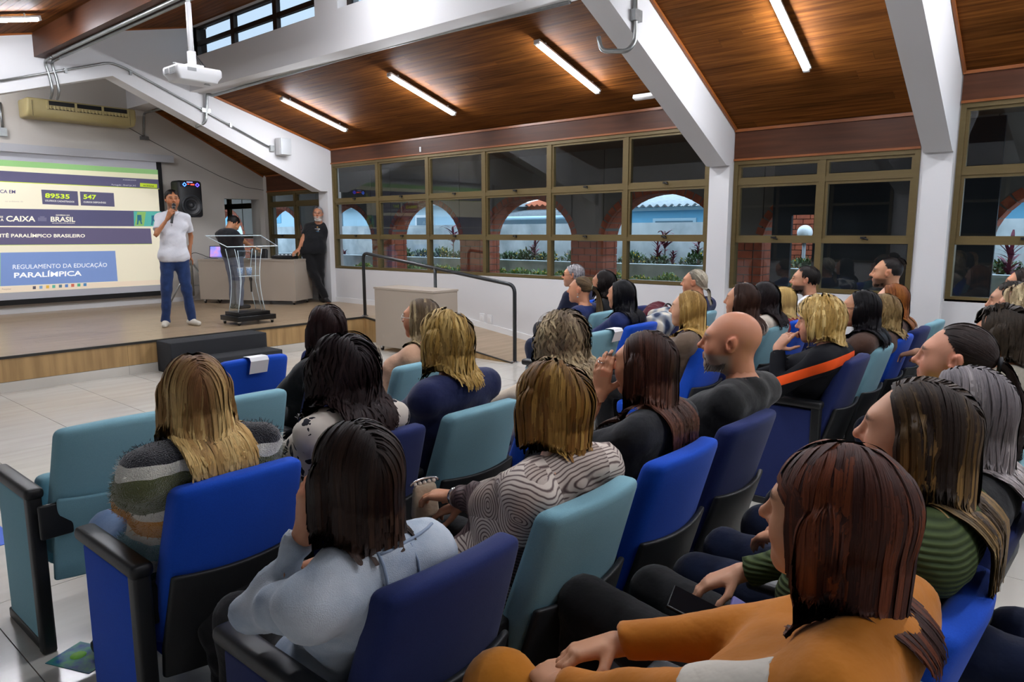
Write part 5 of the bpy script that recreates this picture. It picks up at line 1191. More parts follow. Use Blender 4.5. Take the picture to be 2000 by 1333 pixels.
# ================================================================== the people
def cloth(name, c, c2=None, rough=.85, sc=8, amt=.5, bump=.45, bs=20): return mat('cloth_'+name, c, rough, spec=.2, sheen=.15, var=((sc, sc, sc), amt, c2 or c), bump=((bs, bs, bs), bump))
def nodes_cloth(name, fn, rough=.8):
    m = mat('cloth_'+name, '#808080', rough, spec=.2); N = m.node_tree; b = N.nodes['Principled BSDF']; tc = N.nodes.new('ShaderNodeTexCoord'); fn(N, b, tc.outputs['Object']); return m
def ramp(N, fac, stops, const=False):
    r = N.nodes.new('ShaderNodeValToRGB'); e = r.color_ramp; e.interpolation = 'CONSTANT' if const else 'LINEAR'
    while len(e.elements) < len(stops): e.elements.new(.5)
    for q, (p, c) in zip(e.elements, stops): q.position = p; q.color = lin(c)+(1,)
    N.links.new(fac, r.inputs[0]); return r.outputs[0]
def f_leopard(N, b, co):
    w = N.nodes.new('ShaderNodeTexNoise'); w.inputs['Scale'].default_value = 14; N.links.new(co, w.inputs['Vector'])
    mx = N.nodes.new('ShaderNodeMix'); mx.data_type = 'RGBA'; mx.inputs['Factor'].default_value = .06; N.links.new(co, mx.inputs['A']); N.links.new(w.outputs['Color'], mx.inputs['B'])
    v = N.nodes.new('ShaderNodeTexVoronoi'); v.inputs['Scale'].default_value = 21; N.links.new(mx.outputs['Result'], v.inputs['Vector'])
    n2 = N.nodes.new('ShaderNodeTexNoise'); n2.inputs['Scale'].default_value = 30; N.links.new(co, n2.inputs['Vector'])
    ad = N.nodes.new('ShaderNodeMath'); ad.operation = 'MULTIPLY_ADD'; ad.inputs[1].default_value = .55; N.links.new(n2.outputs['Fac'], ad.inputs[0]); N.links.new(v.outputs['Distance'], ad.inputs[2])
    N.links.new(ramp(N, ad.outputs[0], ((0, '#7d7369'), (.37, '#25252c'), (.60, '#cfc6ba')), True), b.inputs['Base Color'])
def f_fuzzy(N, b, co):
    s = N.nodes.new('ShaderNodeSeparateXYZ'); N.links.new(co, s.inputs[0]); w = N.nodes.new('ShaderNodeTexNoise'); w.inputs['Scale'].default_value = 5; N.links.new(co, w.inputs['Vector'])
    a = N.nodes.new('ShaderNodeMath'); a.operation = 'MULTIPLY_ADD'; a.inputs[1].default_value = .09; N.links.new(w.outputs['Fac'], a.inputs[0]); N.links.new(s.outputs['Z'], a.inputs[2])
    mr = N.nodes.new('ShaderNodeMapRange'); mr.inputs[1].default_value = .565; mr.inputs[2].default_value = 1.10; N.links.new(a.outputs[0], mr.inputs[0])
    N.links.new(ramp(N, mr.outputs[0], ((0, '#1d5a5a'), (.1, '#d5d5cf'), (.16, '#7fb0ba'), (.26, '#dcd9ce'), (.31, '#c9861d'), (.44, '#dedacd'), (.5, '#5c6138'), (.70, '#d8d5c8'), (.77, '#15161f')), True), b.inputs['Base Color'])
    n = N.nodes.new('ShaderNodeTexNoise'); n.inputs['Scale'].default_value = 260; N.links.new(co, n.inputs['Vector']); bp = N.nodes.new('ShaderNodeBump'); bp.inputs['Strength'].default_value = .8; bp.inputs['Distance'].default_value = .01; N.links.new(n.outputs['Fac'], bp.inputs['Height']); N.links.new(bp.outputs[0], b.inputs['Normal']); b.inputs['Sheen Weight'].default_value = .6
def f_stripe(N, b, co):
    v = N.nodes.new('ShaderNodeTexVoronoi'); v.inputs['Scale'].default_value = 5.5; N.links.new(co, v.inputs['Vector'])
    sep = N.nodes.new('ShaderNodeSeparateColor'); N.links.new(v.outputs['Color'], sep.inputs[0])
    w = N.nodes.new('ShaderNodeTexWave'); w.wave_type = 'RINGS'; w.inputs['Scale'].default_value = 30; w.inputs['Distortion'].default_value = 1.5; w.inputs['Detail'].default_value = 0
    sb = N.nodes.new('ShaderNodeVectorMath'); sb.operation = 'SUBTRACT'; N.links.new(co, sb.inputs[0]); N.links.new(v.outputs['Position'], sb.inputs[1]); ad = N.nodes.new('ShaderNodeVectorMath'); ad.inputs[1].default_value = (.09, .02, .06); N.links.new(sb.outputs[0], ad.inputs[0]); N.links.new(ad.outputs[0], w.inputs['Vector'])
    c1 = ramp(N, w.outputs['Fac'], ((.0, '#5a4a4c'), (.3, '#b9ada6'), (.5, '#d9d1ca')), False)
    c2 = ramp(N, sep.outputs[0], ((0, '#cabfb8'), (.2, '#f2ece6'), (.82, '#5a3f45')), True)
    mx = N.nodes.new('ShaderNodeMix'); mx.data_type = 'RGBA'; mx.blend_type = 'MULTIPLY'; mx.inputs['Factor'].default_value = .9; N.links.new(c1, mx.inputs['A']); N.links.new(c2, mx.inputs['B']); N.links.new(mx.outputs['Result'], b.inputs['Base Color']); b.inputs['Roughness'].default_value = .45
def f_denim(N, b, co):
    n = N.nodes.new('ShaderNodeTexNoise'); n.inputs['Scale'].default_value = 9; n.inputs['Detail'].default_value = 6; N.links.new(co, n.inputs['Vector'])
    N.links.new(ramp(N, n.outputs['Fac'], ((.3, '#93a1b3'), (.48, '#aeb8c3'), (.7, '#c2c8cf'))), b.inputs['Base Color'])
    n = N.nodes.new('ShaderNodeTexNoise'); n.inputs['Scale'].default_value = 400; N.links.new(co, n.inputs['Vector']); bp = N.nodes.new('ShaderNodeBump'); bp.inputs['Strength'].default_value = .25; bp.inputs['Distance'].default_value = .01; N.links.new(n.outputs['Fac'], bp.inputs['Height']); N.links.new(bp.outputs[0], b.inputs['Normal'])
def f_orangeblk(N, b, co):
    s = N.nodes.new('ShaderNodeSeparateXYZ'); N.links.new(co, s.inputs[0])
    a = N.nodes.new('ShaderNodeMath'); a.operation = 'MULTIPLY_ADD'; a.inputs[1].default_value = .45; N.links.new(s.outputs['Y'], a.inputs[0]); N.links.new(s.outputs['Z'], a.inputs[2])
    mr = N.nodes.new('ShaderNodeMapRange'); mr.inputs[1].default_value = .5; mr.inputs[2].default_value = 1.0; N.links.new(a.outputs[0], mr.inputs[0])
    N.links.new(ramp(N, mr.outputs[0], ((0, '#0d0e14'), (.42, '#e0501a'), (.53, '#0d0e14')), True), b.inputs['Base Color'])
def f_knit(N, b, co):
    w = N.nodes.new('ShaderNodeTexWave'); w.bands_direction = 'Z'; w.inputs['Scale'].default_value = 28; w.inputs['Distortion'].default_value = .6; N.links.new(co, w.inputs['Vector'])
    N.links.new(ramp(N, w.outputs['Fac'], ((0, '#2f3a22'), (1, '#46522f'))), b.inputs['Base Color']); bp = N.nodes.new('ShaderNodeBump'); bp.inputs['Strength'].default_value = .4; bp.inputs['Distance'].default_value = .01; N.links.new(w.outputs['Fac'], bp.inputs['Height']); N.links.new(bp.outputs[0], b.inputs['Normal'])
K_black = cloth('black', '#121214', '#1a1a1d'); K_navy = cloth('navy', '#161d42', '#1d2650'); K_navyp = cloth('navy_polo', '#16234f', '#1f2e63'); K_white = cloth('white', '#d4d5d9', '#c6c8ce'); K_wpolo = cloth('white_polo', '#cfd0d6', '#c3c5cd'); K_beige = cloth('beige', '#c29a7e', '#b58c70'); K_taupe = cloth('taupe_wool', '#6b5a4c', '#5e4e41', bs=18, bump=.6); K_must = cloth('mustard', '#b9701a', '#a9630f', .75); K_grey = cloth('grey_sweater', '#8b8577', '#7d7768'); K_maroon = cloth('maroon', '#4c1420', '#5c1a28'); K_red = cloth('red_hoodie', '#7f1f28', '#6b1620'); K_brown = cloth('brown', '#4a342a', '#3e2b22'); K_lime = cloth('lime', '#b9c91a', '#a6b812'); K_bdenim = cloth('black_denim', '#1b1c20', '#25262b'); K_cream = cloth('cream', '#c9bba8', '#bfb09b'); K_ivory = cloth('ivory', '#bdb3a5', '#c8bfb3'); K_suit = cloth('dark_suit', '#1a1e33', '#20253d')
J_blue = cloth('blue_jeans', '#1d2f55', '#2a4070', sc=14); J_light = cloth('light_jeans', '#6f86a8', '#5d7498', sc=14); J_navy = cloth('dark_jeans', '#10182e', '#17223f', sc=14); J_grey = cloth('grey_trousers', '#5a5f6d', '#666b78'); J_black = cloth('black_trousers', '#0e0e10', '#161618')
S_white = mat('white_sneaker', '#c9c4b8', .6); S_black = mat('black_shoe', '#121214', .5); S_brown = mat('brown_shoe', '#3a2630', .5)
C_leo = nodes_cloth('leopard', f_leopard); C_fuz = nodes_cloth('fuzzy_stripes', f_fuzzy, .95); C_str = nodes_cloth('satin_stripes', f_stripe); C_den = nodes_cloth('pale_denim', f_denim); C_orb = nodes_cloth('black_orange', f_orangeblk); C_kni = nodes_cloth('olive_knit', f_knit)
def hair(style, col, n=900, steps=16, **k):
    d = dict(style=style, col=col, n=n, steps=steps, w=.0052); d.setdefault('len', .3); d.update(k)
    if style == 'fall' and d['len'] > .3: d.setdefault('zcut', .915); d.setdefault('zj', .025)
    return d
def SP(row, k, dy=.35): x, y = SEAT[row+str(k)]; return (x, y+dy)
def hpos(px, py, X=None, Y=None, z=None):
    if X is not None: return onx(px, py, X)
    if Y is not None: return ony(px, py, Y)
    return onz(px, py, z)
NEAR = dict(near=True)
# ---- left block
f = person('p', 'woman with long straight blonde hair in a fuzzy striped sweater', SP('BL', 0), hpos(380, 765, Y=2.13), hy=-.25, hair=hair('fall', ('#6e4a2c', '#c29a5c'), 1620, 24, len=.56, thick=0.0093, hi='#d9b878', hip=.3, wave=.006, freq=9, c0=.1, cr=.5, seed=2), topm=C_fuz, botm=J_light, shoem=S_black, near=True, fuzz=.016, bulk=1.16)
f = person('p', 'woman with dark wavy hair in a leopard print top', SP('BL', 1), hpos(668, 718, Y=2.13), hair=hair('fall', ('#1d1416', '#2b1d1c'), 1512, 22, len=.42, thick=0.0139, vol=.4, lift=.014, wave=.014, freq=11, seed=3, hi='#3b2a29'), topm=C_leo, botm=J_black, near=True, bulk=1.08)
f = person('p', 'woman with a highlighted short bob in a plain navy top', SP('BL', 2), hpos(868, 666, Y=2.15), hy=.2, hair=hair('fall', ('#4a3620', '#a5823f'), 1404, 18, len=.24, zcut=.955, zj=.02, thick=0.0093, vol=.4, lift=.007, wave=.007, freq=8, seed=4, hi='#c5a564', hip=.3, c0=.05, cr=.5, part=.02), topm=K_navy, botm=J_black, near=True, bulk=1.14, neck=.03)
f = person('p', 'woman with long curly ash blonde hair', SP('BL', 3), hpos(1093, 655, X=2.75), hair=hair('fall', ('#6b5a48', '#b39c74'), 1404, 26, len=.42, thick=0.0155, vol=.4, lift=.016, wave=.016, freq=24, seed=5, hi='#cdb890', hip=.25), topm=K_cream, botm=J_blue, near=True, neck=.01)
f = person('p', 'woman in black with long straight dark brown hair', SP('AL', 2), hpos(635, 640, Y=3.06), hy=-.1, hair=hair('fall', ('#20100f', '#31191a'), 682, 14, len=.45, thick=0.0093, w=.0068, seed=6), topm=K_black, botm=J_black, hands={'L': dict(at=(-.2, .2, .66))})
f = person('p', 'woman in a beige short sleeved top with streaked brown hair', SP('AL', 3), hpos(822, 622, Y=3.06), hy=.35, hair=hair('fall', ('#4f4030', '#8a7450'), 682, 15, len=.5, thick=0.0087, w=.0068, seed=7, hi='#b9a57c', hip=.3, part=.01), top='short', topm=K_beige, botm=J_blue)
glasses(f, '#c9c9c9', .6)
f = person('p', 'woman with long dark brown hair in a pale denim jacket', SP('CL', 0), hpos(692, 926, Y=1.22), hy=-.1, hp=-.05, hair=hair('fall', ('#1f1512', '#2a1b15'), 2080, 20, len=.36, zcut=.975, zj=.02, thick=0.0093, seed=8, hi='#4a3020', hip=.15, part=.0), topm=C_den, botm=J_black, near=True, hands={'L': dict(hrel=(-.085, .07, -.13), dir=(.1, .1, 1), back=(-.7, .2, .1), hint=(-.45, .0, -1))}, wrinkle=.004)
m_seam = mat('denim_seam', '#7f8ea3', .8)
seam(f, [(x, -.5, .93+.0*x) for x in np.linspace(-.16, .17, 14)], (0, 1, 0), m_seam, .004)
for sx in (-.075, .085): seam(f, [(sx*(1-.25*t), -.5, .925-.24*t) for t in np.linspace(0, 1, 8)], (0, 1, 0), m_seam, .003)
seam(f, [(-.15-.012*math.sin(t*3), -.5, 1.0-.2*t) for t in np.linspace(0, 1, 10)], (0, 1, 0), m_seam, .004)
wristband(f, 'L', K_black, .01, .026, .02, 'bracelet')
f = person('p', 'woman with a copper blonde bob in a striped satin blouse', SP('CL', 1), hpos(1077, 790, Y=1.24), hy=-.12, hair=hair('fall', ('#5b3d18', '#7e5420'), 1620, 20, len=.26, zcut=.98, zj=.01, thick=0.0093, vol=.3, lift=.010, seed=9, hi='#b08a45', hip=.22, c0=.0, part=.02, inward=.3), topm=C_str, botm=J_black, near=True, bulk=1.12, hands={'L': dict(at=(.05, .29, .70), fine=True, dir=(-.25, 1, -.1))}, wrinkle=.004)
wristband(f, 'L', m_steel, .01, .03, .02, 'bracelet')
f = person('p', 'woman with long dark brown hair resting her hand against her face', SP('CL', 2), hpos(1258, 712, X=2.14), hy=.08, hair=hair('fall', ('#2b1710', '#4a2a1e'), 1620, 24, len=.55, thick=0.0093, seed=10, hi='#6b4030', hip=.2), topm=K_bdenim, botm=J_black, near=True, sleeve=.9, top='short', hands={'L': dict(hrel=(-.085, .125, -.115), dir=(.12, -.05, 1), back=(-.85, -.1, .2), hint=(-.5, .3, -1), curl=.28, fine=True, spread=.1)})
rt, rv = f.tips['L'][2]; MB().tube([rt-rv*.045+.0115*(math.cos(a)*np.array([1.0, 0, 0])+math.sin(a)*np.array([0, .9, .2])) for a in np.arange(12)*2*PI/12], .0022, 5, closed=True).obj('ring', m_steel, f.t)
f = person('p', 'bald man with a grey goatee in a black T-shirt', SP('CL', 3), hpos(1428, 668, X=2.74), male=True, hy=.33, skin='#b97f62', hair=None, topm=K_black, top='short', botm=J_navy, near=True, bulk=1.1, stubble=('#9b938c', .8), brow='#8a7f78', lips='#9a5b50', hs=1.05)
beard(f, '#b5b0aa', .9, 420)
f = person('p', 'woman in a mustard sweatshirt with reddish brown bob, in the foreground', SP('DL', 0, .27), hpos(1630, 1012, X=1.17), hy=.0, skin='#c08a68', hair=hair('fall', ('#3a1a10', '#2a120d'), 2400, 18, len=.26, zcut=.925, zj=.012, thick=.007, vol=.1, w=.0058, seed=11, hi='#7a3a18', hip=.2, part=.03, c0=.2, inward=.2), topm=K_must, botm=cloth('mustard_trousers', '#b8741c', '#a9650f'), near=True, bulk=1.08, hands={'L': dict(at=(-.04, .40, .695), dir=(.55, .75, -.15), back=(-.2, .1, 1), curl=.65, fine=True), 'R': dict(at=(.05, .385, .73), dir=(-.75, .55, -.1), back=(.1, .2, 1), curl=.6, fine=True)}, knees={'L': (-.02, .47, .645), 'R': (.13, .44, .55)}, feet={'L': (.12, .62, .3), 'R': (.12, .40, .09)})
earring(f, -1, '#d8d8dc', .006)
S0, E0, H0 = f.armp['L']; pr_ = [cap(S0+(E0-S0)*.2, S0+(E0-S0)*.82, .046*f.k*f.am+.0165, .037*f.k*f.am+.0175, .01, True)]; dd_ = nrm(E0-S0)
V, Q = sdf_mesh(pr_, .007, (), .0022, 103 % 97, [(S0+(E0-S0)*.24, -dd_)]); link('sleeve_panel', np_mesh('sleeve_panel', V, Q, cloth('white_panel', '#cfc7ba', '#c2b9ab')), f.t)
un = nrm(np.cross(dd_, [0, 1.0, .3])); un = un if un[0] < 0 else -un
MB().tube([S0+(E0-S0)*t+un*(.0655*f.k*f.am) for t in np.linspace(.22, .83, 8)], .004, 5).obj('sleeve_stripe', cloth('navy_piping', '#1a2238'), f.t)
nm_nail = mat('dark_nail_polish', '#12151f', .2)
for hn in 'LR':
    for tp_, tv in f.tips[hn]: MB().sphere(tp_+tv*.001, (.0062, .0075, .0062), 8, 5, 0, axes(np.cross(tv, [0, 0, 1.0]), (0, 0, 1))).obj('fingernail', nm_nail, f.t)
sl = f
f = person('p', 'woman in an olive green sweater with long streaked brown hair', SP('DL', 1), hpos(1790, 847, X=1.66), hy=.05, skin='#cf9a7c', hair=hair('fall', ('#2c201a', '#8f7548'), 2052, 26, len=.62, thick=0.0087, seed=12, hi='#8b6b3c', hip=.3, part=-.01, c0=.35, cr=.6), topm=C_kni, botm=J_black, near=True, bulk=1.05, knees={'L': (-.08, .50, .60), 'R': (.16, .42, .56)}, hands={'L': dict(hrel=(-.03, .165, -.155), dir=(.1, -.35, 1), back=(-.5, .8, .3), hint=(-.4, .5, -1), curl=.75, fine=True)})
earring(f, -1, '#d9b25a', .006)
f = person('p', 'woman with long straight silver hair and a gold clip', SP('DL', 2), hpos(1880, 805, X=2.08), hy=-.05, hair=hair('fall', ('#6d6668', '#a59a98'), 1512, 24, len=.5, thick=0.0087, seed=13, hi='#b9b0ad', hip=.3, wave=.003), topm=K_black, botm=J_navy, near=True)
MB().rbox(at_head(f, -.03, -.09, .06), (.045, .012, .014), .004, (1, 1, 1), f.hR@rotz(.3)).obj('hair_clip', mat('gold', '#c9a843', .3, metal=.9), f.t)
f = person('p', 'woman in lime yellow with a dark curly ponytail', SP('DL', 3), hpos(1865, 702, X=2.66), hy=.1, hp=-.05, skin='#cf9478', hair=hair('back', ('#231a17', '#2c1f1a'), 1300, 12, len=.2, thick=0.0025, tie=(0, -.125, .0), tail=.34, n2=420, band='#15151a', wave=.013, freq=20, hl=.06, seed=14, bush=2.0), topm=K_lime, botm=J_navy, near=True)
# ---- right block
f = person('p', 'woman in a navy polo with a long light brown ponytail', SP('0R', 2), hpos(1133, 566, X=5.22), hy=.35, hair=hair('back', ('#3d3022', '#54422c'), 496, 8, len=.2, thick=0.0025, tie=(0, -.115, .02), tail=.5, n2=300, band='#8b8a72', hl=.06, w=.0068, seed=15, hi='#8a7350', wave=.004, c0=0), topm=K_navyp, botm=J_navy)
emblem(f, (.03, -.5, .83), (0, 1, 0), ((0, 0, .022, .028, '#d5d8e2'), (0, -.03, .03, .008, '#d5d8e2')))
earring(f, -1, '#e9e7e4', .008, drop=.02)
f = person('p', 'woman in a navy T-shirt with long straight black hair', SP('AR', 1), hpos(1213, 575, X=4.81), hy=.1, hair=hair('fall', ('#0b0b0f', '#111118'), 620, 15, len=.5, thick=0.0077, w=.0068, seed=16), topm=K_navyp, botm=J_navy)
emblem(f, (.03, -.5, .83), (0, 1, 0), ((0, 0, .022, .028, '#d5d8e2'), (0, -.03, .03, .008, '#d5d8e2')))
f = person('p', 'grey haired man in dark glasses and a dark jacket, at the front', SP('XR', 0), hpos(1120, 538, X=6.3), male=True, hy=.4, hair=hair('short', ('#4a4748', '#8d898c'), 434, 7, len=.06, thick=0.0037, w=.0068, seed=17, hi='#b3b0b2', hip=.3, hl=.1), topm=K_suit, botm=cloth('dark_trousers', '#23262e'), stubble=('#8a7f78', .3))
glasses(f, '#101012', .1, dark=True)
f = person('p', 'bearded man with long dark curly hair', SP('0R', 3), hpos(1178, 553, X=5.8), male=True, hy=.35, skin='#b57f60', hair=hair('fall', ('#120d0c', '#1c1412'), 558, 12, len=.34, thick=0.0093, wave=.012, freq=16, w=.0068, seed=18), topm=K_black, botm=J_black, stubble=('#15100e', .95)); beard(f, '#15100e', 1.4, 300)
f = person('p', 'woman with swept-back grey blonde hair, by the white column', SP('AR', 3), hpos(1356, 552, X=5.87), hy=.28, hair=hair('back', ('#5a5248', '#a39a86'), 496, 9, len=.24, thick=0.0043, tie=(0, -.12, -.07), hl=.08, w=.0068, seed=19, hi='#c4bca6', hip=.35, tail=.14, n2=160), topm=K_navy, botm=J_navy)
f = person('p', 'blonde woman in a taupe wool coat', SP('BR', 0), hpos(1343, 603, X=4.2), hy=.25, skin='#cf9f80', hair=hair('fall', ('#8a6a38', '#b98f4a'), 1088, 16, len=.42, thick=0.0087, w=.0068, seed=20, hi='#d0ab66', hip=.3), topm=K_taupe, botm=J_black, wrinkle=.005, bulk=1.08)
f = person('p', 'woman with brown hair held by a headband', SP('BR', 1), hpos(1448, 586, X=4.82), hy=.23, skin='#c58d6c', hair=hair('fall', ('#2a1a14', '#3b251b'), 682, 12, len=.27, lift=.01, thick=0.0087, w=.0068, seed=21, inward=.2), topm=K_ivory, botm=J_navy); earring(f, -1, '#d8c9a0', .007)
MB().tube([at_head(f, .085*math.cos(a), -.02, .035+.09*math.sin(a)) for a in np.linspace(-.1, PI+.1, 14)], .006, 6).obj('headband', mat('headband', '#8a5a30', .5), f.t); MB().sphere(at_head(f, -.088, -.02, .05), .011, 8, 6).obj('headband_ornament', mat('pearl', '#d9d2c0', .3), f.t)
f = person('p', 'woman with long dark curly hair beside the headband woman', SP('BR', 2), hpos(1490, 580, X=5.34), hair=hair('fall', ('#130e10', '#251a1b'), 620, 14, len=.42, thick=0.0124, wave=.014, freq=15, w=.0068, seed=22), topm=K_ivory, botm=J_navy)
f = person('p', 'woman with straight pale blonde hair in a red hoodie', SP('BR', 3), hpos(1526, 588, X=5.8), hy=.1, skin='#cf9f84', hair=hair('fall', ('#a98a4e', '#cdb176'), 620, 14, len=.36, thick=0.0081, w=.0068, seed=23), topm=K_red, botm=J_navy, hoff=1)
f = person('p', 'bearded man with short dark hair in a white T-shirt', SP('BR', 4), hpos(1573, 547, X=6.42), male=True, hy=.3, skin='#bd8a6c', hair=hair('short', ('#0f0c0b', '#181311'), 434, 7, len=.05, thick=0.0037, w=.0068, seed=24, hl=.06), top='short', topm=K_white, botm=J_navy, stubble=('#17110f', .9)); beard(f, '#17110f', .9, 320)
f = person('p', 'woman with short blonde hair in a black and orange sweater, chin on hand', SP('CR', 0, .36), hpos(1598, 628, X=4.12), hy=.35, hp=.12, skin='#c9947a', hair=hair('fall', ('#8a6a36', '#b6924e'), 1500, 12, len=.17, thick=.006, lift=.03, w=.006, seed=25, hi='#d3b678', hip=.3, wave=.0025, freq=5, hl=.13, part=.03, inward=.5), topm=C_orb, botm=J_light, bulk=1.15, hands={'L': dict(hrel=(-.075, .19, -.17), dir=(.1, -.55, .75), back=(-.75, .3, .3), hint=(-.4, .3, -1), curl=.75, fine=True, point=True), 'R': dict(at=(-.05, .35, .66))})
earring(f, -1, '#7a2622', .007, drop=.02); wristband(f, 'L', mat('watch_strap', '#141416', .5), .022, .033, .035, 'watch', np.array([-.9, -.3, .2]))
f = person('p', 'woman in glasses with long black hair and a brown top', SP('CR', 1), hpos(1680, 603, X=4.76), hy=.18, skin='#bb8666', hair=hair('fall', ('#0c0a0d', '#131016'), 744, 16, len=.45, thick=0.0099, vol=.3, w=.0068, seed=26, wave=.004), topm=K_brown, botm=J_black); glasses(f, '#1c1a1a', .2); earring(f, -1, '#e6e4e0', .010)
f = person('p', 'woman with wavy light brown hair between the black haired and red haired women', SP('CR', 2), hpos(1722, 608, X=5.25), hy=.05, hair=hair('fall', ('#6a5334', '#a08552'), 620, 14, len=.36, thick=0.0093, wave=.012, freq=14, w=.0068, seed=27, hi='#bda470'), topm=K_brown, botm=J_black)
f = person('p', 'woman with long red hair in a brown top', SP('CR', 3), hpos(1742, 585, X=5.8), hy=.05, skin='#d8a88e', hair=hair('fall', ('#6b3814', '#8a4f1e'), 620, 15, len=.42, thick=0.0074, w=.0068, seed=28, hi='#a8692c', hip=.25), topm=K_brown, botm=J_black)
f = person('p', 'man with a topknot and goatee in a black shirt, against the wall', SP('CR', 4, .4), hpos(1733, 533, X=6.75), male=True, hy=.22, skin='#b98767', size=1.05, hair=hair('back', ('#15100f', '#1c1614'), 372, 7, len=.16, thick=0.0019, tie=(0, -.07, .105), hl=.05, w=.0068, seed=29, zmin=.1, tail=.05, n2=50), topm=K_black, botm=J_black, stubble=('#1a1412', .7)); beard(f, '#1a1412', .7, 200)
f = person('p', 'person with short brown hair, clear glasses and a grey sweater', SP('DR', 0), hpos(1950, 655, X=3.98), hy=.15, skin='#bd8668', hair=hair('fall', ('#211a14', '#33281c'), 1400, 12, len=.15, thick=.006, lift=.024, w=.006, seed=30, hl=.17, part=-.02, wave=.002, freq=5, inward=.4), topm=K_grey, botm=J_navy, near=True); glasses(f, '#b9a79a', .0, clear=True)
f = person('p', 'person with short light hair in a maroon top at the right edge', SP('DR', 1), hpos(1990, 602, X=4.78), hy=.1, hair=hair('fall', ('#5b4630', '#a08a64'), 900, 10, len=.15, thick=.006, lift=.02, w=.0068, seed=31, hi='#c7b48c', hip=.3, hl=.14, inward=.4), topm=K_maroon, botm=J_navy)
f = person('p', 'man with short dark hair leaning forward at the right edge', SP('DR', 2, .42), hpos(1972, 588, X=5.42), male=True, hp=.1, hy=.15, skin='#c08f72', hair=hair('short', ('#17120f', '#211a15'), 434, 7, len=.05, thick=0.0037, w=.0068, seed=32, hl=.06), top='short', topm=K_suit, botm=J_black, stubble=('#2a201b', .35), hands={'L': dict(at=(-.12, .42, .78), fine=True)}); wristband(f, 'L', m_black, .01, .031, .04, 'bracelet')
f = person('p', 'woman in dark framed glasses at the far right edge', SP('DR', 4), hpos(1996, 556, X=6.3), hy=.15, hair=hair('fall', ('#1d1512', '#33241c'), 496, 11, len=.3, thick=0.0074, w=.0068, seed=33), topm=K_black, botm=J_black); glasses(f, '#3a2c2a', .1)
f = person('p', 'seated person in dark jeans, only the legs showing at the right edge', SP('EL', 2), (LX(2), -.25, 1.15), male=True, hair=hair('short', ('#17120f', '#211a15'), 248, 7, len=.06, thick=0.0037, w=.0068, seed=34, hl=.08), topm=K_black, botm=J_navy, knees={'L': (-.16, .55, .58), 'R': (.08, .5, .53)}, feet={'L': (-.1, .75, .25), 'R': (.1, .48, .09)})
# ---- on the stage
f = person('p', 'man in a white polo and jeans speaking into a microphone', (4.27, 9.5), (4.27+.02, 9.47, HS+1.64), pose='stand', male=True, yaw=PI-.34, rise=HS, hy=.06, hp=.03, skin='#a9714f', hair=hair('short', ('#120e0d', '#1b1513'), 1000, 8, len=.06, thick=0.0062, seed=35, hl=.15, fwd=.5), top='short', topm=K_wpolo, botm=J_blue, shoem=S_white, near=True, sleeve=.72, size=1.0, bulk=.9, stubble=('#3a2a22', .35), hands={'R': dict(at=(.05, .16, 1.40), dir=(-.3, .55, .75), back=(.75, .6, -.1), hint=(.7, -.1, -1), curl=1.0, fine=True, thumb=-1), 'L': dict(at=(-.2, -.14, .92), dir=(.35, -.4, -.9), back=(.2, -1, 0), curl=.3, hint=(-.5, -.9, 0))}, feet={'L': (-.16, .0, .085), 'R': (.15, -.03, .085), 'Ld': (-.5, 1, 0), 'Rd': (.2, 1, 0)})
seam(f, [(0.005, .5, 1.30+.14*t) for t in np.linspace(0, 1, 6)], (0, -1, 0), mat('polo_placket', '#a9aab0', .8), .003, 'placket')
collar_ring(f, K_wpolo)
spk = f; mw = f.t.matrix_basis
mp0 = at_head(f, .005, .135, -.075); mdir = nrm(mp0-f.wr['R'][0]*0-np.array([.06, .22, 1.42]))
mh = empty('microphone', (0, 0, 0), label='black handheld microphone in the hand of the man in white', cat='microphone')
def to_world(f, p): return np.array(f.t.location)+rotz(f.t.rotation_euler[2])@np.array(p)
a = to_world(f, at_head(f, .005, .128, -.07)); b_ = to_world(f, f.wr['R'][0]+np.array([-.035, .06, -.06])); d = nrm(b_-a); mh.location = a; R = axes(np.cross(d, [0, 0, 1.0]), -d)
MB().sphere((0, 0, 0), .025, 12, 8).obj('grille', mat('mic_mesh', '#1c1d20', .5, metal=.4), mh); MB().lathe([(.02, -.02), (.017, -.05), (.015, -.23), (.017, -.24)], 12, (0, 0, 0), R).obj('handle', m_black, mh)
MB().tube([(0, 0, 0)+R@np.array([.021*math.cos(t), .021*math.sin(t), -.022]) for t in np.arange(14)*2*PI/14], .004, 6, closed=True).obj('ring', m_greypl, mh)
dp = np.array([6.02, 11.1]); aim = nrm(np.array([.88, .47, 0])); dyaw = math.atan2(-aim[0], aim[1])
hd = ony(456, 437, 10.98)
f = person('p', 'man in a black polo bending over the desk', (5.86, 10.93), (hd[0], 10.98, hd[2]), pose='stand', male=True, yaw=-1.35, rise=HS, hp=.7, hy=.0, skin='#b07c5a', hair=hair('short', ('#0d0b0b', '#141110'), 496, 7, len=.055, thick=0.0043, w=.0068, seed=36, hl=.08), top='short', topm=cloth('black_polo', '#15161c', '#1b1c24'), botm=J_grey, shoem=S_black, size=.98, stubble=('#2a201b', .4), hands={'L': dict(at=tuple(desk_pt(.78, .06, .04)), world=True, fine=True, dir=(.2, 1, -.2), back=(0, .1, 1), curl=.5), 'R': dict(at=tuple(desk_pt(.5, .04, .04)), world=True, fine=True, dir=(-.2, 1, -.2), back=(0, .1, 1), curl=.5)}, feet={'L': (-.09, .02, .085), 'R': (.1, -.02, .085)})
emblem(f, (-.08, .5, 1.28), (0, -1, 0), ((0, 0, .03, .02, '#4aa8a0'), (0, -.02, .04, .01, '#d0d4d8')))
collar_ring(f, cloth('black_polo', '#15161c', '#1b1c24'))
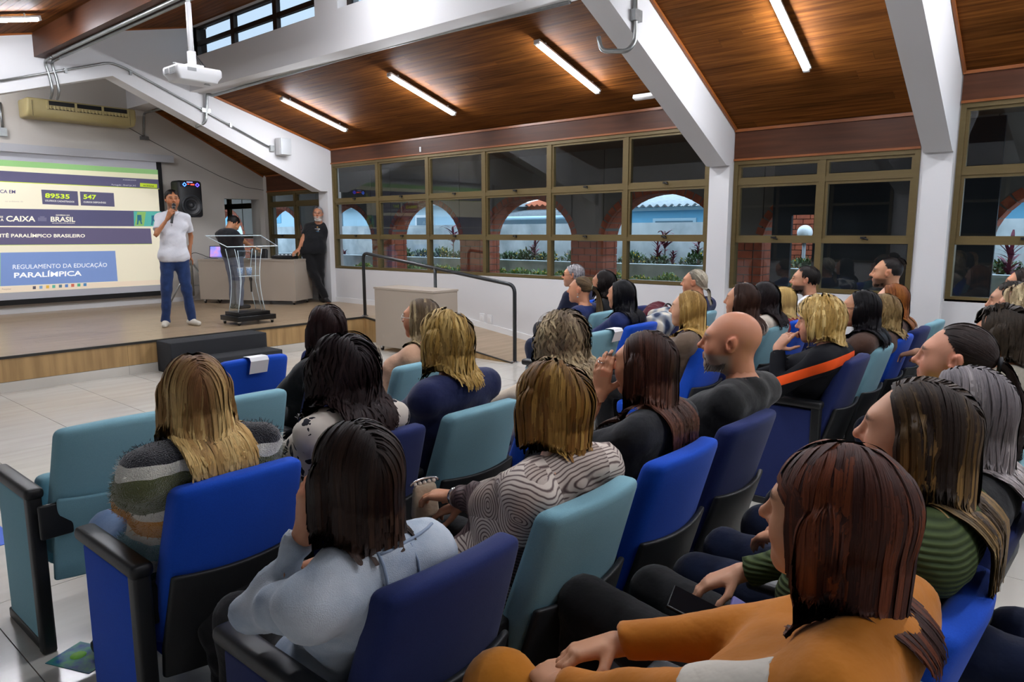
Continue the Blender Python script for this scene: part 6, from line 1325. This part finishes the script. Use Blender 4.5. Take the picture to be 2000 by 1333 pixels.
wristband(f, 'R', mat('watch_metal', '#6b655c', .3, metal=.8), .018, .034, .03, 'watch'); wristband(f, 'L', mat('watch_metal', '#6b655c', .3, metal=.8), .012, .034, .03, 'bracelet')
hb = ony(621, 418, 10.85)
f = person('p', 'grey bearded man in a black T-shirt leaning on the desk', (7.28, 10.86), (hb[0], 10.85, hb[2]), pose='stand', male=True, yaw=PI-.72, rise=HS, skin='#b07a5c', hair=hair('short', ('#3d3b3c', '#7d7b7c'), 558, 7, len=.05, thick=0.0037, w=.0068, seed=37, hi='#a5a3a4', hip=.4, hl=.08), top='short', topm=cloth('black_tee', '#121316', '#191a1e'), botm=J_black, shoem=S_black, bulk=1.12, stubble=('#a8a29c', .85), brow='#4a4240', hands={'R': dict(at=tuple(desk_pt(.04, .12, .035)), world=True, fine=True, dir=(.5, .5, -.4), back=(0, .3, 1), curl=.3, hint=(.3, -1, 0)), 'L': dict(at=(-.16, -.17, .95), dir=(.6, -.3, -.2), back=(0, -1, 0))}, feet={'L': (-.12, -.05, .085), 'R': (-.2, .12, .10), 'Rd': (-.5, .6, -.3)}, knees={'R': (-.02, .1, .5)})
emblem(f, (-.105, .5, 1.27), (0, -1, 0), ((0, .03, .022, .026, '#b98a4a'), (0, 0, .085, .014, '#d8d8d4'), (0, -.022, .055, .012, '#d8d8d4'), (0, -.042, .05, .008, '#5aa0d0')))
beard(f, '#c9c6c2', .8, 400); glasses(f, '#8a8a8c', .6)
# ================================================================== outside: brick arcade, garden, neighbours
m_brick = mat('orange_brick', '#a35234', .8, var=((7, 7, 7), .7, '#84402a'), bump=((90, 90, 90), .2)); m_mortar = mat('mortar', '#6d655d', .9)
m_conc = mat('outdoor_concrete', '#8a8983', .9, var=((3, 3, 3), .5, '#77766f'))
gd = MB().bounds((XW+.18, -8, -.3), (26, 30, -.02)).obj('ground', m_conc); tag(gd, 'grey paved ground outside the windows', 'ground', kind='structure')
AX, AT = 9.8, .42
ar = MB().bounds((XW+.1, -4, 2.86), (10.7, 22, 3.0)).obj('arcade_roof', mat('arcade_ceiling', '#5b4636', .8)); tag(ar, 'dark roof over the brick walkway', 'roof', kind='structure')
def brick_piece(par, c, d, R=None): MB().box(c, d, R).obj('brick', m_brick, par)
rb = random.Random(9)
for n, J in enumerate((19.7, 17.04, 14.4, 11.76, 9.12, 6.52, 3.92, 1.3)):
    w = 1.98; y0 = J-w; z0, rise, top = 1.40, .74, 2.86; yc = J-w/2; nxt = J+.64
    lab = ('brick arch at the far end of the walkway', 'brick arch seen through the stage window', 'brick arch beside the stage window', 'brick arch farthest along the walkway', 'brick arch showing the tall red-leaved plants', 'brick arch showing the tiled roofs', 'brick arch framing the corrugated roof', 'brick arch at the right-hand window')[n]
    t = empty('brick_arch', (AX, J, 0), label=lab, cat='arch', group='arches of the walkway'); O = np.array([AX, J, 0])
    m = MB().bounds(np.array((AX+.012, J+.012, 0))-O, np.array((AX+AT-.012, nxt, top))-O)
    th = np.linspace(0, PI, 19); ys = yc+w/2*np.cos(th); zs = z0+rise*np.sin(th)
    for i in range(18):
        a, b = (ys[i], zs[i]+.012), (ys[i+1], zs[i+1]+.012); m.prism([np.array((AX+.012, q[0], q[1]))-O for q in (a, b, (b[0], top), (a[0], top))], (AT-.024, 0, 0))
    m.obj('core', m_mortar, t)
    zc = .3; r = 0
    while zc < z0-.02:      # jamb facing the hall's rear and inner face of the pillar
        xs = (0, .09, .33, AT) if r % 2 == 0 else (0, .2, .27, AT); xs = (0, .085, .335, AT)
        for a, b in zip(xs[:-1], xs[1:]): brick_piece(t, (( a+b)/2, .055, zc+.055), (b-a-.012, .11+.006*rb.random(), .1))
        ya = .0 if r % 2 else -.12
        while ya < .63:
            p, q = max(ya, .115), min(ya+.24, .64)
            if q-p > .03: brick_piece(t, (.05, (p+q)/2, zc+.055), (.1+.006*rb.random(), q-p-.012, .1))
            ya += .24
        zc += .112; r += 1
    N = 22
    for i in range(N):       # voussoirs
        a = PI*(i+.5)/N; p = np.array([yc+w/2*math.cos(a), z0+rise*math.sin(a)]); tn = nrm([0, -w/2*math.sin(a), rise*math.cos(a)]); nn = nrm([0, rise*math.cos(a), w/2*math.sin(a)]); L = np.linalg.norm([w/2*math.sin(a), rise*math.cos(a)])*PI/N
        R = np.array([[1, 0, 0], tn, nn]).T
        for xa, xb_ in ((0, .085), (.085, .335), (.335, AT)): brick_piece(t, np.array([AX+(xa+xb_)/2, p[0], p[1]])+nn*.055-O, (xb_-xa-.012, L-.012, .11), R)
    za = z0+.2; 
# planter wall, garden wall, houses
m_gwall = mat('weathered_white_wall', '#dfe5e6', .9, var=((1.4, 2.2, 1.8), .75, '#9aa5a8', 8)); m_blue = mat('blue_house_paint', '#6fa9c6', .8); m_pale = mat('pale_blue_paint', '#a9c3cf', .8)
pw = MB().bounds((10.85, -3, 0), (11.0, 24, .98)).bounds((10.83, -3, .98), (11.02, 24, 1.02)).obj('planter_wall', m_gwall); tag(pw, 'low white planter wall in the garden', 'wall', kind='structure')
so = MB().bounds((11.0, -3, 0), (12.4, 24, .9)).obj('planter_soil', mat('soil', '#3a3026', .95)); tag(so, 'dark planter soil behind the low wall', 'soil', kind='structure')
gw = MB().bounds((12.4, 4.9, 0), (12.6, 26, 1.74)).bounds((12.4, -3, 0), (12.6, 2.4, 1.74)).obj('garden_wall', m_gwall); tag(gw, 'weathered white garden wall with flaking paint', 'wall', kind='structure')
m_fibro = mat('fibre_cement_roof', '#a9aeb0', .8, var=((6, 6, 6), .5, '#8f9496')); m_terra = mat('terracotta_tiles', '#b5623f', .8, var=((12, 12, 12), .6, '#9a4d30')); m_greyt = mat('grey_roof_tiles', '#6f7578', .8, var=((12, 12, 12), .5, '#565c60'))
def corrug(x0, x1, y0, y1, z0, z1, step, amp):
    m = MB(); ys = np.arange(y0, y1, step/6); zz = amp*np.sin(ys/step*2*PI); V = []; 
    for y, q in zip(ys, zz): V += [(x0, y, z0+q), (x1, y, z1+q), (x0, y, z0+q-.02), (x1, y, z1+q-.02)]
    F = []
    for i in range(len(ys)-1): a = 4*i; F += [(a, a+4, a+5, a+1), (a+2, a+3, a+7, a+6), (a, a+2, a+6, a+4)]
    return m.add(V, F, 0, True)
h1 = empty('blue_house', (14.5, 6, 0), label='light blue house with corrugated roof behind the garden wall', cat='house'); O = np.array([14.5, 6, 0])
MB().bounds((0, -.4, 0), (4, 4.6, 2.12)).obj('wall', m_blue, h1); corrug(-.35, 3.2, -.8, 5, 2.14, 2.62, .18, .03).obj('roof', m_fibro, h1); MB().bounds((-.12, -.7, 2.03), (-.02, 4.9, 2.1)).obj('gutter', m_pale, h1)
MB().bounds((-.04, 1.25, 1.4), (0, 2.3, 1.86)).obj('window', m_pale, h1); MB().bounds((-.05, 1.32, 1.45), (-.035, 2.23, 1.8)).obj('pane', mat('dark_pane', '#5d7480', .2), h1)
h2 = empty('tiled_house', (15, 10.7, 0), label='house with grey and terracotta tiled roofs behind the garden wall', cat='house')
MB().bounds((.6, 0, 0), (5, 3.1, 1.98)).obj('wall', m_pale, h2); corrug(0, 1.8, -.3, 3.4, 1.96, 2.2, .2, .03).obj('lower_roof', m_greyt, h2); MB().bounds((1.8, .2, 1.9), (4.8, 3.2, 2.36)).obj('upper_wall', m_terra, h2); corrug(1.6, 4.8, -.1, 3.4, 2.34, 2.95, .2, .03).obj('upper_roof', m_terra, h2); MB().tube([(-.02, -.3, 1.93), (-.02, 3.4, 1.93)], .05, 8).obj('gutter', m_pale, h2)
h3 = empty('pale_house', (14.2, 14.4, 0), label='pale blue house with a small white window', cat='house')
MB().bounds((0, -.3, 0), (4, 5, 2.3)).obj('wall', m_pale, h3); MB().bounds((-.3, -.6, 2.3), (4, 5.2, 2.42)).obj('roof', m_fibro, h3); wn = MB().bounds((-.04, .75, 1.5), (0, 1.5, 2.05)).obj('window', m_trimwhite, h3); MB().bounds((-.05, .82, 1.57), (-.03, 1.43, 1.98)).obj('pane', mat('dark_pane', '#5d7480', .2), wn)
h4 = empty('far_house', (14.2, 19.8, 0), label='pale house with a blue upper wall beyond the stage window', cat='house')
MB().bounds((0, 0, 0), (4, 9, 2.5)).obj('wall', m_pale, h4); MB().bounds((-.02, 3.2, 1.9), (0, 9, 2.5)).obj('upper_wall', m_blue, h4); MB().bounds((-.3, -.2, 2.5), (4, 9.2, 2.65)).obj('roof', m_fibro, h4)
h5 = empty('corner_house', (14.6, -1.2, 0), label='light blue house with a grey tiled roof at the right edge', cat='house')
MB().bounds((0, 0, 0), (4, 3.4, 2.2)).obj('wall', m_blue, h5); corrug(-.3, 3, -.3, 3.7, 2.2, 2.75, .2, .03).obj('roof', m_greyt, h5)
# brick wing with globe lamp, seen through the middle window
bw = empty('brick_wing', (13.0, 3.6, 0), label='orange brick wing with an arch seen through the middle window', cat='building')
MB().bounds((.03, -1.4, 0), (.5, 1.3, 3.0)).obj('core', m_mortar, bw); z = .7; r = 0
while z < 2.5:
    y = -1.4-(.12 if r % 2 else 0)
    while y < 1.3:
        a, b = max(y, -1.4), min(y+.24, 1.3)
        if b-a > .03: MB().box((.02, (a+b)/2, z+.045), (.05, b-a-.012, .078)).obj('brick', m_brick, bw)
        y += .24
    z += .09; r += 1
gl = empty('globe_lamp', (12.0, onx(1572, 455, 12.0)[1], 0), label='garden lamp post with a white globe outside the window', cat='lamp')
MB().sphere((0, 0, 1.55), .12, 16, 12).obj('globe', mat('opal_globe', '#e6e9ea', .3), gl); MB().tube([(0, 0, 0), (0, 0, 1.38)], .03, 8).obj('post', m_greypl, gl); MB().lathe([(.07, 1.38), (.05, 1.44)], 12).obj('collar', m_greypl, gl)
dpn = empty('dark_partition', (9.55, 2.8, 0), label='dark partition in the walkway behind the middle window', cat='partition')
m_dp = mat('dark_panel', '#17181b', .7)
for a, b in ((1.2, 3.15), (3.43, 3.68)): MB().bounds((-.03, a-2.8, 0), (.03, b-2.8, 2.8)).obj('panel', m_dp, dpn)
MB().bounds((-.03, 3.15-2.8, 1.78), (.03, 3.43-2.8, 2.8)).obj('panel', m_dp, dpn)
# plants
def leafmat(n, c, c2): return mat(n, c, .6, var=((9, 9, 9), .8, c2))
m_leaf = leafmat('green_leaf', '#3d5530', '#556b38'); m_leaf2 = leafmat('bright_leaf', '#5a7a38', '#76903f'); m_cord = leafmat('burgundy_leaf', '#5e2438', '#8a3a4e'); m_stem = mat('plant_stem', '#6b5a48', .9); m_flower = mat('yellow_flower', '#d9b32a', .6)
def blade(m, p, d, L, w, droop, rs, mi=0):
    u = nrm(np.cross(d, [0, 0, 1.0])); pts = []; q = np.array(p, float); dd = nrm(d)
    for k in range(5):
        pts.append((q.copy(), w*math.sin(PI*(.12+.86*k/4.6))*1.0)); q = q+dd*L/4; dd = nrm(dd+np.array([0, 0, -droop]))
    V = []; 
    for c, ww in pts: V += [c-u*ww, c+u*ww]
    m.add(V, [(2*i, 2*i+1, 2*i+3, 2*i+2) for i in range(4)], mi, True)
def cordyline(seed, h, nl):
    rs = np.random.RandomState(seed); m = MB()
    for i in range(nl):
        a = rs.rand()*6.28; e = rs.uniform(.1, 1.3); z = h*(.55+.45*rs.rand()); d = np.array([math.cos(a)*math.cos(e), math.sin(a)*math.cos(e), math.sin(e)])
        blade(m, (0, 0, z), d, rs.uniform(.2, .34), .028, .18, rs)
    return m.mesh('leaves', m_cord), MB().tube([(0, 0, 0), (.02, .01, h*.5), (0, 0, h)], .012, 6).mesh('stem', m_stem)
CO = [cordyline(s, 1.0, 34) for s in (1, 2, 3)]
def put_cord(x, y, z, s, v, label):
    t = empty('red_cordyline', (x, y, z), rb.random()*6, label, 'plant', 'red-leaved plants in the garden'); t.scale = (s, s, s)
    link('leaves', CO[v][0], t); link('stem', CO[v][1], t)
for i, (px, py, X, s, lab) in enumerate(((672, 490, 11.6, .75, 'burgundy leaved plant behind the leaning man'), (885, 440, 11.4, 1.0, 'tall burgundy leaved plant with a dry stem in the second arch'), (1045, 470, 11.6, .75, 'burgundy leaved plant in the third arch'), (1118, 490, 11.9, .6, 'burgundy leaved plant at the edge of the third arch'), (1299, 450, 11.9, .85, 'burgundy leaved plant under the blue house'), (1285, 478, 11.5, .62, 'burgundy leaved plant left of the blue house window'), (1315, 492, 11.4, .5, 'short burgundy leaved plant in the fourth arch'), (1365, 470, 11.7, .7, 'burgundy leaved plant by the white column'), (1975, 480, 11.4, .9, 'burgundy leaved plant at the right edge'))):
    p = onx(px, py, X); put_cord(X, p[1], p[2]-s*1.02, s, i % 3, lab)
def bush(seed, n, r, m1, fl):
    rs = np.random.RandomState(seed); m = MB()
    for i in range(n):
        v = rs.randn(3); v /= np.linalg.norm(v); v[2] = abs(v[2]); p = v*r*rs.uniform(.55, 1.0)*np.array([1, 1, .8]); d = nrm(v+rs.randn(3)*.6+[0, 0, .3]); blade(m, p, d, .07*rs.uniform(.7, 1.4), .018, .1, rs)
    f = MB()
    for i in range(fl):
        v = rs.randn(3); v /= np.linalg.norm(v); v[2] = abs(v[2]); f.sphere(v*r*1.03*np.array([1, 1, .8]), .016, 5, 4)
    return m.mesh('foliage', m1), f.mesh('flowers', m_flower), MB().tube([(0, 0, -.15), (0, 0, r*.5)], .02, 5).mesh('stem', m_stem)
BU = [bush(4, 420, .33, m_leaf, 10), bush(5, 420, .33, m_leaf, 14), bush(6, 460, .3, m_leaf2, 26)]
def put_bush(x, y, z, s, v, label, g):
    t = empty('garden_bush', (x, y, z), rb.random()*6, label, 'bush', g); t.scale = (s, s, s*rb.uniform(.85, 1.1))
    for n, me in zip(('foliage', 'flowers', 'stem'), BU[v]):
        o = link(n, me, t)
        if n == 'flowers': o['kind'] = 'stuff'
for k in range(26):
    y = -1.6+.62*k; put_bush(11.5+rb.uniform(-.05, .25), y+rb.uniform(-.15, .15), .92, rb.uniform(.8, 1.15), k % 2, 'dark green leafy bush growing in the planter below the garden wall', 'bushes in the planter')
for k in range(30):
    y = -1.6+.52*k; put_bush(10.42, y, .62, 1.0, 2, 'bright green yellow-flowered bush in front of the planter wall', 'flowering bushes before the planter wall')
MB().bounds((10.25, -2, 0), (10.7, 14.5, .62)).obj('flower_bed', mat('soil', '#3a3026', .95)); tag(bpy.data.objects['flower_bed'], 'raised soil bed under the flowering bushes', 'soil', kind='structure')
# ================================================================== small things among the audience
def f_plaid(N, b, co):
    s = N.nodes.new('ShaderNodeSeparateXYZ'); N.links.new(co, s.inputs[0]); outs = []
    for ax in 'XY':
        m = N.nodes.new('ShaderNodeMath'); m.operation = 'MULTIPLY'; m.inputs[1].default_value = 62; N.links.new(s.outputs[ax], m.inputs[0]); q = N.nodes.new('ShaderNodeMath'); q.operation = 'SINE'; N.links.new(m.outputs[0], q.inputs[0]); outs.append(q)
    a = N.nodes.new('ShaderNodeMath'); a.operation = 'ADD'; N.links.new(outs[0].outputs[0], a.inputs[0]); N.links.new(outs[1].outputs[0], a.inputs[1])
    mr = N.nodes.new('ShaderNodeMapRange'); mr.inputs[1].default_value = -2; mr.inputs[2].default_value = 2; N.links.new(a.outputs[0], mr.inputs[0]); N.links.new(ramp(N, mr.outputs[0], ((.2, '#2a3550'), (.5, '#8e959c'), (.75, '#c9c3b6'))), b.inputs['Base Color'])
def heap(name, label, cat_, loc, prims, m, noise=.008, h=.014, part='cloth'):
    t = empty(name, loc, label=label, cat=cat_); V, Q = sdf_mesh(prims, h, (), noise, 3); link(part, np_mesh(part, V, Q, m), t); return t
ax_, ay_ = SEAT['AR2']
heap('plaid_blanket', 'blue and cream plaid blanket heaped on a chair back', 'blanket', (ax_-.13, ay_+.08, .82), [ell((0, 0, .03), (.22, .13, .09), .05), ell((.12, .03, .0), (.16, .11, .1), .05), ell((-.12, -.02, -.02), (.12, .1, .09), .05), ell((.02, .1, -.08), (.2, .06, .16), .05)], nodes_cloth('plaid', f_plaid))
heap('maroon_jacket', 'folded maroon jacket lying beyond the plaid blanket', 'jacket', (ax_+.35, ay_+.42, .78), [ell((0, 0, .06), (.16, .1, .1), .05), ell((.08, .02, .0), (.13, .1, .12), .05), ell((-.08, -.01, .0), (.12, .1, .1), .05)], K_maroon)
bg_ = empty('black_handbag', (5.55, 3.0, .78), label='dark grey bag resting beside the grey blonde woman', cat='bag'); V, Q = sdf_mesh([ell((0, 0, .05), (.13, .08, .08), .03), ell((.02, 0, .01), (.15, .07, .06), .03)], .012); link('bag', np_mesh('bag', V, Q, cloth('bag_grey', '#2a2a2e')), bg_)
MB().tube(bend([(-.1, 0, .08), (-.06, .02, .18), (.05, .02, .18), (.1, 0, .08)], .05), .007, 6).obj('strap', m_black, bg_)
# cream purse of the woman in the satin blouse
pq = (1.60, 1.78, .60)
pu = empty('cream_purse', pq, -.2, 'cream purse with a metal chain on the lap of the satin blouse woman', 'purse'); pu.scale = (.62, .62, .62)
MB().rbox((0, 0, .1), (.17, .07, .2), .03, (2, 1, 2), None, lambda v: np.stack([v[:, 0]*(1-.9*(v[:, 2]+.1)), v[:, 1]*(1-2.2*(v[:, 2]+.1)), v[:, 2]], 1)).obj('bag', cloth('cream_leather', '#b3a48e', '#a5967f', .5), pu)
MB().tube([(.09*math.cos(a), .0, .2+.03*math.sin(a)) for a in np.linspace(0, PI, 12)], .007, 6).obj('chain', m_steel, pu)
for k in range(5): MB().sphere((-.06+.03*k, 0, .205), .012, 8, 6).obj('tassel', mat('fur_trim', '#d8d0c4', .9), pu)
# black bag hung on the armrest of the denim jacket woman
bb_ = empty('black_backpack', (1.03, 2.02, .18), .1, 'black backpack slumped behind the royal blue chair', 'bag'); V, Q = sdf_mesh([ell((0, 0, .16), (.12, .08, .2), .04), ell((.02, -.05, .1), (.1, .05, .12), .03)], .014, (), .006); link('bag', np_mesh('bag', V, Q, K_black), bb_)
# phone and folder on laps in the foreground
ph = empty('smartphone', (1.53, .72, .66), .35, 'dark smartphone on the lap of the olive sweater woman', 'phone'); MB().rbox((0, 0, .006), (.075, .155, .009), .003, (1, 1, 1), rotx(.35)@roty(-.3)).obj('case', m_black, ph); MB().box((0, 0, .011), (.068, .146, .002), rotx(.35)@roty(-.3)).obj('glass', mat('phone_glass', '#0c0f14', .1), ph)
fo = empty('purple_folder', (1.38, .5, .70), .35, 'purple folder with faint white print behind the mustard sweatshirt', 'folder'); Rf = rotx(.45)@roty(-.25); MB().rbox((0, 0, 0), (.24, .2, .012), .004, (1, 1, 1), Rf).obj('cover', mat('purple_cover', '#4b4588', .5), fo)
for k in range(3): MB().box(Rf@np.array([-.03+.01*k, .04-.025*k, .0068]), (.1-.02*k, .008, .001), Rf).obj('print', mat('faint_print', '#9a97c0', .6), fo)
fl = empty('flyer', (*onz(165, 1285, 0)[:2], .0), .4, 'blue and green flyer on the floor under the royal blue chair', 'flyer'); MB().box((0, 0, .0015), (.15, .21, .002)).obj('sheet', mat('flyer_blue', '#1d4f8f', .5, var=((22, 22, 22), .9, '#4aa06a')), fl); MB().lathe([(.028, .0027), (.028, .0032)], 14, (.0, .03, 0)).obj('print', mat('flyer_green', '#7cc04a', .5), fl)
bm = empty('blue_mat', (*onz(2, 1045, 0)[:2], 0), .0, 'bright blue sheet lying on the floor at the left edge', 'mat'); MB().bounds((-.4, -.16, .0), (.03, .16, .003)).obj('sheet', mat('blue_sheet', '#2f62d0', .5), bm)
# marks on clothing
def shirt_mark(f, p, n_, shapes, name='emblem'):
    """flat print shapes on a garment: (x, z, w, h, colour) in the plane facing n_"""
    n_ = nrm(n_); x = nrm(np.cross([0, 0, 1.0], n_)); z = np.cross(n_, x)
    for sx, sz, w, h, c in shapes: MB().box(np.array(p)+x*sx+z*sz, (w, .004, h), np.array([x, n_, z]).T).obj(name, mat('print_'+c[1:], c, .7), f.t)
